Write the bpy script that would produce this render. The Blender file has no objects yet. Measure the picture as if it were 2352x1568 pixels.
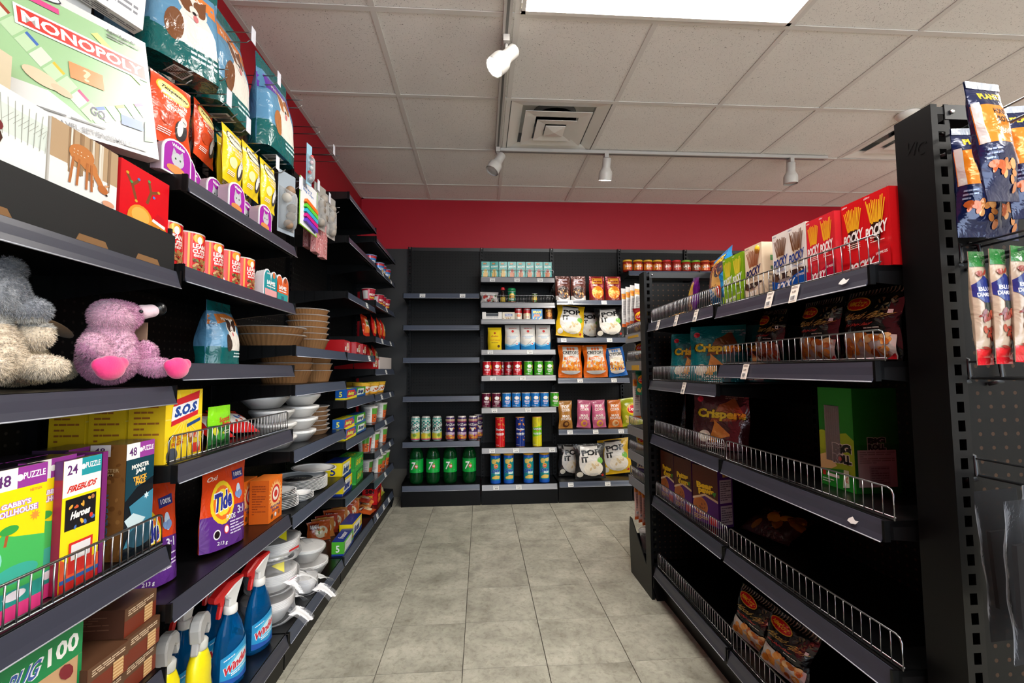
import bpy, bmesh, math, random
import numpy as np
from mathutils import Vector, Matrix
random.seed(7); PI = math.pi
SC = bpy.context.scene; COL = SC.collection

# ---------------------------------------------------------------- camera
FPX = 1049.728; YAW = 0.0677; PIT = 0.0619; ROL = -0.0080; HC = 1.0668; CZ = 2.5807
def cam_axes():
    f = Vector((math.sin(YAW)*math.cos(PIT), math.cos(YAW)*math.cos(PIT), math.sin(PIT)))
    r = Vector((math.cos(YAW), -math.sin(YAW), 0)); u = r.cross(f)
    return r*math.cos(ROL)+u*math.sin(ROL), -r*math.sin(ROL)+u*math.cos(ROL), f
CR, CU, CF = cam_axes(); CAMP = Vector((0, 0, HC))
def ray(px, py): return CR*((px-1176)/FPX)-CU*((py-784)/FPX)+CF
def onx(px, py, X): d = ray(px, py); return CAMP+d*(X/d.x)
def ony(px, py, Y): d = ray(px, py); return CAMP+d*(Y/d.y)
def onz(px, py, Z): d = ray(px, py); return CAMP+d*((Z-HC)/d.z)
cd = bpy.data.cameras.new('camera'); cam = bpy.data.objects.new('camera', cd); COL.objects.link(cam)
cd.sensor_width = 36; cd.lens = FPX/2352*36; cd.clip_start = 0.02
cam.matrix_world = Matrix(((CR.x, CU.x, -CF.x, 0), (CR.y, CU.y, -CF.y, 0), (CR.z, CU.z, -CF.z, HC), (0, 0, 0, 1)))
SC.camera = cam

# ---------------------------------------------------------------- world, exposure
w = bpy.data.worlds.new('world'); SC.world = w; w.use_nodes = True
w.node_tree.nodes['Background'].inputs[0].default_value = (0.75, 0.85, 1, 1)
w.node_tree.nodes['Background'].inputs[1].default_value = 0.6
SC.view_settings.view_transform = 'Standard'; SC.view_settings.look = 'None'
SC.view_settings.gamma = 1; SC.view_settings.use_curve_mapping = False
SC.view_settings.exposure = 0.95
def light(name, kind, loc, aim, power, color, size=0.1, sy=None, spot=60, blend=.5):
    l = bpy.data.lights.new(name, kind); l.energy = power; l.color = color
    if kind == 'AREA':
        l.size = size
        if sy: l.shape = 'RECTANGLE'; l.size_y = sy
    else: l.shadow_soft_size = size
    if kind == 'SPOT': l.spot_size = math.radians(spot); l.spot_blend = blend
    o = bpy.data.objects.new(name, l); COL.objects.link(o); o.location = loc
    o.rotation_euler = (Vector(aim)-Vector(loc)).to_track_quat('-Z', 'Y').to_euler(); return o
# daylight of the shop window behind the camera
light('window_daylight', 'AREA', (1.6, -3.3, 1.5), (1.6, 0, 1.2), 70, (.72, .86, 1), 3.4, 1.9)
PANEL_EMIT = 13

# ---------------------------------------------------------------- materials
def lin(c):
    if isinstance(c, str):
        c = c.lstrip('#'); c = [int(c[i:i+2], 16) for i in (0, 2, 4)]
    return tuple(((v/255)/12.92 if v/255 <= .04045 else ((v/255+.055)/1.055)**2.4) for v in c)
MAT = {}
class NT:
    def __init__(s, name):
        s.m = bpy.data.materials.new(name); s.m.use_nodes = True; s.t = s.m.node_tree
        s.b = s.t.nodes['Principled BSDF']; MAT[name] = s.m
    def n(s, kind, **kw):
        x = s.t.nodes.new(kind)
        for k, v in kw.items():
            if k in x.inputs.keys(): x.inputs[k].default_value = v
            else: setattr(x, k, v)
        return x
    def l(s, a, b): s.t.links.new(a, b)
    def math(s, op, a, b=None):
        x = s.n('ShaderNodeMath', operation=op)
        for i, v in enumerate((a, b)):
            if v is None: continue
            if isinstance(v, (int, float)): x.inputs[i].default_value = v
            else: s.l(v, x.inputs[i])
        return x.outputs[0]
    def bump(s, h, strength, dist=.002):
        x = s.n('ShaderNodeBump', Strength=strength, Distance=dist); s.l(h, x.inputs['Height']); s.l(x.outputs[0], s.b.inputs['Normal'])
def solid(name, col, rough=.5, metal=0, spec=.5, bump=0, bscale=60, bdist=.001):
    t = NT(name); t.b.inputs['Base Color'].default_value = (*lin(col), 1)
    t.b.inputs['Roughness'].default_value = rough; t.b.inputs['Metallic'].default_value = metal; t.b.inputs['Specular IOR Level'].default_value = spec
    if bump:
        no = t.n('ShaderNodeTexNoise', Scale=bscale, Detail=4.0); t.bump(no.outputs[0], bump, bdist)
    return t
def painted(name, rough=.45, metal=0, spec=.5, bump=0, bscale=25, bdist=.004, coat=0, sheen=0, trans=0, var=0.0):
    """colour comes from the mesh's own colour attribute (printed packaging)"""
    t = NT(name); a = t.n('ShaderNodeAttribute', attribute_name='Col'); k = t.n('ShaderNodeVectorMath', operation='SCALE'); k.inputs['Scale'].default_value = .84; t.l(a.outputs['Color'], k.inputs[0]); t.l(k.outputs[0], t.b.inputs['Base Color'])
    t.b.inputs['Roughness'].default_value = rough; t.b.inputs['Metallic'].default_value = metal; t.b.inputs['Specular IOR Level'].default_value = spec
    t.b.inputs['Coat Weight'].default_value = coat; t.b.inputs['Coat Roughness'].default_value = .08
    if sheen: t.b.inputs['Sheen Weight'].default_value = sheen
    if trans: t.b.inputs['Transmission Weight'].default_value = trans
    if bump:
        tc = t.n('ShaderNodeTexCoord'); no = t.n('ShaderNodeTexNoise', Scale=bscale, Detail=3.0, Distortion=.6)
        t.l(tc.outputs['Object'], no.inputs['Vector']); t.bump(no.outputs[0], bump, bdist)
    return t
def dots(name, base, dot, pitch, r, rough=.4, spec=.16, ax=(0, 2), bump=.05):
    t = NT(name); tc = t.n('ShaderNodeTexCoord'); sp = t.n('ShaderNodeSeparateXYZ'); t.l(tc.outputs['Object'], sp.inputs[0])
    d = []
    for a in ax:
        f = t.math('FRACT', t.math('ADD', t.math('MULTIPLY', sp.outputs[a], 1/pitch), 100.5)); d.append(t.math('POWER', t.math('ABSOLUTE', t.math('SUBTRACT', f, .5)), 2))
    m = t.math('LESS_THAN', t.math('ADD', d[0], d[1]), (r/pitch)**2)
    mx = t.n('ShaderNodeMix', data_type='RGBA'); t.l(m, mx.inputs[0]); mx.inputs[6].default_value = (*lin(base), 1); mx.inputs[7].default_value = (*lin(dot), 1)
    t.l(mx.outputs[2], t.b.inputs['Base Color']); t.b.inputs['Roughness'].default_value = rough; t.b.inputs['Specular IOR Level'].default_value = spec
    t.bump(t.math('SUBTRACT', 1, m), .6, .002)
    return t
def clear(name, tint=(255, 255, 255), opac=.12, rough=.1, bump=0, bscale=30, ior=1.45):
    t = NT(name); tr = t.n('ShaderNodeBsdfTransparent'); tr.inputs[0].default_value = (*lin(tint), 1)
    t.b.inputs['Base Color'].default_value = (*lin(tint), 1); t.b.inputs['Roughness'].default_value = rough; t.b.inputs['Specular IOR Level'].default_value = .6
    fr = t.n('ShaderNodeFresnel', IOR=ior); mx = t.n('ShaderNodeMixShader')
    t.l(t.math('MINIMUM', t.math('ADD', fr.outputs[0], opac), 1), mx.inputs[0]); t.l(tr.outputs[0], mx.inputs[1]); t.l(t.b.outputs[0], mx.inputs[2])
    t.l(mx.outputs[0], t.t.nodes['Material Output'].inputs[0])
    if bump:
        no = t.n('ShaderNodeTexNoise', Scale=bscale, Detail=3.0, Distortion=.8); t.bump(no.outputs[0], bump, .004); t.l(t.t.nodes['Bump'].outputs[0], fr.inputs['Normal'])
    return t
painted('carton', .42, 0, .4); painted('gloss_carton', .22, 0, .5); painted('film', .2, 0, .55, .75, 24, .008); painted('foil_film', .16, .25, .6, .8, 26, .006)
painted('plastic', .28); painted('can_print', .22, .15, .6); painted('metal_can', .25, .85); painted('paper', .7, 0, .25); painted('plush', .95, 0, .1, .9, 160, .004, sheen=.6)
painted('matte', .6, 0, .3); painted('cloth_plush', .8, 0, .2, .25, 220, .002, sheen=.4)
clear('clear_film', (255, 255, 255), .05, .12, .5, 30, 1.3); clear('clear_lid', (245, 245, 245), .10, .08, .35, 60); clear('clear_wrap', (250, 250, 252), .05, .15, .3, 14, 1.22); clear('clear_bag', (176, 178, 182), .02, .25, .12, 12, 1.06)
clear('tag_holder', (240, 240, 245), .35, .2)
solid('black_metal', (4, 4, 5), .38, 0, .2, .08, 300, .0006); solid('black_panel', (17, 17, 17), .5, 0, .4)
solid('dark_steel', (14, 14, 16), .35, 0, .5); solid('chrome', (150, 150, 152), .28, 1, .5); solid('screw', (170, 170, 170), .35, 1)
solid('strip_dark', (50, 51, 62), .3, 0, .5, .03, 30, .001); solid('strip_blue', (60, 67, 82), .3, 0, .5, .03, 30, .001); solid('strip_silver', (128, 129, 133), .3, 0, .5); solid('strip_edge', (150, 152, 160), .3)
solid('hook_steel', (120, 118, 116), .3, 1)
dots('peg_back', (20, 20, 20), (1, 1, 1), .0254, .0042, .5); dots('peg_left', (7, 7, 7), (44, 41, 37), .0254, .0035, .5)
dots('peg_right', (7, 7, 8), (50, 34, 23), .0254, .0036, .45); dots('deck', (8, 8, 9), (3, 3, 3), .05, .0055, .3, .5, (0, 1))

# ---------------------------------------------------------------- mesh builder
def nrm(v):
    v = np.asarray(v, float); return v/max(1e-12, np.linalg.norm(v))
class MB:
    def __init__(s, col=(128, 128, 128)): s.V = []; s.F = []; s.C = []; s.S = []; s.M = []; s.col = col; s.mi = 0
    def add(s, vs, fs, col=None, smooth=False, mi=None):
        b = len(s.V); s.V += [tuple(v) for v in vs]; c = col if col is not None else s.col
        for i, f in enumerate(fs):
            s.F.append(tuple(b+k for k in f)); s.C.append(c[i] if isinstance(c, list) else c); s.S.append(smooth); s.M.append(s.mi if mi is None else mi)
        return s
    def box(s, x0, x1, y0, y1, z0, z1, col=None, cols=None, mi=None):
        v = [(x0, y0, z0), (x1, y0, z0), (x1, y1, z0), (x0, y1, z0), (x0, y0, z1), (x1, y0, z1), (x1, y1, z1), (x0, y1, z1)]
        f = [(0, 1, 5, 4), (1, 2, 6, 5), (2, 3, 7, 6), (3, 0, 4, 7), (4, 5, 6, 7), (3, 2, 1, 0)]   # front right back left top bottom
        return s.add(v, f, cols if cols else col, False, mi)
    def prism(s, pts, axis, a, b, col=None, mi=None):
        """pts: 2D polygon; axis 'x' -> pts are (y,z), 'y' -> (x,z), 'z' -> (x,y)"""
        def P(p, t): return {'x': (t, p[0], p[1]), 'y': (p[0], t, p[1]), 'z': (p[0], p[1], t)}[axis]
        n = len(pts); v = [P(p, a) for p in pts]+[P(p, b) for p in pts]
        f = [tuple(range(n))[::-1], tuple(range(n, 2*n))]+[(i, (i+1) % n, n+(i+1) % n, n+i) for i in range(n)]
        return s.add(v, f, col, False, mi)
    def lathe(s, prof, n=24, col=None, cols=None, smooth=True, c=(0, 0, 0), cap=(True, True), mi=None, sx=1, sy=1, rib=0, ribn=0):
        v = []; f = []; fc = []
        for k, (r, z) in enumerate(prof):
            for i in range(n):
                a = 2*PI*i/n; rr = r*(1+(rib*math.cos(ribn*a) if ribn else 0)); v.append((c[0]+sx*rr*math.cos(a), c[1]+sy*rr*math.sin(a), c[2]+z))
        for k in range(len(prof)-1):
            for i in range(n):
                f.append((k*n+i, k*n+(i+1) % n, (k+1)*n+(i+1) % n, (k+1)*n+i)); fc.append(cols[k] if cols else (col if col is not None else s.col))
        if cap[0]: f.append(tuple(range(n))[::-1]); fc.append(fc[0])
        if cap[1]: f.append(tuple(range((len(prof)-1)*n, len(prof)*n))); fc.append(fc[-2 if cap[0] else -1])
        return s.add(v, f, fc, smooth, mi)
    def tube(s, pts, r, n=6, col=None, mi=None, closed=False):
        P = [np.array(p, float) for p in pts]; m = len(P); v = []; f = []
        up = np.array((0.31, 0.2, 0.93))
        for i, p in enumerate(P):
            t = nrm((P[(i+1) % m]-P[i-1]) if closed else (P[min(i+1, m-1)]-P[max(i-1, 0)]))
            a = np.cross(t, up); a = nrm(a) if np.linalg.norm(a) > 1e-3 else nrm(np.cross(t, (1, 0, 0))); b = np.cross(t, a)
            rr = r[i] if isinstance(r, (list, tuple)) else r
            for k in range(n): v.append(p+rr*(math.cos(2*PI*k/n)*a+math.sin(2*PI*k/n)*b))
        for i in range(m if closed else m-1):
            j = (i+1) % m
            for k in range(n): f.append((i*n+k, i*n+(k+1) % n, j*n+(k+1) % n, j*n+k))
        if not closed: f += [tuple(range(n))[::-1], tuple(range((m-1)*n, m*n))]
        return s.add(v, f, col, True, mi)
    def grid(s, fn, nu, nv, col=None, smooth=True, flip=False, mi=None, cf=None):
        v = [fn(i/nu, j/nv) for j in range(nv+1) for i in range(nu+1)]; f = []; fc = []
        for j in range(nv):
            for i in range(nu):
                q = (j*(nu+1)+i, j*(nu+1)+i+1, (j+1)*(nu+1)+i+1, (j+1)*(nu+1)+i); f.append(q[::-1] if flip else q)
                fc.append(cf((i+.5)/nu, (j+.5)/nv) if cf else (col if col is not None else s.col))
        return s.add(v, f, fc, smooth, mi)
    def ball(s, c, r, n=12, m=8, col=None, sx=1, sy=1, sz=1, mi=None):
        return s.grid(lambda u, v: (c[0]+sx*r*math.cos(2*PI*u)*math.sin(PI*v), c[1]+sy*r*math.sin(2*PI*u)*math.sin(PI*v), c[2]-sz*r*math.cos(PI*v)), n, m, col, True, False, mi)
    def mesh(s, name, mats):
        me = bpy.data.meshes.new(name); me.from_pydata(s.V, [], s.F)
        for m in (mats if isinstance(mats, (list, tuple)) else [mats]): me.materials.append(MAT[m])
        n = len(s.F)
        if n:
            lc = {}
            cc = []
            for c in s.C:
                if c not in lc: lc[c] = (*lin(c), 1.0)
                cc.append(lc[c])
            tot = np.empty(n, np.int32); me.polygons.foreach_get('loop_total', tot)
            at = me.color_attributes.new('Col', 'FLOAT_COLOR', 'CORNER'); at.data.foreach_set('color', np.repeat(np.array(cc, np.float32), tot, 0).ravel())
            me.polygons.foreach_set('use_smooth', np.array(s.S, bool)); me.polygons.foreach_set('material_index', np.array(s.M, np.int32))
        me.update(); return me
    def build(s, name, mats, parent=None, loc=None, rz=0, rot=None):
        return obj(name, s.mesh(name, mats), parent, loc, rz, rot)
def obj(name, me, parent=None, loc=None, rz=0, rot=None):
    o = bpy.data.objects.new(name, me); COL.objects.link(o)
    if parent: o.parent = parent
    if loc is not None: o.location = loc
    if rot is not None: o.rotation_euler = rot
    elif rz: o.rotation_euler = (0, 0, rz)
    return o
def tag(o, label=None, cat=None, group=None, kind=None):
    for k, v in (('label', label), ('category', cat), ('group', group), ('kind', kind)):
        if v: o[k] = v
    return o
def empty(name, label, cat, loc=(0, 0, 0), rz=0, group=None, rot=None):
    return tag(obj(name, None, None, loc, rz, rot), label, cat, group)
def struct(o): o['kind'] = 'structure'; return o
def dup(root, loc=None, rz=None, label=None, group=None, rot=None):
    def cp(o, par):
        c = o.copy(); COL.objects.link(c)
        if par: c.parent = par
        for ch in o.children: cp(ch, c)
        return c
    r = cp(root, None)
    if loc is not None: r.location = loc
    if rot is not None: r.rotation_euler = rot
    elif rz is not None: r.rotation_euler = (0, 0, rz)
    if label: r['label'] = label
    if group: r['group'] = group
    return r

# ---------------------------------------------------------------- flat print (lettering and pictures) mapped onto a surface
TXT = {}
def text_mesh(s, bold=0.0):
    k = (s, bold)
    if k not in TXT:
        cu = bpy.data.curves.new('t', 'FONT'); cu.body = s; cu.resolution_u = 2; cu.offset = bold; cu.fill_mode = 'FRONT'
        o = bpy.data.objects.new('t', cu); COL.objects.link(o); bpy.context.view_layer.update()
        me = o.to_mesh(); V = np.array([v.co[:2] for v in me.vertices]) if len(me.vertices) else np.zeros((1, 2)); F = [tuple(p.vertices) for p in me.polygons]
        o.to_mesh_clear(); bpy.data.objects.remove(o); bpy.data.curves.remove(cu)
        lo, hi = V.min(0), V.max(0); TXT[k] = ((V-lo)/np.maximum(hi-lo, 1e-6), F)
    return TXT[k]
class Art:
    """flat print; coordinates are fractions of the panel: x 0..1 left to right, y 0..1 bottom to top"""
    def __init__(s, asp=1.0): s.I = []; s.asp = asp       # asp = panel height / width
    def poly(s, pts, col): s.I.append(([tuple(p) for p in pts], [tuple(range(len(pts)))], col)); return s
    def rect(s, x0, y0, x1, y1, col): return s.poly([(x0, y0), (x1, y0), (x1, y1), (x0, y1)], col)
    def band(s, y0, y1, col): return s.rect(0, y0, 1, y1, col)
    def ell(s, cx, cy, rx, ry, col, rot=0, n=18, a0=0, a1=2*PI):
        c, q = math.cos(rot), math.sin(rot); P = []
        for i in range(n):
            a = a0+(a1-a0)*i/(n if a1-a0 > 6.2 else n-1); x, y = rx*math.cos(a), ry*math.sin(a)*s.asp; P.append((cx+x*c-y*q, cy+(x*q+y*c)/s.asp))
        return s.poly(P, col)
    def circ(s, cx, cy, r, col, n=16): return s.ell(cx, cy, r, r/s.asp, col, 0, n)
    def star(s, cx, cy, r, ri, n, col, rot=0):
        return s.poly([(cx+(r if i % 2 == 0 else ri)*math.sin(rot+PI*i/n), cy+(r if i % 2 == 0 else ri)*math.cos(rot+PI*i/n)/s.asp) for i in range(2*n)], col)
    def bar(s, x0, y0, x1, y1, w, col):
        dx, dy = x1-x0, (y1-y0)*s.asp; L = math.hypot(dx, dy) or 1; nx, ny = -dy/L*w/2, dx/L*w/2/s.asp
        return s.poly([(x0+nx, y0+ny), (x0-nx, y0-ny), (x1-nx, y1-ny), (x1+nx, y1+ny)], col)
    def text(s, t, cx, cy, bw, bh, col, rot=0, shear=0, bold=.02, out=None, ow=.03):
        if out is not None: s.text(t, cx, cy, bw*(1+.06), bh*(1+.12), out, rot, shear, bold+ow)
        V, F = text_mesh(t, bold); c, q = math.cos(rot), math.sin(rot); P = []
        for x, y in V:
            X = (x-.5)*bw+(y-.5)*shear*bw; Y = (y-.5)*bh*s.asp; P.append((cx+X*c-Y*q, cy+(X*q+Y*c)/s.asp))
        s.I.append((P, F, col)); return s
    def lines(s, x0, y0, x1, y1, n, col, seed=0, fill=.45):
        """rows of small print: broken bars"""
        R = random.Random(seed)
        for i in range(n):
            y = y0+(y1-y0)*(i+.5)/n; h = abs(y1-y0)/n*fill/2; x = x0
            while x < x1-.02*(x1-x0):
                wd = (x1-x0)*R.uniform(.1, .35); e = min(x1, x+wd); s.rect(x, y-h, e, y+h, col); x = e+(x1-x0)*.03
                if R.random() < .12: break
        return s
    def food(s, x0, y0, x1, y1, n, cols, r, seed=0, flat=.7):
        R = random.Random(seed)
        for i in range(n): s.ell(R.uniform(x0, x1), R.uniform(y0, y1), r*R.uniform(.7, 1.2), r*R.uniform(.5, 1)*flat/s.asp*1.2, R.choice(cols), R.uniform(0, 3), 9)
        return s
    def bars(s, x0, y0, x1, y1, n=12):
        s.rect(x0, y0, x1, y1, (240, 240, 240)); R = random.Random(n)
        for i in range(n):
            x = x0+(x1-x0)*(.08+.84*i/n); s.rect(x, y0+(y1-y0)*.12, x+(x1-x0)*.84/n*R.uniform(.3, .75), y1-(y1-y0)*.12, (25, 25, 25))
        return s
    def squash(s, y0): s.I = [([(x, y0+(1-y0)*y) for x, y in P], F, c) for P, F, c in s.I]; return s
    def paste(s, mb, fn, cutu=0, cutv=0, eps=.0004, mi=None):
        """fn(u,v,h) -> 3D point lifted h off the surface"""
        for k, (P, F, col) in enumerate(s.I):
            h = eps+k*.00006
            bm = bmesh.new(); vs = [bm.verts.new((x, y, 0)) for x, y in P]
            for f in F:
                try: bm.faces.new([vs[i] for i in f])
                except ValueError: pass
            xs = [p[0] for p in P]; ys = [p[1] for p in P]
            for ax, nc, lo, hi in ((0, cutu, min(xs), max(xs)), (1, cutv, min(ys), max(ys))):
                for c in range(1, nc):
                    t = c/nc
                    if lo < t < hi:
                        co = [0, 0, 0]; no = [0, 0, 0]; co[ax] = t; no[ax] = 1
                        bmesh.ops.bisect_plane(bm, geom=bm.verts[:]+bm.edges[:]+bm.faces[:], plane_co=co, plane_no=no, dist=1e-7)
            bm.verts.index_update(); bm.normal_update()
            mb.add([fn(min(1, max(0, v.co.x)), min(1, max(0, v.co.y)), h) for v in bm.verts], [tuple(v.index for v in (f.verts if f.normal.z >= 0 else reversed(f.verts))) for f in bm.faces], col, bool(cutu or cutv), mi)
            bm.free()
        return mb
# ================================================================ room
XL, XR, YB, YF = -1.045, 4.43, 4.018, -3.4
def mat_room():
    t = solid('red_wall', (160, 8, 30), .55, 0, .35, .1, 240, .0006)
    t = NT('ceiling_tile'); tc = t.n('ShaderNodeTexCoord'); t.b.inputs['Roughness'].default_value = .9; t.b.inputs['Specular IOR Level'].default_value = .1
    mp = t.n('ShaderNodeMapping'); mp.inputs['Scale'].default_value = (1, 1, 1); t.l(tc.outputs['Object'], mp.inputs[0])
    oi = t.n('ShaderNodeObjectInfo'); ad = t.n('ShaderNodeVectorMath', operation='ADD'); t.l(mp.outputs[0], ad.inputs[0])
    cb = t.n('ShaderNodeCombineXYZ'); t.l(t.math('MULTIPLY', oi.outputs['Random'], 31.0), cb.inputs[0]); t.l(cb.outputs[0], ad.inputs[1])
    vo = t.n('ShaderNodeTexNoise', Scale=190.0, Detail=2.0, Roughness=.5, Distortion=1.2); t.l(ad.outputs[0], vo.inputs['Vector'])
    r = t.n('ShaderNodeValToRGB'); r.color_ramp.elements[0].position = .29; r.color_ramp.elements[1].position = .36; t.l(vo.outputs[0], r.inputs[0])
    r.color_ramp.elements[0].color = (*lin((100, 92, 84)), 1); r.color_ramp.elements[1].color = (*lin((238, 234, 228)), 1)
    n2 = t.n('ShaderNodeTexNoise', Scale=3.0, Detail=3.0); t.l(ad.outputs[0], n2.inputs['Vector'])
    m = t.n('ShaderNodeMix', data_type='RGBA', blend_type='MULTIPLY'); m.inputs[0].default_value = .35; t.l(r.outputs[0], m.inputs[6]); t.l(n2.outputs[0], m.inputs[7])
    mm = t.n('ShaderNodeMix', data_type='RGBA', blend_type='MIX'); mm.inputs[0].default_value = .6; t.l(m.outputs[2], mm.inputs[6]); t.l(r.outputs[0], mm.inputs[7])
    t.l(mm.outputs[2], t.b.inputs['Base Color']); t.bump(r.outputs[0], .5, .002)
    solid('tee', (214, 210, 204), .5, 0, .3); solid('white_enamel', (226, 222, 214), .35, 0, .5); solid('vent_dark', (66, 66, 66), .7); solid('lamp_white', (184, 180, 174), .4)
    solid('track_groove', (96, 96, 92), .5)
    t = NT('stone_tile'); tc = t.n('ShaderNodeTexCoord'); oi = t.n('ShaderNodeObjectInfo'); ad = t.n('ShaderNodeVectorMath', operation='ADD'); t.l(tc.outputs['Object'], ad.inputs[0])
    cb = t.n('ShaderNodeCombineXYZ'); t.l(t.math('MULTIPLY', oi.outputs['Random'], 57.0), cb.inputs[0]); t.l(t.math('MULTIPLY', oi.outputs['Random'], 23.0), cb.inputs[1]); t.l(cb.outputs[0], ad.inputs[1])
    n1 = t.n('ShaderNodeTexNoise', Scale=6.0, Detail=10.0, Roughness=.66, Distortion=.35); t.l(ad.outputs[0], n1.inputs['Vector'])
    r = t.n('ShaderNodeValToRGB'); e = r.color_ramp.elements; e[0].position = .3; e[0].color = (*lin((128, 124, 112)), 1); e[1].position = .72; e[1].color = (*lin((188, 184, 168)), 1)
    k = e.new(.5); k.color = (*lin((160, 157, 143)), 1); t.l(n1.outputs[0], r.inputs[0])
    n2 = t.n('ShaderNodeTexNoise', Scale=45.0, Detail=6.0, Roughness=.7, Distortion=.5); t.l(ad.outputs[0], n2.inputs['Vector'])
    r2 = t.n('ShaderNodeValToRGB'); r2.color_ramp.elements[0].position = .34; r2.color_ramp.elements[0].color = (.45, .43, .38, 1); r2.color_ramp.elements[1].position = .52; t.l(n2.outputs[0], r2.inputs[0])
    m = t.n('ShaderNodeMix', data_type='RGBA', blend_type='MULTIPLY'); m.inputs[0].default_value = .5; t.l(r.outputs[0], m.inputs[6]); t.l(r2.outputs[0], m.inputs[7]); t.l(m.outputs[2], t.b.inputs['Base Color'])
    t.b.inputs['Roughness'].default_value = .38; t.b.inputs['Specular IOR Level'].default_value = .35; t.bump(n2.outputs[0], .12, .001)
    solid('floor_joint', (52, 46, 38), .8); solid('shop_wall', (196, 192, 184), .7); solid('dark_wall', (30, 30, 31), .6); solid('grey_base', (78, 74, 66), .7)
    t = NT('diffuser'); t.b.inputs['Base Color'].default_value = (.9, .9, .88, 1); t.b.inputs['Emission Color'].default_value = (1, .965, .9, 1); t.b.inputs['Emission Strength'].default_value = PANEL_EMIT
    t = NT('bulb'); t.b.inputs['Emission Color'].default_value = (1, .97, .92, 1); t.b.inputs['Emission Strength'].default_value = 30
    t = NT('bulb_off'); t.b.inputs['Base Color'].default_value = (.5, .49, .47, 1); t.b.inputs['Roughness'].default_value = .3
mat_room()
# floor: tiles 305 mm; those in the aisle are pieces, the rest one field
TX0, TY0, TT = -0.6802, 2.9272, .305
fl = struct(MB().box(XL-.1, XR+.1, YF-.1, YB+.1, -.06, -.0035).build('floor', 'floor_joint'))
g = .0016; h = TT/2-g
tb = MB(); tb.add([(-h, -h, 0), (h, -h, 0), (h, h, 0), (-h, h, 0), (-h-.0006, -h-.0006, -.003), (h+.0006, -h-.0006, -.003), (h+.0006, h+.0006, -.003), (-h-.0006, h+.0006, -.003)], [(0, 1, 2, 3), (4, 5, 1, 0), (5, 6, 2, 1), (6, 7, 3, 2), (7, 4, 0, 3)])
tme = tb.mesh('tile', 'stone_tile'); rest = MB()
for i in range(-2, 18):
    for j in range(-5, 22):
        cx, cy = TX0+TT*(i+.5), TY0-TT*(j-.5)+((i*37) % 5-2)*.0018
        if not (XL-.1 < cx < XR+.15 and YF-.1 < cy < YB+.15): continue
        if -1 <= i <= 8 and .55 < cy < 3.95: obj('floor_tile', tme, fl, (cx, cy, 0), (PI/2)*((i+j) % 2))
        else: rest.box(cx-h, cx+h, cy-h, cy+h, -.003, 0)
rest.build('floor_tile_field', 'stone_tile', fl)['kind'] = 'stuff'
# walls
struct(MB().box(XL-.1, XL, YF-.1, YB+.1, 0, CZ+.02).build('wall_left', 'red_wall'))
struct(MB().box(XL-.1, XR+.1, YB, YB+.1, 0, CZ+.02).build('wall_back', 'red_wall'))
struct(MB().box(XR, XR+.1, YF-.1, YB+.1, 0, CZ+.02).build('wall_right', 'shop_wall'))
wf = MB()
for a in ((XL-.1, -.2, 0, CZ), (3.4, XR+.1, 0, CZ), (-.2, 3.4, 0, .5), (-.2, 3.4, 2.45, CZ)): wf.box(a[0], a[1], YF-.1, YF, a[2], a[3])
struct(wf.build('wall_front', 'shop_wall'))
wn = MB()
for x in (-.2, 1.0, 2.2, 3.36): wn.box(x, x+.04, YF-.07, YF-.02, .5, 2.45)
wn.box(-.2, 3.4, YF-.07, YF-.02, .5, .54); wn.box(-.2, 3.4, YF-.07, YF-.02, 2.41, 2.45)
win = struct(wn.build('window_1', 'white_enamel')); 
for x in (-.16, 1.04, 2.24): MB().box(x, x+1.16, YF-.048, YF-.042, .54, 2.41).build('pane', 'clear_lid', win)
struct(MB().box(XL, -.60, YB-.015, YB, .235, 2.132).build('trim_1', 'dark_wall')); struct(MB().box(XL, -.60, YB-.014, YB, 0, .235).build('baseboard_back', 'grey_base'))
# ceiling grid
GX = [XL]+[-.449+.61*i for i in range(8)]+[XR]; GY = [YB]+[3.690-.61*i for i in range(12)]+[YF]
ceil = struct(MB().box(XL-.1, XR+.1, YF-.1, YB+.1, CZ+.14, CZ+.2).build('ceiling', 'shop_wall'))
tw = .0125
for x in GX[1:-1]: MB().box(x-tw, x+tw, YF, YB, CZ, CZ+.004).build('ceiling_tee', 'tee', ceil)
for y in GY[1:-1]: MB().box(XL, XR, y-tw, y+tw, CZ-.0006, CZ+.003).build('ceiling_tee', 'tee', ceil)
for a in ((XL, XL+.022, YF, YB), (XR-.022, XR, YF, YB), (XL, XR, YB-.022, YB), (XL, XR, YF, YF+.022)): MB().prism([(a[0], a[2]), (a[1], a[2]), (a[1], a[3]), (a[0], a[3])], 'z', CZ-.001, CZ+.002).build('wall_angle', 'tee', ceil)
LIGHTS = {(1, 4), (5, 4), (1, 7), (5, 7), (1, 10), (5, 10)}            # fixtures: (first column after GX index, row), two columns wide
VENTS = {(2, 2), (6, 2)}
skip = set()
for (i, j) in LIGHTS: skip |= {(i+1, j), (i+2, j)}
tiles = {}
for i in range(len(GX)-1):
    for j in range(len(GY)-1):
        if (i, j) in skip or (i, j) in VENTS: continue
        sx, sy = GX[i+1]-GX[i], GY[j]-GY[j+1]; k = (round(sx, 3), round(sy, 3))
        if k not in tiles: tiles[k] = MB().box(-sx/2+.004, sx/2-.004, -sy/2+.004, sy/2-.004, 0, .015).mesh('tile', 'ceiling_tile')
        obj('ceiling_tile', tiles[k], ceil, ((GX[i]+GX[i+1])/2, (GY[j]+GY[j+1])/2, CZ+.0045))
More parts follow.
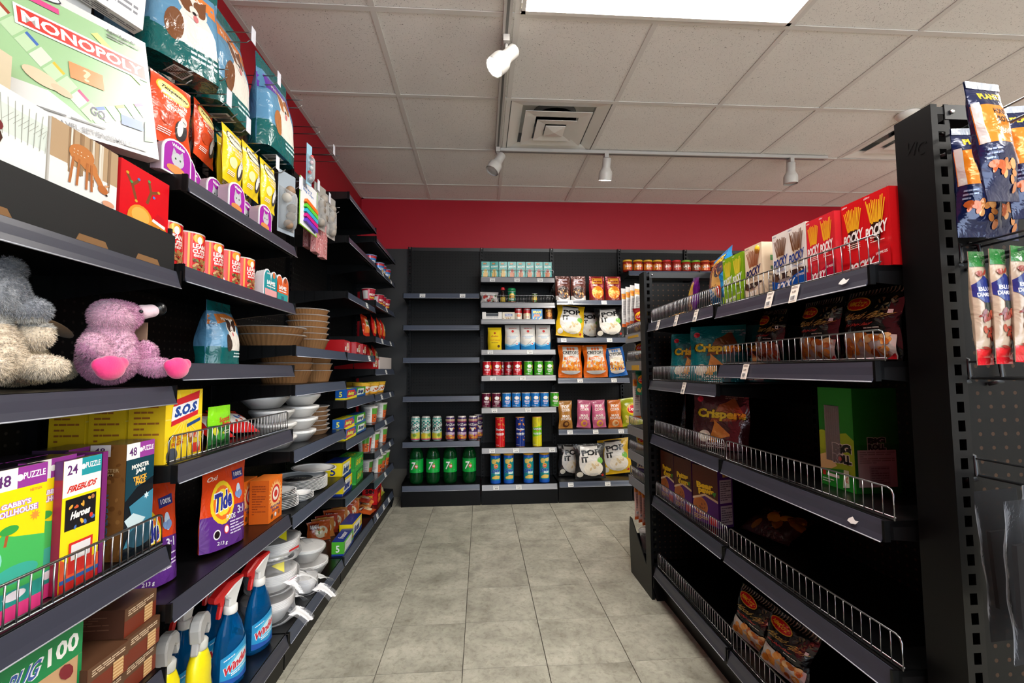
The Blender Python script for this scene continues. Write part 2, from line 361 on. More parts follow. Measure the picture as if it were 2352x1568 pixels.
def troffer(i, j, where):
    x0, x1, y0, y1 = GX[i+1]+.014, GX[i+3]-.014, GY[j+1]+.014, GY[j]-.014; cx, cy = (x0+x1)/2, (y0+y1)/2; a, b = (x1-x0)/2, (y1-y0)/2
    t = empty('ceiling_light', 'lit rectangular ceiling light panel '+where, 'ceiling light', (cx, cy, CZ-.006), 0, 'ceiling light panels')
    m = MB()
    for q in ((-a, a, -b, -b+.018), (-a, a, b-.018, b), (-a, -a+.018, -b, b), (a-.018, a, -b, b)): m.box(q[0], q[1], q[2], q[3], 0, .012)
    m.box(-a, a, -b, b, .05, .06); m.build('frame', 'white_enamel', t)
    MB().box(-a+.018, a-.018, -b+.018, b-.018, .004, .009).build('diffuser', 'diffuser', t)
for (i, j), wh in zip(((1, 4), (5, 4), (1, 7), (5, 7), (1, 10), (5, 10)), ('beside the track above the aisle', 'over the far side of the snack gondola', 'in the ceiling behind the aisle panel', 'in the ceiling behind the gondola panel', 'added unseen near the shop window and red wall', 'added unseen near the shop window and pale wall')): troffer(i, j, wh)  # the row by the window is out of view, added for more general light
def vent(i, j, label):
    cx, cy = (GX[i]+GX[i+1])/2, (GY[j]+GY[j+1])/2; a = .287
    t = empty('ceiling_vent', label, 'vent', (cx, cy, CZ), 0, 'ceiling air diffusers')
    def ring(r0, z0, r1, z1):
        m = MB(); q = lambda r, z: [(-r, -r, z), (r, -r, z), (r, r, z), (-r, r, z)]
        m.add(q(r0, z0)+q(r1, z1)+q(r0, z0+.003)+q(r1, z1+.003), [(i_, (i_+1) % 4, 4+(i_+1) % 4, 4+i_) for i_ in range(4)]+[(8+i_, 12+i_, 12+(i_+1) % 4, 8+(i_+1) % 4) for i_ in range(4)]+[(i_, 8+i_, 8+(i_+1) % 4, (i_+1) % 4) for i_ in range(4)]); return m
    ring(a, .002, .218, .022).build('outer_cone', 'white_enamel', t)
    ring(.2, -.002, .13, .006).build('louvre', 'white_enamel', t); ring(.122, -.012, .066, -.004).build('louvre', 'white_enamel', t); ring(.062, -.014, .002, -.024).build('centre_cone', 'white_enamel', t)
    m = MB(); m.box(-.24, .24, -.24, .24, .1, .104); m.build('duct_plate', 'white_enamel', t)
    MB().lathe([(.14, .06), (.14, .1), (.1, .1)], 24, cap=(False, True)).build('duct', 'vent_dark', t)
vent(2, 2, 'white square air diffuser beside the light track corner'); vent(6, 2, 'white square air diffuser behind the black gondola post')
p = onz(2084, 262, CZ); tag(MB().lathe([(.004, -.03), (.035, -.028), (.055, -.012), (.06, 0), (.06, .005)], 24).build('smoke_detector', 'white_enamel', None, (p.x, p.y, CZ-.003)), 'round white smoke detector on the ceiling by the black post', 'smoke detector')
# track lighting: one run along the aisle, one across
TRX = .118; TRY = 3.045; tr = empty('light_track', 'white L-shaped ceiling track carrying the spotlights', 'light track', (TRX, TRY, CZ))
xe = onz(1890, 374, CZ-.03).x-TRX
def rail(nm, x0, x1, y0, y1):
    m = MB(); L = x1-x0 > y1-y0
    m.box(x0, x1, y0, y1, -.022, -.001)
    m.build(nm, 'lamp_white', tr)
    MB().box(x0+(.012 if not L else .02), x1-(.012 if not L else .02), y0+(.012 if L else .02), y1-(.012 if L else .02), -.0228, -.0215).build('groove', 'track_groove', tr)
rail('aisle_rail', -.018, .018, -3.6, .0); rail('cross_rail', -.018, xe, -.018, .018)
def spot(px, py, aim, lit, label, loc=None, power=0, ang=70):
    p = loc or (onz(px, py, CZ-.03))
    d = Vector(aim)-Vector((p[0], p[1], CZ-.11)); d.normalize()
    t = empty('track_spotlight', label, 'spotlight', (p[0], p[1], CZ-.0236), 0, 'track spotlights')
    MB().box(-.014, .014, -.025, .025, -.03, 0).build('adapter', 'lamp_white', t)
    MB().tube([(0, 0, -.03), (0, 0, -.052), (0, 0, -.072)], .0075, 8).build('stem', 'lamp_white', t)
    q = Vector((0, 0, 1)).rotation_difference(-d); c = Vector((0, 0, -.09))
    m = MB(); m.lathe([(.027, -.016), (.0275, 0), (.0275, .052), (.03, .06)][::-1]*0+[(.046, -.088), (.0465, -.07), (.0465, -.042), (.044, -.03), (.031, -.008), (.0295, 0), (.0295, .055), (.026, .06)], 26, cap=(False, True)); m.lathe([(.042, -.087), (.042, -.06)], 26, cap=(False, False))
    m.build('lamp_body', 'lamp_white', t, c+d*.0, rot=q.to_euler())
    MB().lathe([(.042, -.079), (.03, -.083), (.006, -.085)], 26, cap=(False, True)).build('bulb', 'bulb' if lit else 'bulb_off', t, c, rot=q.to_euler())
    if lit:
        lp = Vector((p[0], p[1], CZ-.023))+c+d*.1; light('spot_beam', 'SPOT', lp, lp+d, power, (1, .93, .82), .035, None, ang, .7)
a1 = onz(1172, 100, CZ-.05); a2 = onz(1152, 335, CZ-.05)
spot(0, 0, (TRX-.62, a1.y-.22, CZ-.11-.72), True, 'lit white spotlight tilted towards the hanging pet food', (TRX, a1.y, 0), 5)
spot(0, 0, (-.75, 2.6, .9), False, 'unlit white spotlight near the corner of the track', (TRX, TRY-.05, 0))
p3 = onz(1383, 372, CZ-.03); spot(0, 0, (p3.x-.05, 3.6, .9), True, 'lit white spotlight pointing straight down at the crisp shelves', (p3.x, TRY, 0), 30)
p4 = onz(1799, 378, CZ-.03); spot(0, 0, (p4.x, TRY+.15, .6), False, 'unlit white spotlight towards the far end of the cross track', (p4.x, TRY, 0))
spot(0, 0, (1.0, 1.25, 1.2), True, 'lit white spotlight aimed at the snack gondola', (TRX, .35, 0), 24)
spot(0, 0, (-.95, .75, 1.15), True, 'lit white spotlight aimed at the toys and games', (TRX, -.1, 0), 1.5)
# ================================================================ shelving
def slotted_post(h, wdt=.03, dep=.03, pitch=.0317, slot=.019):
    m = MB(); e = .008
    m.box(-wdt/2, -wdt/2+e, -dep, 0, 0, h); m.box(wdt/2-e, wdt/2, -dep, 0, 0, h); m.box(-wdt/2+e, wdt/2-e, -dep*.35, 0, 0, h)
    z = .02
    while z < h-.03:
        m.box(-wdt/2+e, wdt/2-e, -dep, -dep*.7, z+slot, min(z+pitch, h)); z += pitch
    return m
TAGM = MB((232, 232, 230)); TAGM.box(-.022, .022, -.0012, 0, -.016, .016); 
A_ = Art(.75); A_.text('4.99', .55, .3, .6, .3, (40, 40, 40)); A_.lines(.1, .6, .9, .92, 2, (120, 120, 120))
A_.paste(TAGM, lambda u, v, h: (-.022+.044*u, -.0012-h, -.016+.032*v)); TAGM = TAGM.mesh('price_tag', 'paper')
TAGV = MB((236, 226, 214)); TAGV.box(-.014, .014, -.0012, 0, -.024, .022)
A_ = Art(1.6); A_.lines(.12, .8, .88, .95, 2, (120, 110, 105)); A_.text('3.89', .5, .62, .5, .12, (90, 80, 78)); A_.bars(.15, .1, .85, .42, 9)
A_.paste(TAGV, lambda u, v, h: (-.014+.028*u, -.0012-h, -.024+.046*v)); TAGV = TAGV.mesh('price_tag', 'paper')
TORN = MB((228, 226, 224)); TORN.add([(-.02, -.001, -.006), (-.004, -.001, -.011), (.012, -.001, -.008), (.021, -.001, .004), (.008, -.001, .002), (-.003, -.001, .011), (-.016, -.001, .002)], [(0, 1, 2, 3, 4, 5, 6)]); TORN = TORN.mesh('torn_label', 'paper')
SHM = {}
def shelf(par, x0, W, z, D, strip, tags=(), tagm=None, thick=.036, base=False):
    """deck whose top is at z; front edge at local y=-D; slanted price strip on the front"""
    k = (round(W, 3), round(D, 3), base)
    if k not in SHM:
        m = MB(); g = .004
        if base: m.box(g, W-g, -D+.006, -.004, -.03, 0)
        else:
            m.box(g, W-g, -D+.004, -.004, -.012, 0); m.box(g, W-g, -D+.004, -D+.012, -.036, -.012)
            for x in (g, W-g-.003): m.prism([(-.004, -.075), (-.004, 0), (-D+.004, 0), (-D+.004, -.036), (-D*.55, -.05)], 'x', x, x+.003)
        SHM[k] = m.mesh('shelf', 'deck')
    s = obj('shelf', SHM[k], par, (x0, 0, z))
    k2 = (round(W, 3), strip)
    if k2 not in SHM:
        m = MB(); g = .009; n = 4; prof = [(0, -.001), (-.0035, -.012), (-.0075, -.028), (-.0125, -.041)]
        v = [(x, p[0], p[1]) for x in (g, W-g) for p in prof]+[(x, p[0]+.0025, p[1]) for x in (g, W-g) for p in prof]
        f = [(i, i+4, i+5, i+1) for i in range(3)]+[(8+i, 9+i, 13+i, 12+i) for i in range(3)]+[(0, 8, 12, 4), (3, 7, 15, 11), (0, 1, 2, 3, 11, 10, 9, 8), (4, 12, 13, 14, 15, 7, 6, 5)]
        m.add(v, [q[::-1] for q in f], None, False, 0)
        m.tube([(g, -.0125, -.041), (W-g, -.0125, -.041)], .0013, 6, mi=1); m.box(.003, g, -.008, .004, -.04, .001, mi=2); m.box(W-g, W-.003, -.008, .004, -.04, .001, mi=2)
        SHM[k2] = m.mesh('price_strip', [strip, 'strip_edge', 'black_metal'])
    st = obj('price_strip', SHM[k2], s, (0, -D, 0))
    for t in tags:
        o = obj('price_tag', (tagm or TAGM), st, (t, -.0095, -.0215), rot=(math.radians(-16), 0, 0))
    return s
def bay(label, loc, rz, W, H, D, pegmat, strip, shelves, base_z, kick=.085, last=False, group=None, rail_top=True, kin=0.0, ends=(), tags={}, tagm=None, post=True, name='shelving_bay'):
    b = empty(name, label, 'shelving', loc, rz, group)
    MB().box(0, W, -.004, .006, base_z-.02, H-.03).build('back_panel', pegmat, b)
    MB().box(.001, W-.001, -.008, .006, H-.03, H).build('top_rail', 'dark_steel', b)
    if post:
        k = ('post', H)
        if k not in SHM: SHM[k] = slotted_post(H).mesh('upright', 'black_metal')
        for x in ((.015, W-.015) if last else (.015,)):
            u = obj('upright', SHM[k], b, (x, .004, 0))
            for z in (H-.012,): obj('screw', SCREW, u, (0, -.031, z))
    MB().box(.004, W-.004, -D+.008+kin, 0, 0, kick).build('kick_plate', 'black_metal', b)
    for i, z in enumerate(shelves): shelf(b, 0, W, z, D, strip, tags.get(i, ()), tagm)
    s = shelf(b, 0, W, base_z, D, strip, tags.get('b', ()), tagm, base=True)
    MB().box(.003, W-.003, -D+.002, -.004, kick, base_z-.03).build('base_riser', 'black_metal', b)
    for x in ends: MB().prism([(0, 0), (-D+.004, 0), (-D-.012, .06), (-D-.004, base_z+.012), (-D*.3, base_z+.03), (0, base_z+.03)], 'x', max(0, x-.006), max(.006, min(W, x+.006))).build('base_end', 'black_metal', b)
    return b
SCREW = MB().lathe([(.0045, 0), (.0045, .002), (.002, .003)], 10).mesh('screw', 'screw')
SCREW.transform(Matrix.Rotation(PI/2, 4, 'X'))
# left wall run: joints along the aisle
LJ = [.445, 1.10, 1.755, 2.415, 3.05, 3.715]; LX = XL+.030; LF = -.70; LD = LF-LX
LS = {0: [.42, .683, 1.037, 1.30], 1: [.55, .855, 1.09, 1.32, 1.535], 2: [.533, .772, 1.017, 1.165], 3: [.418, .705, .915, 1.165, 1.485, 1.78, 2.015], 4: [.345, .535, .717, .908, 1.08, 1.295, 1.535, 1.772, 1.965]}
LH = onx(660, 378, LX).z
LNAME = ['toys, puzzles and boxed games', 'pet food, sponges and window cleaner', 'paper plates and baking pans', 'food wrap and freezer bags', 'instant noodles and cereal cups']
for i in range(5):
    tg = {0: [], 3: [(.42,)], 4: [(.3,)]}
    tags = {}
    if i == 3: tags = {4: (.40,), 3: (.47,)}
    if i == 4: tags = {k: ((.2, .5) if k % 2 else (.34,)) for k in range(8)}; tags['b'] = (.1, .3, .48)
    bay('black wall shelving bay holding '+LNAME[i], (LX, LJ[i], 0), PI/2, LJ[i+1]-LJ[i], LH, LD, 'peg_left', 'strip_dark' if i < 2 else 'strip_blue', LS[i], .128, last=(i == 4), group='left wall shelving bays', ends=(LJ[i+1]-LJ[i],) if i == 4 else (), tags=tags)
# back wall run
BX = [-.628, -.006, .612, 1.222, 1.834, 2.446]; BY = YB-.03; BF = 3.69; BD = BY-BF
BS = {0: [.505, .862, 1.17, 1.43, 1.688], 1: [.446, .764, 1.02, 1.23, 1.478, 1.612, 1.82], 2: [.583, .996, 1.326, 1.636], 3: [1.883], 4: [1.883]}
BN = ['mostly empty, with drink cans and green bottles', 'stacked with crisp tubes and groceries', 'filled with bags of popcorn', 'topped with jars of salsa', 'furthest along behind the boxed chocolate sticks']
BT = {0: {4: (.16, .48)}, 1: {6: (.1, .3, .49), 3: (.08, .4), 2: (.1, .34), 1: (.11, .38), 0: (.09, .28, .57), 'b': (.12, .3)}, 2: {3: (.12, .4), 2: (.06, .44), 1: (.19, .47), 0: (.1, .31, .52), 'b': (.1, .4)}, 3: {}, 4: {}}
for i in range(5):
    W_ = BX[i+1]-BX[i]
    bay('black back wall shelving bay '+BN[i], (BX[i], BY, 0), 0, W_, 2.14, BD, 'peg_back', ('strip_blue', 'strip_silver', 'strip_blue', 'strip_blue', 'strip_blue')[i], BS[i], (.165, .158, .168, .16, .16)[i], kick=.1, last=(i == 4), group='back wall shelving bays', ends=(0,) if i == 0 else (), tags=BT[i])
# right gondola, fronts facing the aisle
RX = 1.145; RF = .80; RD = RX-RF; RJ = [2.128, 1.495, .868]; RH = 1.556
RS = {0: [.478, .762, 1.012, 1.283], 1: [.478, .762, 1.078, 1.275]}
rb = []
for i in range(2):
    rb.append(bay('black gondola bay facing the aisle with '+('crisper bags and cookie cartons' if i == 0 else 'boxed chocolate sticks and a green box'), (RX, RJ[i], 0), -PI/2, RJ[i]-RJ[i+1], RH, RD, 'peg_right', 'strip_dark', RS[i], .155, kick=.09, last=(i == 1), group='aisle gondola bays', kin=.03, ends=(0,) if i == 0 else (), tagm=TAGV,
        tags={0: {3: (.14, .33, .5), 2: (.38,)}, 1: {3: (.3, .4), 2: (.17,)}}[i]))
st = [c for c in rb[1].children if c.name.startswith('shelf')]
for sh, x in ((st[3], .56), (st[1], .55)): obj('torn_label', TORN, [c for c in sh.children if c.name.startswith('price_strip')][0], (x, -.0100, -.0215), rot=(math.radians(-16), 0, 0)).scale = (.7, 1, .7)
# gondola far side (back-to-back with the aisle side)
m = MB(); m.box(RX+.012, RX+.36, RJ[2], RJ[1]*0+RJ[0], 0, .12)
g2 = bay('black gondola bay on the side turned away from the aisle', (RX+.02, RJ[2], 0), PI/2, RJ[0]-RJ[2], RH, .34, 'peg_right', 'strip_dark', [.5, .85, 1.2], .155, last=False, post=False)
# end caps: one turned to the shop front, one turned to the back wall
def endcap(label, xa, xb, y0, y1, H, face, pegs, base):
    """slotted posts at xa and xb between y0 and y1 (y0 nearer the entrance), pegboard between"""
    t = empty('end_cap', label, 'shelving', (xa, y0, 0)); W = xb-xa; D = y1-y0; e = .036
    for k, x in enumerate((0, W)):
        m = MB(); s = 1 if k == 0 else -1
        X = lambda a: x+s*a
        def bx(a, b, *r): m.box(min(X(a), X(b)), max(X(a), X(b)), *r)
        bx(0, .002, 0, D, 0, H)                                   # outer side plate
        for fy in (0, D-.002):
            bx(.002, .013, fy, fy+.002, 0, H); bx(.027, e, fy, fy+.002, 0, H)
            z = .03
            while z < H-.02:
                bx(.013, .027, fy, fy+.002, z+.02, min(H, z+.034)); z += .034
        bx(e, e+.006, .004, D-.004, 0, H); m.build('post', 'black_metal', t)
    MB().box(e+.006, W-e-.006, .018, .03, .1, H-.05).build('peg_panel', pegs, t) if face < 0 else MB().box(e+.006, W-e-.006, .018, .024, .1, H-.05).build('peg_panel', pegs, t)
    MB().box(e*.75, W-e*.75, -.0015, D+.0015, H-.03, H-.002).build('top_rail', 'dark_steel', t)
    for x in (e, W-e): obj('screw', SCREW, t, (x+.004, -.003, H-.016))
    if base:
        b0, b1 = (D, D+.25) if face > 0 else (-.3, 0)
        m = MB()
        for x in (0, W-.004): m.prism([(b0, 0), (b1-.02, 0), (b1, .2), (b1-.015, .285), (b1-.045, .285), (b0, .13)], 'x', x, x+.004)
        m.box(.004, W-.004, b0, b1-.02, .0, .12); m.box(.004, W-.004, b1-.024, b1-.02, .12, .2); m.build('base_tray', 'black_metal', t)
    return t
ec = endcap('tall black end cap post with pegboard hung with nut bags', .855, 1.455, .785, .862, 1.566, -1, 'peg_right', False)
A_ = Art(1); A_.text('VIC', .5, .5, .9, .9, (26, 22, 22), PI/2*0, .2, 0)
m = MB(); A_.paste(m, lambda u, v, h: (-h, .012+.045*(1-u), 1.49+.03*v-.018*u), eps=.0008); m.build('embossed_mark', 'black_metal', ec)
fc = endcap('black end cap pegboard at the far end of the gondola', .785, 1.51, 2.135, 2.2, 1.535, 1, 'peg_right', True)
# ================================================================ product archetypes
# every product stands with its base at z=0, front towards local -y, width along local x
def carton(W, D, H, col, front=None, side=None, top=None, sidecol=None, topcol=None, mat='carton', bottom=None):
    m = MB(); sc = sidecol or col; tc = topcol or col
    m.box(-W/2, W/2, -D/2, D/2, 0, H, cols=[col, sc, col, sc, tc, tc])
    if front: front.paste(m, lambda u, v, h: (-W/2+W*u, -D/2-h, H*v))
    if side:
        side.paste(m, lambda u, v, h: (W/2+h, -D/2+D*u, H*v)); side.paste(m, lambda u, v, h: (-W/2-h, D/2-D*u, H*v))
    if top: top.paste(m, lambda u, v, h: (-W/2+W*u, -D/2+D*v, H+h))
    if bottom: bottom.paste(m, lambda u, v, h: (-W/2+W*u, D/2-D*v, -h))
    return m.mesh('carton', mat)
def cyl_fn(r, H, arc, z0=0, rf=None):
    def f(u, v, h):
        a = (u-.5)*arc; R = (rf(v) if rf else r)+h; return (R*math.sin(a), -R*math.cos(a), z0+H*v)
    return f
def tube_can(r, H, col, art=None, arc=PI, mat='can_print', lid=None, n=24, lipc=(190, 190, 190), z0=.004):
    m = MB(); m.lathe([(r*.97, 0), (r, z0), (r, H-.004), (r*.98, H)], n, cols=[lipc, col, lipc])
    if art: art.paste(m, cyl_fn(r, H-.008, arc, .004), 14, 0)
    return m.mesh('can', mat)
def bag_fn(W, H, D, kind='pillow', seed=0, wr=.05, pin=.07, lean=0.0, crimp=.06):
    R = random.Random(seed); ph = [R.uniform(0, 6.28) for _ in range(6)]
    def thick(u, v):
        e = max(0.0, 1-abs(2*u-1)**2.6)
        if kind == 'pillow': t = min(1, max(0, (v-crimp)/(1-2*crimp))); g = max(0.0, math.sin(PI*t))**.55
        elif kind == 'stand': g = max(0.0, 1-max(0, v)**1.5)**.9*(1 if v < 1-crimp else max(0, (1-v)/crimp)*.5); g = max(g, 0.04 if v < 1 else 0)
        else: t = min(1, max(0, v/(1-crimp))); g = max(0.0, math.sin(PI*(.12+.88*t)))**.6
        t = D/2*(e**.6)*g
        t += wr*D*g*(1-.6*e)*math.sin(19*v+ph[0]+4*u)+wr*.5*D*g*math.sin(11*u+ph[1]+9*v)*math.sin(7*v+ph[2])
        return max(t, .0004)
    def S(u, v, h=0, s=-1):
        t = thick(u, v); g = t/(D/2)
        x = (u-.5)*W*(1-pin*math.sin(PI*min(1, max(0, v)))*(kind == 'pillow'))+(.022 if kind == 'pillow' else .012)*W*math.sin(9*v+ph[3]+(2 if u > .5 else 0))*(abs(2*u-1)**3)
        return (x, s*(t+h)+lean*v*H, H*v)
    return S
def bag(W, H, D, col, art=None, kind='pillow', mat='film', seed=0, wr=.05, nu=12, nv=16, lean=0.0, backcol=None, cf=None, crimp=.06, pin=.07, crimpcol=None):
    S = bag_fn(W, H, D, kind, seed, wr, pin, lean, crimp); m = MB()
    def fcol(u, v):
        if crimpcol and (v > 1-crimp or (kind == 'pillow' and v < crimp)): return crimpcol
        return cf(u, v) if cf else col
    m.grid(lambda u, v: S(u, v), nu, nv, None, True, False, cf=fcol); m.grid(lambda u, v: S(u, v, 0, 1), nu, nv, backcol or col, True, True)
    for uu in (0, 1):
        a = [S(uu, j/nv) for j in range(nv+1)]; b = [S(uu, j/nv, 0, 1) for j in range(nv+1)]
        m.add(a+b, [((j, nv+1+j, nv+2+j, j+1) if uu == 0 else (j, j+1, nv+2+j, nv+1+j)) for j in range(nv)], col)
    for vv in (0, 1):
        a = [S(i/nu, vv) for i in range(nu+1)]; b = [S(i/nu, vv, 0, 1) for i in range(nu+1)]
        m.add(a+b, [((i, i+1, nu+2+i, nu+1+i) if vv else (i, nu+1+i, nu+2+i, i+1)) for i in range(nu)], col)
    if art: art.paste(m, S, nu, nv, .0006)
    return m.mesh('bag', mat)
def put(name, me, label, cat, loc, rz=0, group=None, rot=None):
    loc = Vector(loc)
    if rot is not None and (rot[0] or rot[1]):        # a tilted thing rests on its lowest point
        R = Matrix.Rotation(rot[1], 3, 'Y') @ Matrix.Rotation(rot[0], 3, 'X'); c = np.empty(len(me.vertices)*3, np.float32); me.vertices.foreach_get('co', c); loc.z -= float((c.reshape(-1, 3) @ np.array(R)[2]).min())
    return tag(obj(name, me, None, loc, rz, rot), label, cat, group)
FENCE = {}
def fence(label, loc, rz, W, H, group, pitch=.0125, r=.0013):
    """chrome wire fence standing on a shelf edge; local x along the edge"""
    t = empty('wire_fence', label, 'wire fence', loc, rz, group); k = (round(W, 3), H)
    if k not in FENCE:
        m = MB(); c = .012; P = [(0, 0, 0), (0, 0, H-c), (c*.3, 0, H-c*.3), (c, 0, H), (W-c, 0, H), (W-c*.3, 0, H-c*.3), (W, 0, H-c), (W, 0, 0)]
        m.tube(P, r*1.7, 6, closed=True); m.tube([(0, .003, .004), (W, .003, .004)], r*1.5, 5); FENCE[k] = (m.mesh('frame', 'chrome'), MB().tube([(0, -.0015, .001), (0, -.0015, H-.001)], r, 5).mesh('wire', 'chrome'))
    obj('frame', FENCE[k][0], t, (0, 0, .0025)); n = int(W/pitch)
    for i in range(1, n): obj('wire', FENCE[k][1], t, (W*i/n, 0, .0025))
    return t
def mug(pts): return [tuple(p) for p in pts]
# ================================================================ goods on the back wall
def bpos(px, z, y=3.735): p = ony(px, 900, y); return Vector((p.x, y, z+.0008))
def bx_at(px, py, y): return ony(px, py, y).x
def bw(w, y=3.73): return w*y/FPX*1.004
# --- tall drink cans
def art_teal():
    a = Art(1.7); a.band(0, 1, (196, 214, 200))
    for i in range(9):
        for j in range(7):
            if (i+j) % 2: a.rect(i/9, .42+j*.075, (i+1)/9, .42+(j+1)*.075, (20, 128, 122))
    a.band(0, .05, (214, 60, 120)); a.poly([(0, .05), (1, .05), (1, .38), (.6, .3), (0, .42)], (206, 200, 70)); a.ell(.35, .2, .14, .1, (232, 190, 50)); a.ell(.7, .22, .1, .08, (120, 160, 60))
    for i in range(5): a.bar(.1+.2*i, .45, .25+.18*i, .85, .012, (200, 60, 110))
    a.poly([(.08, .3), (.22, .26), (.98, .7), (.92, .82)], (226, 232, 226)); a.text('AriZona', .5, .52, .86, .15, (24, 40, 40), .62, .1, .02); return a
def art_purple():
    a = Art(1.7); a.band(0, 1, (62, 34, 92)); a.band(.9, 1, (196, 168, 140)); a.band(.84, .9, (150, 60, 90)); a.band(0, .2, (196, 120, 60)); a.band(.2, .34, (170, 140, 170))
    a.text('AriZona', .5, .72, .74, .13, (236, 226, 214)); a.poly([(.36, .6), (.44, .56), (.56, .56), (.64, .6), (.58, .5), (.54, .4), (.46, .4), (.42, .5)], (236, 230, 220)); a.ell(.36, .52, .05, .04, (210, 130, 50)); a.ell(.64, .52, .05, .04, (210, 130, 50))
    a.lines(.3, .22, .72, .36, 4, (240, 220, 240), 3); a.food(.12, .04, .88, .2, 14, [(200, 60, 40), (226, 150, 50), (150, 60, 120), (230, 180, 60)], .07, 2); return a
def drink_can(body, art, lid):
    r, H = .0365, .197; m = MB(); m.lathe([(.028, 0), (.0355, .008), (r, .014), (r, H-.024), (.0345, H-.012), (.0275, H-.001), (.0265, H)], 26, cols=[(190, 190, 190), body, body, body, (206, 198, 190), lid])
    art.paste(m, cyl_fn(r, H-.04, PI*1.3, .015), 16, 0); me = m.mesh('can', 'can_print')
    o = obj('tall_drink_can', me); MB(lid).lathe([(.0262, 0), (.0262, .001), (.02, .0012)], 20).build('can_top', 'metal_can', o, (0, 0, H)); return o
c1 = drink_can((90, 150, 140), art_teal(), (180, 180, 176)); c2 = drink_can((62, 34, 92), art_purple(), (70, 60, 60))
CZ0 = BS[0][0]
for k, (px, rz, y) in enumerate(((955, -.9, 3.735), (978.5, .1, 3.735), (1004, -.35, 3.735))):
    o = c1 if k == 0 else dup(c1); o.location = bpos(px, CZ0, y); o.rotation_euler.z = rz; tag(o, 'tall teal and white checkered drink can in the row of cans', 'drink can', 'teal checkered drink cans')
for k, (px, rz, y) in enumerate(((1034, .35, 3.735), (1061, .1, 3.735), (1086.5, -.1, 3.735), (1098, .5, 3.86))):
    o = c2 if k == 0 else dup(c2); o.location = bpos(px, CZ0, y); o.rotation_euler.z = rz; tag(o, 'tall purple drink can with white skull print', 'drink can', 'purple drink cans')
# --- green soda bottles
NT_ = solid('green_bottle', (4, 62, 26), .08, 0, .6); NT_.b.inputs['Transmission Weight'].default_value = .35; NT_.b.inputs['IOR'].default_value = 1.3
def soda():
    m = MB(); pr = [(.03, 0), (.045, .002), (.0535, .02), (.0555, .05), (.0555, .08), (.0545, .09), (.0545, .2), (.0555, .21), (.054, .23), (.044, .262), (.03, .285), (.017, .3), (.0145, .312)]
    m.lathe(pr, 28); t = obj('soda_bottle', m.mesh('bottle', 'green_bottle'))
    lb = MB((10, 164, 62)); lb.lathe([(.0552, .092), (.0552, .198)], 30, cap=(False, False)); a = Art(.85); a.band(.9, 1, (16, 130, 60))
    a.text('7', .35, .48, .32, .58, (30, 60, 40), 0, .28, .03); a.text('7', .335, .5, .32, .58, (244, 246, 244), 0, .28, .02); a.circ(.58, .47, .125, (206, 30, 36)); a.text('up', .585, .46, .17, .17, (250, 250, 250)); a.circ(.62, .66, .05, (120, 196, 50)); a.rect(.82, .14, .87, .22, (120, 210, 150))
    a.paste(lb, cyl_fn(.0552, .106, 1.9, .092), 12, 0); lb.build('label', 'plastic', t)
    MB((18, 120, 50)).lathe([(.0165, 0), (.0165, .014), (.015, .016)], 18).build('cap', 'plastic', t, (0, 0, .31)); return t
s0 = soda()
for k, px in enumerate((957.5, 995, 1034, 1077.5)):
    o = s0 if k == 0 else dup(s0); o.location = bpos(px, .166, 3.765); o.rotation_euler.z = (-.05, .05, 0, .02)[k]; tag(o, 'large green soda bottle with green label on the base shelf', 'soda bottle', 'green soda bottles on the base shelf')
# --- teal snack boxes
def art_snack(v):
    a = Art(1.9); a.band(0, 1, (22, 158, 152)); a.rect(.2, .82, .62, .94, (60, 40, 30)); a.text('HIT', .42, .88, .34, .08, (230, 160, 40)); a.text('SNACKS' if v else 'ROSEMARY', .52, .7, .8, .1, (240, 246, 240), .06)
    a.ell(.5, .3, .33, .26, (190, 220, 205)); 
    for i in range(4): a.bar(.26+.13*i, .06, .3+.13*i, .42-.05*abs(i-1.5), .13, ((214, 170, 70), (206, 110, 44))[v]); 
    a.ell(.5, .46, .2, .1, ((220, 190, 80), (190, 60, 30))[v]); a.poly([(.05, .3), (.3, .38), (.3, .3)], ((90, 150, 40), (180, 40, 70))[v]); return a
sb = [carton(.069, .03, .136, (22, 158, 152), art_snack(v), mat='gloss_carton') for v in (0, 1)]
for i in range(8):
    put('snack_box', sb[0 if i < 3 else 1], 'small teal carton of crunchy snacks with '+('yellow sticks' if i < 3 else 'orange nuggets')+' pictured', 'snack box', bpos(1116.5+20.6*i, BS[1][6], 3.735), (.02, -.03, .01, .04)[i % 4], 'teal snack cartons '+('with yellow sticks' if i < 3 else 'with orange nuggets'))
fence('chrome wire fence in front of the teal snack cartons', (BX[1]+.012, BF+.012, BS[1][6]), 0, .594, .062, 'back wall wire fences', .05)
fence('chrome wire fence in front of the half empty sauce shelf', (BX[1]+.012, BF+.012, BS[1][5]), 0, .594, .06, 'back wall wire fences', .0125)
# --- sauce shelf
z5 = BS[1][5]
a = Art(.6); a.ell(.5, .5, .45, .4, (226, 222, 218)); a.food(.1, .1, .9, .6, 16, [(200, 60, 50), (230, 220, 210), (150, 40, 36), (80, 110, 60)], .1, 5)
put('snack_packet', bag(.15, .11, .06, (206, 200, 196), a, 'pillow', seed=3), 'silver and red packet slumped behind the wire fence', 'packet', bpos(1126, z5, 3.76), .1, rot=(-.35, 0, .1))
m = MB((34, 18, 14)); m.lathe([(.018, 0), (.021, .005), (.021, .07), (.014, .09), (.009, .105), (.009, .118)], 18); o = tag(m.build('soy_sauce_bottle', 'plastic', None, bpos(1156.5, z5, 3.75)), 'small dark sauce bottle with red cap', 'bottle')
MB((214, 44, 52)).lathe([(.016, 0), (.018, .006), (.015, .018), (.012, .024)], 16).build('cap', 'plastic', o, (0, 0, .112)); MB((200, 170, 60)).lathe([(.0214, .014), (.0214, .055)], 18, cap=(False, False)).build('label', 'paper', o)
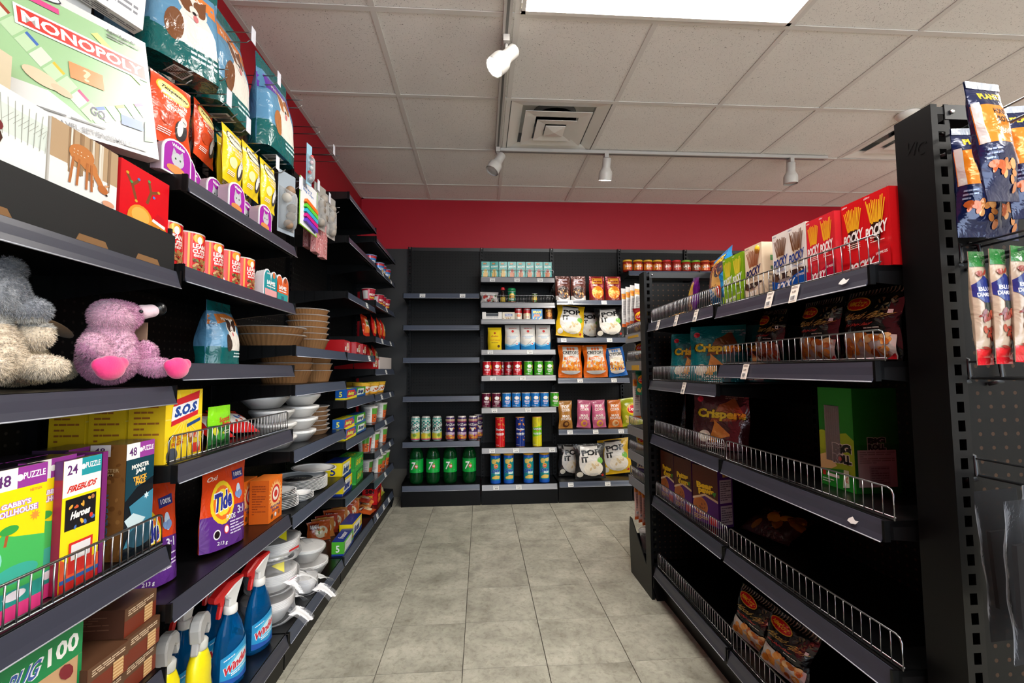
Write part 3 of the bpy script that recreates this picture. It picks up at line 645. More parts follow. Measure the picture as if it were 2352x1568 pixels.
a = Art(1.2); a.band(0, .14, (150, 90, 50)); a.ell(.5, .55, .34, .3, (230, 180, 70)); a.food(.3, .45, .7, .65, 6, [(190, 120, 40), (240, 200, 90)], .1, 1); a.rect(.15, .2, .85, .42, (30, 120, 80)); a.text('REAL', .5, .31, .5, .14, (240, 240, 230))
m = MB(); o = obj('cheese_shaker', tube_can(.034, .1, (16, 122, 84), a, 2.2), None, bpos(1177, z5, 3.75)); tag(o, 'green shaker can with a green screw lid', 'shaker can'); MB((16, 130, 74)).lathe([(.0345, 0), (.0345, .022), (.031, .026)], 24).build('lid', 'plastic', o, (0, 0, .1))
a = Art(1.3); a.band(.3, .6, (230, 190, 70)); a.food(.1, .05, .9, .3, 8, [(200, 50, 30), (90, 130, 40)], .1, 4); a.text('CORN', .5, .7, .7, .2, (240, 220, 150))
put('small_food_can', tube_can(.024, .082, (60, 84, 40), a), 'small green and red food can alone behind the fence', 'can', bpos(1230, z5, 3.74))
# --- grocery shelf
z4 = BS[1][4]
m = MB((224, 220, 214)); m.box(-.08, .08, -.05, .05, 0, .022); m.box(-.08, -.05, -.05, .05, .022, .058); m.box(.05, .08, -.05, .05, .022, .058); m.box(-.05, .05, -.02, .05, .02, .05, (26, 34, 44)); m.box(-.05, .05, .03, .05, .05, .058); a = Art(.3); a.lines(.2, .1, .8, .32, 2, (150, 150, 160)); a.paste(m, lambda u, v, h: (-.08+.16*u, -.05-h, .06*v))
put('display_tray', m.mesh('tray', 'carton'), 'open white carton tray with dark packets inside', 'carton', bpos(1131, z4, 3.74))
a = Art(.6); a.rect(.2, .42, .82, .78, (120, 130, 170)); a.text('TRAIL', .5, .6, .5, .2, (230, 230, 235)); a.food(.05, .05, .7, .28, 9, [(150, 110, 70), (196, 160, 110)], .06, 2)
put('biscuit_box', carton(.1, .05, .06, (222, 212, 192), a), 'low cream biscuit box next to the white tray', 'box', bpos(1169, z4, 3.74))
def soup(px, col1, col2, lab, art):
    me = tube_can(.032, .1, col2, art, 2.4, lipc=(180, 176, 170)); return put('soup_can', me, lab, 'can', bpos(px, z4, 3.745))
a = Art(1.3); a.band(0, .52, (232, 222, 206)); a.band(.52, 1, (176, 24, 34)); a.text('Campbells', .5, .82, .6, .16, (240, 236, 228), 0, .2); a.ell(.52, .3, .22, .13, (220, 120, 80)); soup(1192, 0, (176, 24, 34), 'red and cream soup can with orange soup pictured', a)
a = Art(1.3); a.band(0, .5, (226, 214, 192)); a.band(.5, 1, (190, 30, 38)); a.text('Campbells', .5, .84, .6, .16, (240, 236, 228), 0, .2); a.ell(.5, .4, .24, .13, (230, 210, 160)); a.lines(.3, .1, .7, .25, 2, (170, 60, 50)); soup(1212, 0, (190, 30, 38), 'red and cream soup can with pale soup pictured', a)
a = Art(.82); a.band(0, 1, (30, 110, 156)); a.text('SPAM', .5, .72, .74, .24, (246, 214, 60), 0, 0, .05); a.rect(.25, .28, .75, .5, (230, 120, 60)); a.food(.1, .05, .9, .3, 8, [(220, 190, 130), (210, 150, 70)], .08, 1)
put('luncheon_meat_can', carton(.09, .05, .083, (30, 110, 156), a, mat='can_print'), 'blue rectangular luncheon meat can', 'can', bpos(1234.5, z4, 3.74))
a = Art(1.2); a.band(0, 1, (120, 66, 30)); a.ell(.55, .4, .3, .24, (206, 140, 60)); a.text('BEANS', .45, .74, .6, .16, (240, 190, 60)); a.food(.35, .3, .75, .5, 8, [(170, 80, 30), (230, 160, 80)], .07, 2); soup(1262, 0, (110, 56, 26), 'brown bean can at the end of the grocery row', a)
# --- flour and sugar
z3 = BS[1][3]
a = Art(1.7); a.band(0, 1, (236, 204, 20)); a.circ(.5, .74, .08, (180, 60, 30)); a.text('Robin', .5, .6, .5, .07, (180, 40, 30), 0, .2); a.text('TOUT USAGE', .5, .42, .72, .07, (206, 120, 30)); a.lines(.25, .28, .75, .34, 1, (120, 100, 20)); a.circ(.78, .16, .1, (90, 60, 30))
put('flour_bag', bag(.112, .185, .075, (236, 204, 20), a, 'brick', 'paper', 4, .02), 'yellow paper flour bag next to the white sugar bags', 'flour bag', bpos(1137, z3, 3.76))
a = Art(1.75); a.poly([(0, 0), (1, 0), (1, .26), (.6, .16), (.3, .12), (0, .2)], (40, 140, 206)); a.poly([(0, .2), (.3, .12), (.6, .16), (1, .26), (1, .32), (.6, .22), (.3, .18), (0, .26)], (130, 196, 232)); a.text('REDPATH', .5, .86, .5, .05, (206, 90, 80)); a.circ(.5, .74, .09, (214, 60, 60)); a.text('granulated', .5, .54, .7, .06, (150, 180, 214), 0, .2); a.lines(.3, .44, .7, .5, 1, (160, 190, 220)); a.circ(.78, .24, .09, (236, 236, 240)); a.circ(.78, .24, .04, (200, 60, 60)); a.bar(.4, .18, .75, .38, .02, (120, 130, 150))
sg = bag(.122, .205, .08, (226, 222, 216), a, 'brick', 'paper', 6, .02)
for k, px in enumerate((1178, 1213.5, 1249)): put('sugar_bag', sg, 'white and blue paper sugar bag in a row of three', 'sugar bag', bpos(px, z3, 3.76), (.03, -.02, .04)[k], 'white sugar bags')
# --- crisp tubes
def art_crisp(c, hl):
    a = Art(1.15); a.band(0, 1, c); a.text('PRINGLES', .5, .4, .46, .16, (240, 220, 226), 0, 0, .03); a.lines(.36, .2, .64, .27, 1, (250, 240, 240)); a.lines(.16, .07, .5, .11, 1, (250, 240, 240)); a.ell(.86, .62, .09, .16, hl); a.ell(.9, .5, .07, .08, (230, 180, 90)); a.ell(.5, .66, .2, .13, (244, 240, 236)); return a
CT = {n: tube_can(.0368, .116, c, art_crisp(c, hl), 2.6, lipc=(216, 206, 196)) for n, c, hl in (('red', (200, 22, 36), (236, 180, 40)), ('green', (64, 164, 30), (230, 220, 90)), ('maroon', (98, 18, 50), (226, 170, 40)), ('blue', (24, 118, 196), (230, 190, 90)))}
rowsC = ((BS[1][2], ((1119, 'red', 0), (1141, 'red', .1), (1155, 'red', .3, 3.92), (1168.5, 'red', .05, 3.83), (1188.5, 'red', 0), (1213.5, 'green', .25), (1237.5, 'green', .2), (1261, 'green', .1))), (BS[1][1], ((1116.5, 'maroon', .1), (1139.5, 'maroon', .15), (1163, 'blue', .2), (1185.5, 'blue', .05), (1208, 'blue', .15), (1229, 'blue', .1), (1250, 'blue', .2), (1273, 'green', .1))))
for q, (z, row) in enumerate(rowsC):
    for it in row:
        wh = 'on the shelf under the flour and sugar' if q == 0 else 'on the shelf above the tall crisp tubes'
        o = put('crisp_tube', CT[it[1]], 'short '+it[1]+' crisp tube '+wh, 'crisp tube', bpos(it[0], z, it[3] if len(it) > 3 else 3.738), it[2], 'short '+it[1]+' crisp tubes '+('upper row' if q == 0 else 'lower row'))
# --- tall tubes
def art_tall(c, tri, w1, lg, c2=None):
    a = Art(2.6); a.band(0, 1, c)
    if c2: a.poly([(0, .32), (1, .4), (1, .72), (0, .64)], c2)
    R = random.Random(5)
    for i in range(11):
        x, y = R.uniform(.05, .95), R.choice((R.uniform(.72, .97), R.uniform(.06, .34))); 
        if tri: r_ = R.uniform(0, 6); a.poly([(x+.09*math.cos(r_+t), y+.036*math.sin(r_+t)) for t in (0, 2.1, 4.2)], (226, 150, 60))
        else: a.ell(x, y, .07, .05, (200, 190, 60)); a.ell(x, y, .03, .02, c)
    a.text(lg, .5, .6, .72, .07, w1, 0, 0, .04, (20, 20, 20), .05); a.poly([(.4, .555), (.6, .555), (.5, .52)], (230, 90, 40)); a.text('minis', .5, .45, .7, .07, (246, 244, 240), 0, 0, .03); a.lines(.25, .39, .75, .41, 1, (246, 244, 240)); a.lines(.1, .05, .4, .07, 1, (246, 244, 240)); return a
for px, c, lg, tri, c2, nm in ((1148, (212, 24, 28), 'Doritos', 1, None, 'red'), (1194, (18, 46, 130), 'Doritos', 1, None, 'blue'), (1232.5, (226, 216, 24), 'FUNYUNS', 0, (130, 206, 20), 'yellow and lime')):
    put('tall_crisp_tube', tube_can(.0385, .238, c, art_tall(c, tri, (246, 246, 246), lg, c2), 2.6, 'can_print', lipc=(226, 160, 90)), 'tall '+nm+' tube of mini crisps', 'crisp tube', bpos(px, BS[1][0], 3.745))
# --- stax tubes
a = Art(2.1); a.rect(.08, .12, .92, .92, (16, 140, 140)); a.poly([(.4, .86), (.86, .92), (.86, .8), (.7, .76)], (232, 206, 120)); a.ell(.34, .8, .2, .09, (226, 194, 100), .3); a.ell(.5, .63, .17, .09, (236, 180, 60)); a.ell(.5, .61, .13, .06, (206, 40, 40)); a.text("Lay's", .5, .615, .2, .05, (250, 250, 240), .1, .2); a.text('Stax', .5, .46, .7, .16, (30, 70, 160), .1, .2, .05, (120, 180, 210)); a.rect(.42, .34, .82, .42, (210, 230, 226)); a.poly([(.2, .16), (.8, .16), (.86, .26), (.5, .3), (.2, .22)], (226, 190, 90))
sx = obj('stacked_crisp_tube', tube_can(.042, .222, (24, 92, 196), a, 2.5, 'plastic', lipc=(24, 80, 180))); MB((236, 176, 36)).lathe([(.042, 0), (.042, .012), (.039, .016)], 24).build('lid', 'plastic', sx, (0, 0, .222))
for k, px in enumerate((1137, 1167, 1212, 1248)):
    o = sx if k == 0 else dup(sx); o.location = bpos(px, .159, 3.748); o.rotation_euler.z = (.05, .1, .02, -.03)[k]; tag(o, 'blue and teal stacked crisp tube with yellow lid on the base shelf', 'crisp tube', 'stacked crisp tubes on the base shelf')
# --- bay of bags
def bagput(name, W, H, D, col, art, label, px, z, y, kind='pillow', seed=0, group=None, rot=(0, 0, 0), mat='film', **k):
    return put(name, bag(W, H, D, col, art, kind, mat, seed, **k), label, 'snack bag', bpos(px, z, y), 0, group, (rot[0], rot[1], rot[2]))
z = BS[2][3]
def art_nut(): 
    a = Art(1.35); a.band(0, .2, (212, 208, 204)); a.rect(.12, .56, .88, .92, (96, 46, 36)); a.lines(.2, .62, .8, .88, 4, (206, 190, 200), 4, .6); a.ell(.5, .32, .42, .27, (52, 34, 28)); a.food(.15, .16, .85, .5, 26, [(200, 150, 90), (90, 54, 36), (170, 110, 60), (60, 36, 28)], .07, 3); return a
nb = bag(.124, .208, .05, (90, 44, 36), art_nut(), 'stand', 'foil_film', 2)
for k, px in enumerate((1296, 1332)): put('nut_pouch', nb, 'brown and silver pouch of chocolate nuts on the top popcorn shelf', 'snack pouch', bpos(px, z, 3.75-.0*k), (.05, -.06)[k], 'brown nut pouches')
a = Art(1.4); a.band(0, .12, (120, 40, 20)); a.rect(.18, .7, .86, .92, (226, 150, 40)); a.lines(.24, .74, .8, .9, 2, (130, 30, 24), 1, .6); a.lines(.2, .58, .85, .68, 1, (240, 200, 180), 2, .7); a.ell(.54, .34, .38, .26, (236, 140, 24)); a.food(.28, .2, .8, .5, 14, [(240, 160, 40), (214, 112, 16), (246, 180, 70)], .13, 8, .5); a.ell(.54, .2, .3, .1, (226, 120, 20))
mg = bag(.13, .208, .05, (140, 24, 30), a, 'stand', 'foil_film', 5)
for k, px in enumerate((1375, 1413)): put('mango_pouch', mg, 'dark red pouch of dried orange fruit beside the nut pouches', 'snack pouch', bpos(px, z-.0, 3.75), (.03, -.05)[k], 'dark red fruit pouches')
def art_pop(y):
    a = Art(1.1); dk = (28, 28, 28); a.ell(.47, .5, .38, .4, (220, 216, 210)); a.poly([(.14, .55), (.8, .55), (.74, .97), (.2, .97)], (220, 216, 210)); a.ell(.5, .95, .34, .03, (60, 56, 54)); a.text('POP', .52, .75, .62, .17, dk, .05, 0, .05); a.text('IT', .3, .56, .24, .16, dk, .05, 0, .06)
    a.circ(.82, .52, .1, (110, 176, 60)); a.ell(.58, .3, .32, .22, (238, 230, 214)); a.food(.42, .28, .7, .48, 7, [(238, 222, 190), (226, 204, 160), (216, 190, 150)], .07, 2); a.lines(.45, .1, .85, .17, 2, (210, 200, 150) if y else (200, 200, 200), 5); a.ell(.14, .14, .1, .08, (236, 230, 214)); a.circ(.88, .1, .04, (206, 50, 40)); return a
PB = {(y, s): bag(.245, .27, .075, (222, 178, 24) if y else (30, 30, 30), art_pop(y), 'pillow', 'film', 10+s, .05) for y in (0, 1) for s in (0, 1)}
PLAB = {1: 'white and yellow popcorn bag ', 0: 'white and black popcorn bag '}
z = BS[2][2]
def popb(px, z, y, yel, s, wh, rot, group=None, sc=1.0):
    o = put('popcorn_bag', PB[(yel, s)], PLAB[yel]+wh, 'popcorn bag', bpos(px, z, y), 0, group, rot); o.scale = (sc, 1, sc*1.0); return o
popb(1310, z, 3.76, 1, 0, 'leaning on the middle popcorn shelf', (-.13, .1, .05)); popb(1357, z, 3.88, 0, 0, 'squeezed between two others', (-.13, .0, 0), sc=.93); popb(1405, z, 3.76, 0, 1, 'crumpled at the shelf end', (-.12, -.04, -.1), sc=.96)
def art_cret(c, g):
    a = Art(1.2); a.poly([(.1, .3), (.9, .3), (.82, .96), (.18, .96)], (226, 220, 212)); 
    for i in range(3): a.ell(.38+.12*i, .87, .05, .05, (232, 120, 70) if not g else (110, 150, 210))
    a.text('CRETORS', .5, .75, .7, .11, (30, 30, 32), 0, 0, .03); a.poly([(.18, .6), (.5, .64), (.82, .6), (.82, .52), (.5, .56), (.18, .52)], (230, 110, 40) if not g else (200, 190, 160)); a.text('CHEESE' if not g else 'CHICAGO', .5, .58, .5, .05, (246, 240, 230))
    a.food(.14, .18, .86, .47, 44, [(232, 140, 40), (240, 170, 70), (214, 110, 30)] if not g else [(226, 160, 70), (200, 120, 50), (236, 200, 130)], .07, 4); a.ell(.5, .2, .4, .11, (206, 204, 202), 0, 20, PI, 2*PI); return a
z = BS[2][1]
cb = bag(.204, .272, .08, (226, 108, 24), art_cret(0, 0), 'pillow', 'film', 21); cbb = bag(.158, .245, .075, (24, 96, 176), art_cret(0, 1), 'pillow', 'film', 24)
put('popcorn_bag', cb, 'orange cheese popcorn bag on the shelf below the black and white bags', 'popcorn bag', bpos(1311, z, 3.765), 0, 'orange cheese popcorn bags', (-.1, .02, .05)); put('popcorn_bag', cb, 'orange cheese popcorn bag on the shelf below the black and white bags', 'popcorn bag', bpos(1370, z, 3.755), 0, 'orange cheese popcorn bags', (-.1, -.02, -.04)); put('popcorn_bag', cbb, 'blue popcorn bag next to the orange ones', 'popcorn bag', bpos(1421, z, 3.76), 0, None, (-.1, -.12, -.08))
z = BS[2][0]
def art_mais(c, pic):
    a = Art(1.8); a.text('POP', .5, .78, .5, .11, (238, 230, 220), 0, 0, .02); a.text('CORN', .5, .66, .64, .1, (238, 230, 220), 0, 0, .02); a.text('MAIS', .5, .44, .56, .09, (238, 230, 220), 0, 0, .02); a.text('SOUFFLE', .5, .34, .8, .09, (238, 230, 220), 0, 0, .02); a.ell(.5, .15, .24, .12, pic); a.ell(.54, .16, .14, .06, c); return a
for px, c, pic, nm, rt, sd in ((1298, (170, 116, 50), (90, 50, 24), 'tan popcorn bag at the bay edge', (-.06, 0, .1), 31), (1339, (196, 96, 130), (226, 160, 60), 'pink popcorn bag slouching to the side', (-.1, .06, 0), 32), (1376, (200, 100, 136), (230, 170, 60), 'pink popcorn bag beside the orange one', (-.08, -.04, 0), 33), (1412, (206, 110, 40), (230, 190, 140), 'orange popcorn bag between the pink and the lime ones', (-.08, -.03, -.1), 34)):
    put('popcorn_bag', bag(.116, .225, .055, c, art_mais(c, pic), 'pillow', 'film', sd), nm, 'popcorn bag', bpos(px, z, 3.755), 0, None, rt)
a = Art(1.4); a.ell(.6, .58, .3, .2, (236, 190, 40)); a.ell(.6, .58, .25, .14, (206, 30, 40)); a.text("Lay's", .6, .585, .36, .14, (250, 250, 246), .1, .15); a.food(.2, .1, .8, .35, 6, [(236, 210, 110)], .14, 1)
put('crisp_bag', bag(.17, .23, .07, (170, 176, 30), a, 'pillow', 'film', 36), 'lime green crisp bag at the end of the popcorn shelf', 'crisp bag', bpos(1452, z, 3.77), 0, None, (-.1, -.15, -.15))
z = .169
popb(1310, z, 3.87, 0, 0, 'on the base shelf next to the crisp tubes', (-.1, .03, .1), sc=.96); popb(1354, z, 3.745, 0, 1, 'standing forward on the base shelf', (-.06, -.03, 0), sc=1.05); popb(1414, z, 3.87, 1, 1, 'on the base shelf', (-.1, -.1, -.05), sc=1.07)
# --- salsa jars
z = BS[3][0]
def jar(lidc, lc):
    m = MB((150, 34, 18)); m.lathe([(.034, 0), (.04, .005), (.041, .02), (.041, .07), (.037, .082), (.034, .086)], 22); a = Art(.9); a.band(.1, .78, lc); a.text('SALSA', .5, .5, .6, .26, (40, 24, 20), .1, 0, .03); a.text('SALSA', .49, .52, .6, .26, (244, 240, 226), .1, 0, .01); a.ell(.72, .3, .18, .16, (210, 60, 30)); a.paste(m, cyl_fn(.0412, .07, 2.4, .008), 12, 0)
    o = obj('salsa_jar', m.mesh('jar', 'can_print')); MB(lidc).lathe([(.038, 0), (.039, .003), (.039, .013), (.036, .015)], 22).build('lid', 'plastic', o, (0, 0, .085)); return o
seen = {}
for k, (px, ln, lc, bc) in enumerate(((1448, 'yellow', (206, 160, 30), (206, 120, 30)), (1472, 'yellow', (206, 160, 30), (196, 60, 30)), (1495, 'yellow', (206, 160, 30), (176, 60, 40)), (1517.5, 'yellow', (206, 160, 30), (196, 120, 30)), (1539, 'red', (190, 40, 40), (160, 50, 40)), (1562, 'red', (190, 40, 40), (160, 50, 40)), (1584.5, 'green', (110, 160, 40), (120, 70, 40)), (1607, 'green', (110, 160, 40), (120, 70, 40)), (1629, 'orange', (196, 90, 30), (206, 110, 40)), (1651, 'orange', (196, 90, 30), (206, 110, 40)), (1673, 'orange', (196, 90, 30), (206, 110, 40)))):
    o = dup(seen[ln]) if ln in seen else seen.setdefault(ln, jar(lc, bc)); o.location = bpos(px, z, 3.75); o.rotation_euler.z = random.uniform(-.15, .15); tag(o, 'glass jar of red salsa with '+ln+' lid', 'salsa jar', 'salsa jars with '+ln+' lids')
# ================================================================ goods on the left wall, games, pet food and cleaning
HP = PI/2
def L(y, z, x=-.73): return Vector((x, y, z))
# --- black display tray with picture puzzles
t = empty('display_tray', 'long black corrugated display tray on the shelf above the plush toys', 'display tray', (-.71, .78, 1.3005), HP)
m = MB((20, 20, 21)); m.box(-.33, .318, 0, .006, 0, .083); m.box(-.33, .318, .259, .265, 0, .12); m.box(-.33, -.324, .006, .259, 0, .1); m.box(.312, .318, .006, .259, 0, .1); m.box(-.324, .312, .006, .259, 0, .006); m.build('tray', 'matte', t)
for x in (-.12, .06, .2): MB((122, 88, 54)).prism([(x, .002), (x+.07, .002), (x+.062, .014), (x+.006, .014)], 'y', -.0006, .0002).build('hand_slot', 'paper', t)
def art_deer():
    a = Art(1.35); a.band(0, .46, (224, 222, 220)); a.band(.46, 1, (176, 148, 116)); R = random.Random(3)
    for i in range(17): x = R.uniform(.01, .97); w = R.uniform(.012, .04); a.rect(x, .34+R.uniform(-.05, .1), x+w, 1, R.choice([(206, 196, 180), (140, 112, 86), (222, 214, 202), (150, 120, 90)]))
    br = (186, 118, 66); a.ell(.42, .68, .18, .15, br, -.5); a.ell(.52, .58, .16, .09, br, -.8); a.bar(.58, .56, .74, .34, .1, br); a.ell(.76, .31, .085, .06, (176, 104, 56), -.9); a.poly([(.66, .4), (.72, .44), (.7, .36)], br); a.poly([(.78, .4), (.86, .42), (.8, .35)], (200, 150, 110)); a.circ(.82, .25, .02, (40, 30, 26))
    for x0, x1 in ((.3, .26), (.38, .36), (.5, .5), (.56, .58)): a.bar(x0, .6, x1, .2, .035, (170, 104, 58))
    for i in range(8): a.circ(.3+.05*(i % 5), .66+.05*(i//4), .01, (228, 200, 170))
    a.ell(.85, .12, .1, .05, (206, 150, 120)); return a
def art_rein():
    a = Art(1.3); a.band(0, 1, (206, 20, 30)); br = (120, 70, 40)
    for pts in (((.3, .45), (.22, .66), (.12, .8)), ((.22, .66), (.34, .78)), ((.52, .46), (.6, .68), (.55, .84)), ((.6, .68), (.74, .74))):
        for p, q in zip(pts[:-1], pts[1:]): a.bar(p[0], p[1], q[0], q[1], .055, br)
    for x, y, c in ((.12, .82, (200, 160, 50)), (.34, .8, (60, 110, 170)), (.55, .86, (60, 150, 80)), (.76, .75, (190, 150, 50)), (.2, .7, (60, 150, 80)), (.66, .62, (70, 120, 190)), (.3, .42, (206, 160, 60))): a.circ(x, y, .03, c)
    a.ell(.4, .12, .26, .26, (214, 140, 50)); a.ell(.4, .2, .18, .14, (230, 170, 80)); a.ell(.78, .1, .17, .16, (206, 130, 44)); a.ell(.88, .0, .08, .05, (230, 210, 180)); a.poly([(.66, .22), (.74, .36), (.9, .32), (.92, .2)], (190, 24, 34)); a.bar(.64, .22, .92, .16, .07, (236, 232, 226)); a.circ(.9, .06, .025, (30, 20, 18)); a.circ(.8, .11, .018, (30, 20, 18)); return a
def art_ox():
    a = Art(1.35); a.band(0, 1, (222, 226, 222)); a.band(.45, .8, (206, 214, 206)); 
    for i in range(9): a.bar(.5+.06*i, .42, .45+.07*i, .9, .006, (150, 150, 140)); a.bar(.55+.05*i, .6, .65+.05*i, .75, .005, (160, 160, 150))
    a.ell(.22, .36, .34, .2, (66, 42, 34)); a.ell(.42, .5, .14, .1, (110, 40, 44)); a.bar(.1, .3, .1, .04, .07, (60, 40, 34)); a.bar(.38, .3, .4, .05, .06, (60, 40, 34)); return a
def card(art, W, H, col, label, y, z, x, tilt=0, rz=0, d=.02): return put('picture_puzzle', carton(W, d, H, col, art, mat='gloss_carton'), label, 'puzzle', L(y, z, x-d/2), 0, None, (tilt, 0, HP+rz))
card(art_deer().squash(.36), .142, .192, (214, 206, 196), 'puzzle picturing a fawn in a snowy birch wood', .868, 1.3085, -.722); card(art_rein().squash(.34), .142, .192, (190, 20, 30), 'red puzzle picturing a dog with antlers and bells', 1.018, 1.3085, -.722)
card(art_ox().squash(.36), .16, .195, (222, 226, 222), 'pale puzzle picturing a dark animal in snow', .712, 1.3085, -.723)
a = Art(1.35); a.band(0, 1, (150, 120, 92)); a.rect(.1, 0, .2, 1, (200, 190, 176)); a.rect(.4, 0, .55, 1, (90, 70, 54)); a.rect(.8, 0, .9, 1, (210, 200, 186)); card(a, .142, .192, (120, 96, 74), 'brown birch trunk puzzle behind the fawn one', .852, 1.3085, -.748)
card(Art(1.3).band(0, 1, (170, 20, 28)).rect(.1, .5, .9, .9, (60, 80, 50)), .142, .186, (150, 16, 24), 'red puzzle tucked behind the antlered dog one', 1.008, 1.3085, -.748)
a = Art(1.35); a.band(0, 1, (206, 190, 160)); a.ell(.6, .6, .3, .24, (196, 130, 60)); a.ell(.55, .72, .14, .1, (60, 36, 24)); a.food(.3, .1, 1, .4, 12, [(180, 30, 36), (60, 80, 40), (120, 60, 40)], .1, 3); card(a, .17, .3, (206, 190, 160), 'tall puzzle picturing a spotted animal and red berries', .722, 1.3085, -.80)
# --- property trading board games hung face out
def art_mono():
    a = Art(.9); a.band(0, 1, (206, 206, 203)); a.poly([(.0, .26), (.33, .26), (.55, .12), (.98, .4), (.98, .96), (.02, .96)], (150, 186, 138)); a.band(.94, 1, (208, 208, 206)); a.band(0, .12, (208, 208, 206))
    for (x0, y0, x1, y1, n) in ((.0, .74, .56, .13, 9), (.58, .13, .98, .36, 6)):
        for i in range(n):
            u0, u1 = i/n, (i+.86)/n; dx, dy = x1-x0, y1-y0; nx, ny = (.07, .09) if n == 9 else (-.06, .09)
            P0 = (x0+dx*u0, y0+dy*u0); P1 = (x0+dx*u1, y0+dy*u1); a.poly([P0, P1, (P1[0]+nx, P1[1]+ny), (P0[0]+nx, P0[1]+ny)], [(178, 202, 164), (198, 212, 188), (178, 202, 164)][i % 3])
            if i % 2: a.poly([(P0[0]+nx*.8, P0[1]+ny*.8), (P1[0]+nx*.8, P1[1]+ny*.8), (P1[0]+nx, P1[1]+ny), (P0[0]+nx, P0[1]+ny)], [(150, 60, 40), (60, 100, 170), (206, 170, 40), (200, 50, 110)][(i//2+(n == 6)) % 4])
    a.poly([(.1, .9), (.44, .9), (.44, .86), (.1, .86)], (206, 70, 130)); a.poly([(.62, .84), (.92, .6), (.95, .62), (.66, .87)], (230, 226, 120))
    a.poly([(.2, .65), (.98, .65), (.98, .79), (.2, .79)], (240, 236, 232)); a.poly([(.215, .665), (.965, .665), (.965, .775), (.215, .775)], (196, 52, 44)); a.text('MONOPOLY', .59, .72, .71, .08, (246, 244, 240), 0, 0, .03)
    a.poly([(.46, .42), (.66, .42), (.66, .54), (.46, .54)], (232, 130, 70)); a.text('?', .56, .48, .05, .09, (240, 190, 150)); a.text('GO', .6, .22, .09, .07, (70, 60, 90), -.2); a.ell(.3, .33, .1, .05, (226, 186, 156), -.3); a.ell(.4, .29, .06, .03, (220, 176, 146), -.3)
    a.ell(.3, .955, .16, .04, (60, 60, 66)); a.ell(.3, .955, .15, .034, (236, 236, 234)); a.text('Colorforms', .3, .955, .24, .035, (40, 40, 50), 0, .2); a.text('Ages/Ages 8+', .82, .93, .2, .03, (60, 60, 60)); a.lines(.72, .87, .94, .91, 2, (120, 120, 120), 2)
    a.rect(.75, .2, .9, .28, (50, 90, 150)); a.poly([(.9, .12), (.98, .14), (.99, .3), (.92, .3)], (120, 150, 120)); a.text('20', .945, .2, .05, .06, (220, 230, 220)); a.lines(.1, .1, .9, .125, 1, (120, 120, 120), 3); a.text("TRAVEL SET/ENSEMBLE", .55, .05, .5, .04, (120, 120, 124)); a.lines(.76, .02, .98, .06, 1, (150, 150, 150), 3); return a
sp = Art(5); sp.band(0, 1, (206, 214, 200)); sp.band(.0, .1, (190, 205, 180)); sp.rect(.1, .62, .9, .96, (170, 30, 50)); sp.text('MONOPOLY', .5, .8, 1.6, .07, (240, 236, 232), PI/2); 
mono = carton(.29, .035, .262, (196, 206, 190), art_mono(), sp, sidecol=(180, 190, 170), topcol=(224, 222, 218), mat='gloss_carton')
HOOK = MB(); HOOK.tube([(0, 0, 0), (0, -.27, 0), (0, -.285, .012)], .002, 6); HOOK.tube([(0, 0, .033), (0, -.27, .033), (0, -.288, .033)], .0016, 6); HOOK.box(-.018, .018, -.002, 0, -.015, .045); HOOK = HOOK.mesh('peg_hook', 'hook_steel')
HTAG = MB((226, 226, 228)); HTAG.box(-.012, .014, -.0012, 0, -.034, .014); HTAG = HTAG.mesh('price_holder', 'tag_holder')
def hook(y, z, lab='bare steel peg hook on the pegboard', tagm=True, x=LX+.0105, rz=HP, group='steel peg hooks'):
    o = put('peg_hook', HOOK, lab, 'peg hook', Vector((x, y, z)), rz, group)
    if tagm: obj('price_holder', HTAG, o, (0, -.289, .033))
    return o
MONOLAB = ['white and green board game box facing the aisle', 'board game box showing only its green edge', 'board game box pushed back at the frame side']
for k, (y, x, z, rz, roll) in enumerate(((.94, -.80, 1.515, -.36, -.12), (.79, -.925, 1.55, -.3, -.1))):
    put('board_game_box', mono, ('white and green property trading board game box with red title band', 'second board game box half hidden behind the front one', 'third board game box leaning behind the puzzles')[k], 'board game', L(y, z, x), 0, 'hanging board games', (-.05, roll, HP+rz))
bt = Art(.2); bt.lines(.05, .1, .95, .9, 4, (120, 120, 124), 3); ft = Art(.8); ft.band(0, .3, (232, 232, 230)); ft.lines(.1, .05, .9, .25, 3, (130, 130, 136), 2); ft.circ(.5, .6, .2, (170, 170, 176))
bx = carton(.13, .032, .19, (228, 226, 222), ft, Art(4).band(0, 1, (222, 220, 216)), bottom=bt); bg = carton(.13, .032, .19, (40, 130, 70), ft, None, bottom=bt, sidecol=(40, 120, 66))
for k, (y, z, xx, me, lb) in enumerate(((.985, 1.835, -.80, bx, 'white carton hanging by the pet treats with small print underneath'), (.935, 1.82, -.87, bg, 'green edged carton hanging beside the white one'))): put('hanging_carton', me, lb, 'carton', L(y, z, xx), 0, 'hanging small cartons', (0, .05, HP-.45))
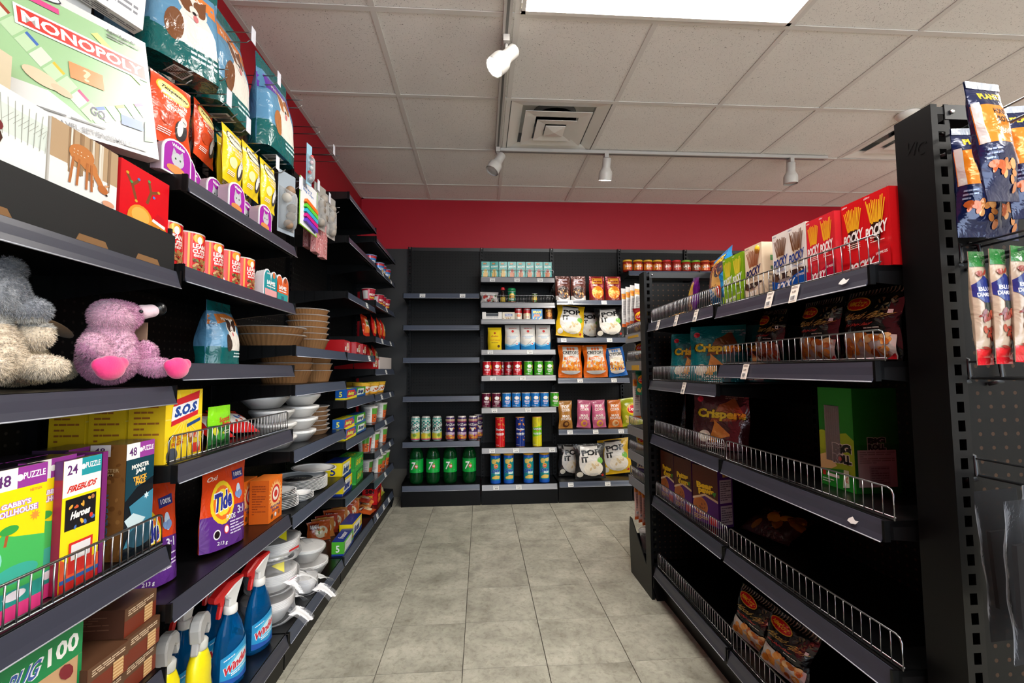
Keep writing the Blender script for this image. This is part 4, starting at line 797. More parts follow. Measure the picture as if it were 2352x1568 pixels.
# --- plush fabric and puzzles
def puzzle(W, D, H, cf, cs, art, side=None, top=None): return carton(W, D, H, cf, art, side, None, cs, top or (58, 50, 62), 'gloss_carton')
def head(a, num, c):
    a.band(.86, 1, (238, 236, 236)); a.rect(.46, .86, 1, 1, c); a.circ(.5, .93, .06, (238, 236, 236)); a.text(num, .22, .925, .26, .075, (96, 50, 110)); a.text('PUZZLE', .76, .935, .4, .045, (244, 240, 244)); return a
PH = .235
def art_gab():
    a = Art(2.6); a.band(0, 1, (248, 220, 20)); head(a, '48', (150, 60, 150)); a.text('NETFLIX', .8, .83, .22, .018, (226, 110, 70)); a.text("GABBY'S", .46, .76, .5, .035, (240, 236, 244), 0, 0, .04, (176, 100, 190), .08); a.text('DOLLHOUSE', .46, .71, .74, .04, (240, 236, 244), 0, 0, .04, (176, 100, 190), .08); a.star(.8, .65, .1, .05, 9, (246, 150, 60)); a.star(.16, .6, .08, .04, 8, (250, 170, 80))
    a.poly([(0, .52), (.25, .58), (.45, .55), (1, .5), (1, 0), (0, 0)], (70, 180, 90)); a.bar(.3, .5, .34, .6, .05, (170, 90, 50)); a.ell(.36, .6, .16, .03, (60, 160, 70)); a.ell(.1, .42, .16, .08, (140, 210, 200)); a.ell(.5, .3, .4, .06, (60, 170, 150)); a.band(0, .1, (226, 60, 130)); a.band(.1, .2, (40, 150, 140)); a.ell(.5, .16, .2, .03, (240, 230, 240)); return a
def art_fire():
    a = Art(2.75); a.band(0, 1, (248, 222, 24)); a.band(.72, .86, (238, 236, 232)); head(a, '24', (40, 150, 160)); a.text('FIREBUDS', .5, .78, .74, .05, (206, 44, 30), .04, .1, .04); a.rect(.08, .46, .88, .7, (26, 24, 28)); a.text('Heroes', .48, .57, .5, .06, (236, 232, 230), .06, .1, .05); a.food(.2, .47, .8, .53, 7, [(206, 60, 40), (230, 180, 60), (70, 110, 180)], .06, 2); a.food(.2, .62, .8, .68, 7, [(206, 90, 50), (170, 110, 70), (220, 160, 60)], .06, 4)
    a.poly([(0, .26), (.4, .16), (1, .2), (1, .06), (0, .06)], (230, 90, 50)); a.rect(.2, .12, .82, .36, (212, 44, 40)); a.rect(.26, .22, .76, .34, (226, 222, 224)); a.band(0, .07, (190, 40, 36)); a.band(.07, .1, (40, 90, 160)); return a
def art_mon():
    a = Art(2.9); a.band(0, 1, (14, 22, 30)); head(a, '48', (150, 60, 150)); a.poly([(0, .5), (.4, .6), (1, .66), (1, .86), (0, .86)], (18, 60, 74)); a.text('MONSTER', .5, .79, .62, .04, (238, 236, 230), .03, 0, .04); a.text('JAM', .5, .74, .34, .045, (238, 236, 230), .03, 0, .05); a.text('TRUCK', .5, .68, .5, .04, (240, 176, 60), .03, 0, .05); a.text('PALS', .52, .64, .36, .04, (240, 176, 60), .03, 0, .05)
    a.poly([(0, .1), (.3, .3), (.15, .45), (.6, .5), (1, .54), (1, .1)], (60, 130, 156)); a.poly([(.0, .34), (.3, .38), (.75, .3), (.5, .24), (.15, .26)], (200, 220, 226)); a.ell(.6, .16, .5, .1, (36, 80, 100)); a.star(.75, .5, .1, .05, 6, (210, 230, 236)); a.band(0, .04, (20, 26, 30)); return a
ms = Art(3); ms.band(0, 1, (112, 74, 36)); ms.food(0, 0, 1, 1, 40, [(96, 60, 28), (128, 88, 46), (104, 66, 32)], .08, 6); ms.rect(.05, .9, .6, 1, (200, 190, 190)); ms.text('48', .3, .95, .3, .05, (70, 40, 80)); ms.text('MONSTER', .5, .78, .7, .03, (170, 140, 100)); ms.text('JAM', .5, .74, .4, .03, (170, 140, 100)); ms.text('MEGALODON', .5, .36, 1.3, .07, (60, 90, 110), PI/2, 0, .03)
gs = Art(3); gs.band(0, 1, (210, 180, 24)); gs.band(.86, 1, (150, 60, 150)); gs.band(0, .12, (200, 50, 110)); fs = Art(3); fs.band(0, 1, (150, 24, 60)); fs.band(.86, 1, (90, 40, 100))
PG, PF, PM = puzzle(.092, .014, PH, (248, 220, 20), (120, 50, 130), art_gab(), gs), puzzle(.08, .014, .228, (248, 222, 24), (120, 24, 70), art_fire(), fs), puzzle(.08, .072, PH, (14, 22, 30), (112, 74, 36), art_mon(), ms)
PS = carton(.08, .07, .226, (84, 50, 92), Art(2.8).band(.86, 1, (150, 60, 150)), None, None, (66, 44, 74), (50, 44, 54), 'gloss_carton'); zp = .684; PL = {'g': 'yellow jigsaw box with green meadow and purple header', 'f': 'yellow and red jigsaw box with teal header', 'm': 'black and blue jigsaw box with brown side'}
for me, y, x, k, w in ((PG, .787, -.737, 'g', 'standing forward by the wire fence'), (PG, .862, -.7535, 'g', 'half hidden behind its twin'), (PF, .9035, -.737, 'f', 'standing between yellow and black boxes'), (PM, 1.046, -.766, 'm', 'at the end of the puzzle row')): 
    put('jigsaw_box', me, PL[k]+' '+w, 'jigsaw', L(y, zp, x), HP)
put('jigsaw_box', puzzle(.012, .07, .23, (120, 40, 110), (100, 36, 96), None), 'thin purple jigsaw box wedged beside the yellow and red one', 'jigsaw', L(.957, zp, -.768), HP)
for r in (1, 2):
    for k, y in enumerate((.75, .835, .92, 1.045)):
        if r == 1 and k == 3: continue
        put('jigsaw_box', PS, 'plain topped jigsaw box in the stock behind the front puzzle row', 'jigsaw', L(y, zp, -.728-.0745*r), HP, 'jigsaw stock behind the front row')
fence('chrome wire fence in front of the jigsaw boxes', (-.712, .452, zp), HP, .642, .066, 'left wall wire fences', .0195, .0016)
# --- shelf of brown cracker boxes and a green puzzle
a = Art(.95); a.band(0, 1, (190, 150, 110)); a.band(.72, 1, (24, 130, 70)); a.text('PuzzleBUG', .33, .84, .56, .13, (60, 90, 160), .0, .1, .02, (226, 232, 240), .03); a.text('100', .82, .86, .28, .15, (240, 240, 234), 0, 0, .03); a.rect(0, 0, .04, .72, (24, 130, 70)); a.rect(.96, 0, 1, .72, (24, 130, 70)); a.food(.1, 0, .9, .68, 30, [(200, 50, 40), (226, 190, 160), (170, 110, 70), (226, 160, 60), (120, 30, 40)], .09, 5)
put('jigsaw_box', carton(.21, .045, .2, (24, 130, 70), a, None, None, (18, 100, 56), mat='gloss_carton'), 'green jigsaw box with a red and yellow street scene', 'jigsaw', L(.805, .4205, -.745), HP)
a = Art(.58); a.band(0, 1, (112, 44, 26)); a.band(.55, 1, (92, 62, 42)); a.lines(.1, .66, .9, .9, 3, (206, 180, 150), 3, .5); a.rect(.6, .04, .86, .62, (214, 180, 130)); 
for i in range(5): a.bar(.6, .1+.11*i, .87, .08+.11*i, .03, (180, 130, 80))
sd = Art(.4); sd.band(0, 1, (66, 38, 26)); sd.lines(.2, .2, .8, .8, 7, (96, 66, 50), 4)
cr = carton(.094, .14, .056, (112, 44, 26), a, sd, None, (70, 42, 28), (86, 56, 38))
n = 0
for x, y, lv in ((-.78, .955, 0), (-.78, .955, 1), (-.785, 1.05, 0), (-.785, 1.05, 1), (-.79, 1.05, 2), (-.925, .955, 0), (-.925, .955, 1), (-.925, .95, 2), (-.934, 1.05, 2), (-.934, 1.052, 0), (-.934, 1.052, 1)):
    put('cracker_box', cr, 'brown cracker box with stacked biscuits pictured in the pile', 'cracker box', L(y, .4205+.0566*lv, x+random.uniform(-.004, .004)), HP+random.uniform(-.03, .03), 'pile of brown cracker boxes')
# --- hanging pet food
def art_dog(bc, brown):
    a = Art(1.5); a.band(0, 1, (96, 146, 180)); a.band(0, .26, (14, 92, 92)); a.band(.84, 1, (14, 96, 98)); a.poly([(0, .62), (.55, .7), (1, .6), (1, .76), (.5, .82), (0, .78)], bc); a.text('PREMIUM', .5, .72, .5, .05, (240, 230, 220))
    w = (232, 224, 214); a.poly([(.3, .22), (.92, .22), (.88, .4), (.74, .56), (.42, .52), (.32, .36)], w); a.ell(.58, .6, .2, .13, w); a.poly([(.42, .62), (.4, .74), (.52, .7)], brown); a.poly([(.68, .7), (.8, .76), (.76, .6)], brown); a.ell(.5, .62, .09, .1, brown); a.ell(.68, .62, .08, .09, brown); a.ell(.59, .56, .06, .06, w); a.ell(.59, .54, .03, .02, (30, 26, 26)); a.ell(.6, .49, .035, .035, (206, 120, 120)); a.ell(.34, .34, .12, .14, brown); a.lines(.55, .1, .9, .2, 2, (206, 226, 226)); return a
def block_bag(W, H, D, col, art, mat='film', seed=0, bot=(10, 66, 66)):
    R = random.Random(seed); ph = R.uniform(0, 6)
    def th(u, v):
        e = max(0.0, 1-abs(2*u-1)**7)**.35; g = 1 if v < .45 else max(.02, 1-((v-.45)/.5)**1.3) if v < .95 else .02
        return D/2*max(e*g, .015)*(1+.05*math.sin(9*v+ph+5*u))+.002*math.sin(14*v+ph)*g
    S = lambda u, v, h=0, s=-1: ((u-.5)*W*(1-.05*(1-abs(2*v-1))), s*(th(u, v)+h), H*v)
    m = MB(col); cf = lambda u, v: (14, 92, 92) if v < .26 else ((14, 96, 98) if v > .84 else col)
    m.grid(S, 16, 18, None, True, False, cf=cf); m.grid(lambda u, v: S(u, v, 0, 1), 16, 18, None, True, True, cf=cf)
    for uu in (0, 1): m.add([S(uu, j/18) for j in range(19)]+[S(uu, j/18, 0, 1) for j in range(19)], [((j, 19+j, 20+j, j+1) if uu == 0 else (j, j+1, 20+j, 19+j)) for j in range(18)], col)
    m.add([S(i/16, 0) for i in range(17)]+[S(i/16, 0, 0, 1) for i in range(17)], [(i, 17+i, 18+i, i+1) for i in range(16)], bot); m.add([S(i/16, 1) for i in range(17)]+[S(i/16, 1, 0, 1) for i in range(17)], [(i, i+1, 18+i, 17+i) for i in range(16)], col)
    art.paste(m, S, 12, 16, .0006); b = Art(.3); b.bars(.38, .2, .62, .85, 12); b.paste(m, lambda u, v, h: ((u-.5)*W, D/2-D*v, -h)); return m.mesh('bag', mat)
db1 = block_bag(.225, .335, .085, (88, 138, 172), art_dog((226, 130, 60), (120, 74, 44)), seed=1); db2 = block_bag(.225, .335, .085, (88, 138, 172), art_dog((110, 60, 170), (176, 110, 60)), seed=2)
for me, y, z, x, rz, lb in ((db1, 1.2, 1.845, -.785, -.5, 'large teal and blue dog food bag with orange band, first on the hooks'), (db1, 1.43, 1.852, -.80, .02, 'teal and blue dog food bag with orange band between two others'), (db2, 1.715, 1.862, -.775, -.05, 'teal and blue dog food bag with purple band')): put('dog_food_bag', me, lb, 'dog food bag', L(y, z, x), 0, 'hanging dog food bags', (-.03, 0, HP+rz)).scale = (.88 if y < 1.3 else 1,)*3
for y, z, x, lb in ((1.23, 1.81, -.91, 'dog food bag behind the first hanging one'), (1.47, 1.82, -.91, 'dog food bag in shadow behind the middle one'), (1.70, 1.8, -.90, 'dog food bag in shadow behind the purple banded one')): put('dog_food_bag', db2 if y != 1.23 else db1, lb, 'dog food bag', L(y, z, x), HP, 'dog food bags at the back of the hooks')
def art_tempt(c, dk):
    a = Art(1.55); cr = (246, 226, 150) if c[1] < 150 else (244, 236, 210)
    for x, y, rx, ry in ((.35, .82, .24, .1), (.6, .8, .28, .1), (.5, .76, .34, .08)): a.ell(x, y, rx+.03, ry+.02, (240, 190, 60) if c[1] < 150 else (60, 56, 50))
    for x, y, rx, ry in ((.35, .82, .24, .1), (.6, .8, .28, .1), (.5, .76, .34, .08)): a.ell(x, y, rx, ry, cr)
    a.text('Temptations', .5, .795, .66, .075, (28, 26, 26), -.12, .1, .03); a.text('MEATY BITES', .5, .65, .6, .045, (246, 240, 220), -.05); a.text('BOUCHEES', .5, .585, .5, .045, (246, 240, 220), -.05); a.text('VIANDE', .52, .52, .4, .045, (246, 240, 220), -.05)
    a.ell(.3, .36, .16, .1, dk); a.ell(.66, .28, .17, .15, (62, 62, 64)); a.ell(.7, .42, .1, .07, (214, 212, 208)); a.ell(.62, .3, .08, .12, (226, 224, 220)); a.lines(.12, .12, .42, .2, 3, (250, 240, 230)); return a
OT = bag(.112, .165, .036, (224, 78, 40), art_tempt((224, 78, 40), (190, 70, 40)), 'pillow', 'film', 41, .03); YT = bag(.108, .168, .036, (232, 200, 28), art_tempt((232, 200, 28), (244, 230, 170)), 'pillow', 'film', 42, .03)
for k, (y, z, x, rz) in enumerate(((1.135, 1.615, -.755, -.25), (1.13, 1.605, -.815, -.25), (1.345, 1.672, -.80, .1), (1.33, 1.668, -.85, .1))): put('cat_treat_bag', OT, ('orange cat treat bag hanging beside the white game box', 'orange cat treat bag behind the first one', 'orange cat treat bag next to the yellow ones', 'orange cat treat bag behind its twin near the yellow ones')[k], 'cat treat bag', L(y, z, x), 0, 'orange cat treat bags', (-.04, .02, HP+rz))
for k, (y, z, x, rz) in enumerate(((1.395, 1.625, -.745, .0), (1.46, 1.622, -.795, .0), (1.505, 1.63, -.745, .02), (1.555, 1.628, -.80, .02), (1.625, 1.63, -.745, 0), (1.66, 1.62, -.845, 0))): put('cat_treat_bag', YT, ('yellow cat treat bag first on its hook row', 'yellow cat treat bag behind the first yellow one', 'yellow cat treat bag in the middle of the yellow row', 'yellow cat treat bag behind the middle yellow one', 'yellow cat treat bag nearest the pet toys', 'yellow cat treat bag behind the one nearest the pet toys')[k], 'cat treat bag', L(y, z, x), 0, 'yellow cat treat bags', (-.04, .02, HP+rz))
for y, z, tg in ((1.435, 2.105, 1), (1.62, 2.085, 1), (1.84, 2.13, 0), (2.045, 2.13, 0), (2.23, 2.125, 1), (2.32, 2.13, 0)): hook(y, z, 'steel peg hook projecting in front of the red wall', tg, group='peg hooks along the top')
for y, z, tg in ((1.152, 1.785, 0), (1.305, 1.895, 0), (1.31, 1.825, 1), (1.42, 1.805, 1), (1.365, 1.82, 0), (1.505, 1.78, 0), (1.625, 1.78, 1), (1.70, 1.80, 0), (1.83, 1.79, 1), (2.03, 1.865, 1), (2.18, 1.865, 1), (2.335, 1.865, 0)): hook(y, z, 'steel peg hook among the hanging pet goods', tg, group='peg hooks holding pet goods')
# --- pet toys and clip cards
a = Art(1.9); a.band(0, 1, (232, 232, 234)); a.rect(.0, .0, 1, .02, (130, 190, 40)); a.rect(.96, 0, 1, 1, (130, 190, 40)); a.text('5 Piece', .4, .86, .5, .06, (60, 110, 180)); a.text('Bag Clips', .45, .78, .6, .07, (60, 110, 180))
for i, c in enumerate(((236, 110, 30), (90, 200, 60), (40, 170, 200), (206, 30, 130), (96, 60, 190))): a.poly([(.2, .5-.09*i), (.25, .58-.09*i), (.9, .48-.09*i), (.9, .4-.09*i)], c)
m = MB((232, 232, 234)); m.box(-.095, .095, -.004, 0, 0, .2, cols=[(232, 232, 234), (130, 190, 40), (150, 150, 150), (130, 190, 40), (130, 190, 40), (130, 190, 40)]); a.paste(m, lambda u, v, h: (-.095+.19*u, -.004-h, .2*v))
o = put('bag_clip_card', m.mesh('card', 'gloss_carton'), 'white and lime card of colourful bag clips', 'clip card', L(1.94, 1.655, -.725), HP)
for i, c in enumerate(((236, 110, 30), (90, 200, 60), (40, 170, 200), (206, 30, 130), (96, 60, 190))): MB(c).prism([(-.06, 0), (-.05, .016), (.075, .004), (.075, -.012)], 'y', -.016, -.004).build('bag_clip', 'plastic', o, (0, 0, .105-.02*i))
def blister(W, H, D, cols, seed, mat='clear_lid'):
    m = MB((206, 206, 206)); m.box(-W/2, W/2, -.002, 0, 0, H, cols[0]); R = random.Random(seed); o = m.mesh('card', 'gloss_carton'); i = MB()
    for k in range(5): i.ball((R.uniform(-W*.25, W*.25), -D*.5, H*(.15+.14*k)), W*.22, 10, 8, R.choice(cols[1:]), 1, .8, .9)
    s = MB(); s.grid(lambda u, v: ((u-.5)*W*.9, -.003-D*min(1, 6*u, 6*(1-u))*min(1, 8*v, 8*(1-v)), H*(.06+.68*v)), 8, 10, None, True); return o, i.mesh('toy', 'matte'), s.mesh('blister', mat)
for y, z, x, W, H, cols, lb in ((1.75, 1.585, -.735, .09, .235, [(150, 160, 170), (150, 120, 96), (200, 190, 176), (90, 70, 56)], 'grey blister pack of rawhide pet chews'), (1.80, 1.60, -.755, .09, .24, [(70, 110, 160), (190, 180, 170), (120, 100, 90)], 'blue backed blister pack of pet toys'), (1.70, 1.6, -.80, .09, .22, [(40, 70, 130), (150, 90, 60), (206, 180, 150)], 'dark blue pet toy card behind the chews')):
    q = blister(W, H, .03, cols, int(y*100)); o = put('pet_toy_pack', q[0], lb, 'pet toy', L(y, z, x), HP-.3); obj('toy', q[1], o); obj('blister', q[2], o)
for k, (y, z, x, H) in enumerate(((2.09, 1.60, -.745, .19), (2.15, 1.59, -.735, .2), (2.12, 1.63, -.79, .2))):
    m = MB((196, 130, 130)); m.box(-.028, .028, -.012, .012, 0, H); R = random.Random(k); a = Art(H/.056)
    for i in range(70): c = R.choice([(226, 190, 186), (150, 60, 70), (236, 220, 216), (206, 120, 126)]); x_, y_ = R.random(), R.random(); a.rect(x_*.9, y_*.96, x_*.9+.08, y_*.96+.025, c)
    a.paste(m, lambda u, v, h: (-.028+.056*u, -.012-h, H*v)); a.paste(m, lambda u, v, h: (-.028-h, .012-.024*u, H*v)); put('glitter_roll_pack', m.mesh('pack', 'gloss_carton'), ('pink glitter stick pack hanging low', 'pink glitter stick pack with a silver end', 'pink glitter stick pack at the back')[k], 'glitter pack', L(y, z, x), 0, 'pink glitter packs', (0, 0, HP))
for k, (y, z, x, W, H, c) in enumerate(((1.885, 1.83, -.705, .04, .17, [(150, 190, 210), (226, 180, 190), (206, 60, 60), (230, 226, 226)]), (2.06, 1.70, -.72, .1, .2, [(150, 146, 140), (150, 140, 130), (120, 110, 100)]), (2.2, 1.70, -.72, .1, .2, [(160, 156, 150), (150, 140, 130), (120, 110, 100)]))):
    q = blister(W, H, .02, c, 40+k); o = put('pet_toy_pack', q[0], ('slim blister pack with pink and blue toys hanging highest', 'plain grey card seen edge on beside the clip card', 'plain grey card at the end of the hook row')[k], 'pet toy', L(y, z, x), HP-.15); obj('toy', q[1], o); obj('blister', q[2], o)
# --- trays of cat food: arch-topped tubs standing upright
def arch(W, H, n=10, k=1.0):
    P = [(-W/2*k, 0), (W/2*k, 0), (W/2*k, H*.62)]; P += [(W/2*k*math.cos(PI*i/n), H*.62+(H*.38)*k*math.sin(PI*i/n)) for i in range(1, n)]; P += [(-W/2*k, H*.62)]; return P
def tub(W, H, D, lid, body, art, twin=False):
    o = obj('pet_food_tray', None); 
    def pr(sc, y0, y1, col, cx=0, w=W):
        m = MB(col); P = [(x+cx, z*sc+(1-sc)*H*.5) for x, z in arch(w*sc, H)]; m.prism(P, 'y', y0, y1); return m
    cs = ((-W*.25, W*.52), (W*.25, W*.52)) if twin else ((0, W),)
    b = MB(body); l = MB((230, 228, 230)); f = MB(lid)
    for cx, w in cs:
        for k in range(4): q = pr(.94-.03*k, -D/2+.003+k*D/4.3, -D/2+.003+(k+1)*D/4.3, body, cx, w); b.add(q.V, q.F, body)
        q = pr(1, -D/2, -D/2+.003, 0, cx, w); l.add(q.V, q.F, (230, 228, 230)); q = pr(.9, -D/2-.0008, -D/2, 0, cx, w); f.add(q.V, q.F, lid)
    art.paste(f, lambda u, v, h: (-W/2+W*u, -D/2-.0008-h, H*v)); b.build('tub', 'plastic', o); l.build('rim', 'plastic', o); f.build('lid_film', 'gloss_carton', o); return o
a = Art(1); a.ell(.5, .45, .22, .2, (190, 190, 196)); a.poly([(.3, .55), (.34, .75), (.46, .62)], (180, 180, 186)); a.poly([(.7, .55), (.66, .75), (.54, .62)], (180, 180, 186)); a.circ(.42, .47, .03, (60, 90, 60)); a.circ(.58, .47, .03, (60, 90, 60)); a.ell(.45, .16, .32, .12, (214, 140, 80)); a.text('Whiskas', .5, .82, .44, .1, (244, 240, 246), 0, 0, .03)
wk = tub(.09, .088, .034, (160, 40, 160), (176, 150, 160), a); LW = 'purple lidded cat food tray '
for k, (y, x, rz) in enumerate(((1.375, -.735, 0), (1.34, -.778, .05), (1.553, -.735, 0), (1.518, -.778, .05), (1.125, -.745, -.1), (1.185, -.765, .05), (1.27, -.8, 0))):
    o = wk if k == 0 else dup(wk); o.location = L(y, 1.536, x); o.rotation_euler = (0, 0, HP+rz); tag(o, LW+('under the first yellow treat bag', 'tucked behind the one under the first yellow bag', 'under the last yellow treat bags', 'tucked behind the one under the last yellow bags', 'beside the antlered dog puzzle', 'second beside the antlered dog puzzle', 'standing alone in the shelf middle')[k], 'cat food', 'purple cat food trays')
# --- dog food cans
a = Art(.8); a.band(0, 1, (206, 34, 36)); a.poly([(0, 0), (.56, 0), (.5, .22), (0, .26)], (232, 224, 214)); a.rect(.57, .0, .6, 1, (230, 150, 50)); a.circ(.74, .88, .1, (240, 160, 50)); a.ell(.76, .84, .05, .1, (240, 236, 230)); a.text('LEAN', .76, .68, .24, .12, (246, 240, 232), 0, 0, .04); a.text('CUTS', .76, .54, .24, .12, (246, 240, 232), 0, 0, .04); a.text('BEEF', .76, .43, .2, .06, (246, 240, 232)); a.food(.66, .04, .9, .36, 26, [(140, 84, 54), (90, 50, 36), (170, 120, 70), (110, 130, 60), (190, 150, 100)], .04, 3); a.lines(.3, .38, .46, .86, 7, (240, 190, 180), 4, .5)
m = MB(); r_, H_ = .0428, .108; m.lathe([(r_*.985, 0), (r_, .003), (r_, H_-.004), (r_*1.01, H_-.002), (r_*.99, H_)], 30, cols=[(170, 170, 170), (206, 34, 36), (190, 188, 184), (190, 188, 184)]); a.paste(m, cyl_fn(r_, H_-.008, 3.6, .004), 22, 0)
dc = obj('dog_food_can', m.mesh('can', 'can_print')); MB((186, 184, 180)).lathe([(r_*.93, -.003), (r_*.5, -.0035), (.004, -.0035)], 24).build('can_top', 'metal_can', dc, (0, 0, H_))
for k, y in enumerate((1.145, 1.236, 1.325, 1.416, 1.506)):
    o = dc if k == 0 else dup(dc); o.location = L(y, 1.321, -.773); o.rotation_euler.z = HP-1.08+random.uniform(-.08, .05); tag(o, 'red dog food can with meat picture in the row of five', 'dog food can', 'row of red dog food cans')
a = Art(.9); a.rect(.06, .05, .94, .28, (226, 160, 160)); a.text('IAMS', .5, .52, .6, .16, (244, 244, 244), 0, 0, .04); a.lines(.2, .34, .8, .42, 1, (240, 240, 240)); a.circ(.7, .84, .1, (206, 110, 60)); a.text('IAMS', .28, .84, .2, .06, (246, 246, 246))
b = Art(.9); b.rect(.06, .05, .94, .3, (40, 150, 150)); b.text('IAMS', .5, .52, .6, .16, (244, 244, 244), 0, 0, .04); b.lines(.2, .34, .8, .42, 1, (240, 240, 240)); b.circ(.7, .84, .1, (150, 70, 40)); b.rect(.4, .06, .6, .2, (40, 100, 120))
i1 = tub(.1, .094, .03, (30, 140, 150), (206, 206, 206), a, True); i2 = tub(.1, .094, .03, (214, 92, 40), (206, 206, 206), b, True)
i1.location = L(1.607, 1.321, -.735); i1.rotation_euler.z = HP; tag(i1, 'teal twin-cup pet food tray next to the red cans', 'pet food', 'twin-cup pet food trays'); i2.location = L(1.70, 1.321, -.735); i2.rotation_euler.z = HP; tag(i2, 'orange twin-cup pet food tray at the shelf end', 'pet food', 'twin-cup pet food trays')
# --- dog food bag standing on the lower pet shelf
sdb = block_bag(.125, .188, .085, (88, 138, 172), art_dog((190, 110, 50), (60, 44, 36)), seed=5); put('dog_food_bag', sdb, 'small blue dog food bag standing on the shelf under the red cans', 'dog food bag', L(1.445, 1.091, -.80), HP);
# --- soap pads and sponges
a = Art(1.15); a.band(0, 1, (244, 208, 30)); 
for i in range(14): a.bar(.5, .6, .5+.8*math.cos(i*.449), .6+.8*math.sin(i*.449), .02, (246, 224, 100))
a.poly([(.14, .5), (.86, .62), (.9, .98), (.2, .86)], (206, 36, 44)); a.poly([(.14, .57), (.87, .69), (.885, .86), (.17, .77)], (236, 236, 236)); a.text('S.O.S', .525, .72, .6, .15, (30, 70, 150), .12, .1, .06); a.poly([(.56, .5), (.94, .57), (.94, .52), (.56, .45)], (30, 70, 130)); a.text('STEEL WOOL', .42, .34, .46, .06, (206, 60, 30), .12); a.text('PADS', .32, .25, .3, .06, (206, 60, 30), .12); a.ell(.18, .1, .14, .1, (70, 76, 90)); a.rect(.7, .06, .95, .2, (206, 50, 40)); a.food(.6, .16, .9, .34, 8, [(206, 80, 50), (226, 190, 160), (160, 90, 60)], .06, 3)
b = Art(2); b.band(0, 1, (214, 176, 20)); b.lines(.15, .3, .85, .9, 8, (150, 90, 30), 4, .35)
so = carton(.146, .078, .168, (244, 208, 30), a, b, None, (214, 176, 20), (236, 200, 30))
for k, x in enumerate((-.766, -.85, -.934)): put('soap_pad_box', so, ('yellow soap pad box with red and blue badge at the shelf front', 'yellow soap pad box behind the front one', 'yellow soap pad box deep on the shelf')[k], 'soap pads', L(1.182, .856, x), HP+(.03, 0, -.02)[k], 'yellow soap pad boxes')
a = Art(1.05); a.band(0, .55, (40, 110, 50)); a.band(0, .1, (30, 80, 40)); a.text('Scotch', .55, .68, .5, .12, (200, 40, 40), .05, .1, .03); a.text('Brite', .6, .56, .4, .12, (206, 50, 50), .05, .1, .03); a.lines(.5, .3, .85, .42, 2, (230, 240, 200)); a.food(.15, .12, .5, .45, 6, [(70, 170, 60), (220, 220, 60)], .12, 3)
sc = bag(.112, .115, .03, (130, 210, 30), a, 'pillow', 'film', 51, .02)
put('sponge_pack', sc, 'lime green sponge pack behind the wire fence', 'sponge pack', L(1.365, .856, -.745), HP); put('sponge_pack', sc, 'lime green sponge pack half hidden by its twin', 'sponge pack', L(1.29, .856, -.80), HP+.1)
a = Art(1.3); a.rect(.15, .3, .85, .7, (240, 236, 230)); a.food(.2, .35, .8, .65, 12, [(230, 180, 40), (70, 110, 180), (206, 70, 50)], .08, 2); a.text('GLAD', .5, .84, .5, .1, (240, 210, 60))
rp = bag(.13, .13, .035, (206, 30, 30), a, 'pillow', 'film', 52, .03)
put('red_packet', rp, 'red packet lying flat next to the sponges', 'packet', L(1.49, .8568, -.80), 0, None, (-.95, .12, HP-.1)); put('red_packet', rp, 'red packet with white panel lying against the fence', 'packet', L(1.62, .8568, -.79), 0, None, (-1.0, .1, HP-.2))
fence('chrome wire fence in front of the soap pads and sponges', (-.712, 1.107, .856), HP, .642, .062, 'left wall wire fences', .0205, .0014)
# --- laundry pouches and baking soda
def art_tide():
    a = Art(1.12); a.poly([(0, 0), (1, 0), (1, .42), (.6, .44), (.3, .36), (0, .34)], (92, 44, 130)); a.text('Oxi', .16, .78, .2, .05, (240, 220, 200), .1, .2); a.ell(.34, .5, .24, .24, (236, 200, 40)); a.ell(.34, .5, .19, .19, (232, 110, 40)); a.ell(.34, .5, .15, .15, (244, 214, 60)); a.text('Tide', .35, .52, .38, .2, (40, 50, 140), .12, .15, .05, (236, 236, 244), .02); a.poly([(.58, .72), (.88, .74), (.88, .84), (.58, .82)], (40, 50, 120)); a.text('100%', .73, .78, .22, .05, (236, 236, 240)); a.ell(.72, .58, .06, .09, (190, 210, 230)); a.ell(.72, .55, .1, .05, (120, 150, 200))
    a.text('PODS', .5, .32, .2, .06, (236, 236, 240)); a.text('3:1', .74, .37, .18, .09, (226, 220, 240)); a.circ(.2, .17, .06, (236, 230, 236)); a.circ(.2, .17, .045, (30, 20, 24)); a.circ(.38, .2, .055, (230, 60, 60)); a.circ(.38, .2, .042, (240, 236, 240)); a.lines(.46, .12, .86, .28, 5, (220, 206, 236), 3); a.text('213 g', .3, .06, .2, .05, (236, 230, 240), -.1); return a
td = bag(.235, .245, .06, (214, 66, 24), art_tide(), 'stand', 'film', 61, .03, cf=lambda u, v: (92, 44, 130) if v < .36 else (214, 66, 24))
o = put('laundry_pouch', td, 'orange and purple laundry pouch standing forward on the shelf', 'laundry pouch', L(1.435, .5508, -.765), 0, None, (-.03, .07, HP-.12)); o.scale = (.8, 1, 1.04); o = put('laundry_pouch', td, 'orange and purple laundry pouch tucked behind the jigsaw shelf', 'laundry pouch', L(1.19, .551, -.80), 0, None, (-.06, .03, HP-.2)); o.scale.x = .62
a = Art(1.4); a.star(.5, .6, .5, .36, 22, (246, 190, 120)); a.circ(.5, .62, .3, (206, 40, 36)); a.circ(.5, .62, .22, (240, 226, 210)); a.circ(.5, .62, .12, (206, 50, 40)); a.text('Baking', .5, .34, .7, .07, (60, 60, 120)); a.text('Soda', .5, .26, .5, .07, (60, 60, 120)); a.circ(.25, .12, .08, (110, 60, 30)); a.circ(.5, .13, .07, (226, 226, 230)); a.circ(.76, .14, .08, (150, 80, 40)); b = Art(2); b.lines(.15, .2, .85, .9, 12, (150, 60, 20), 4, .4)
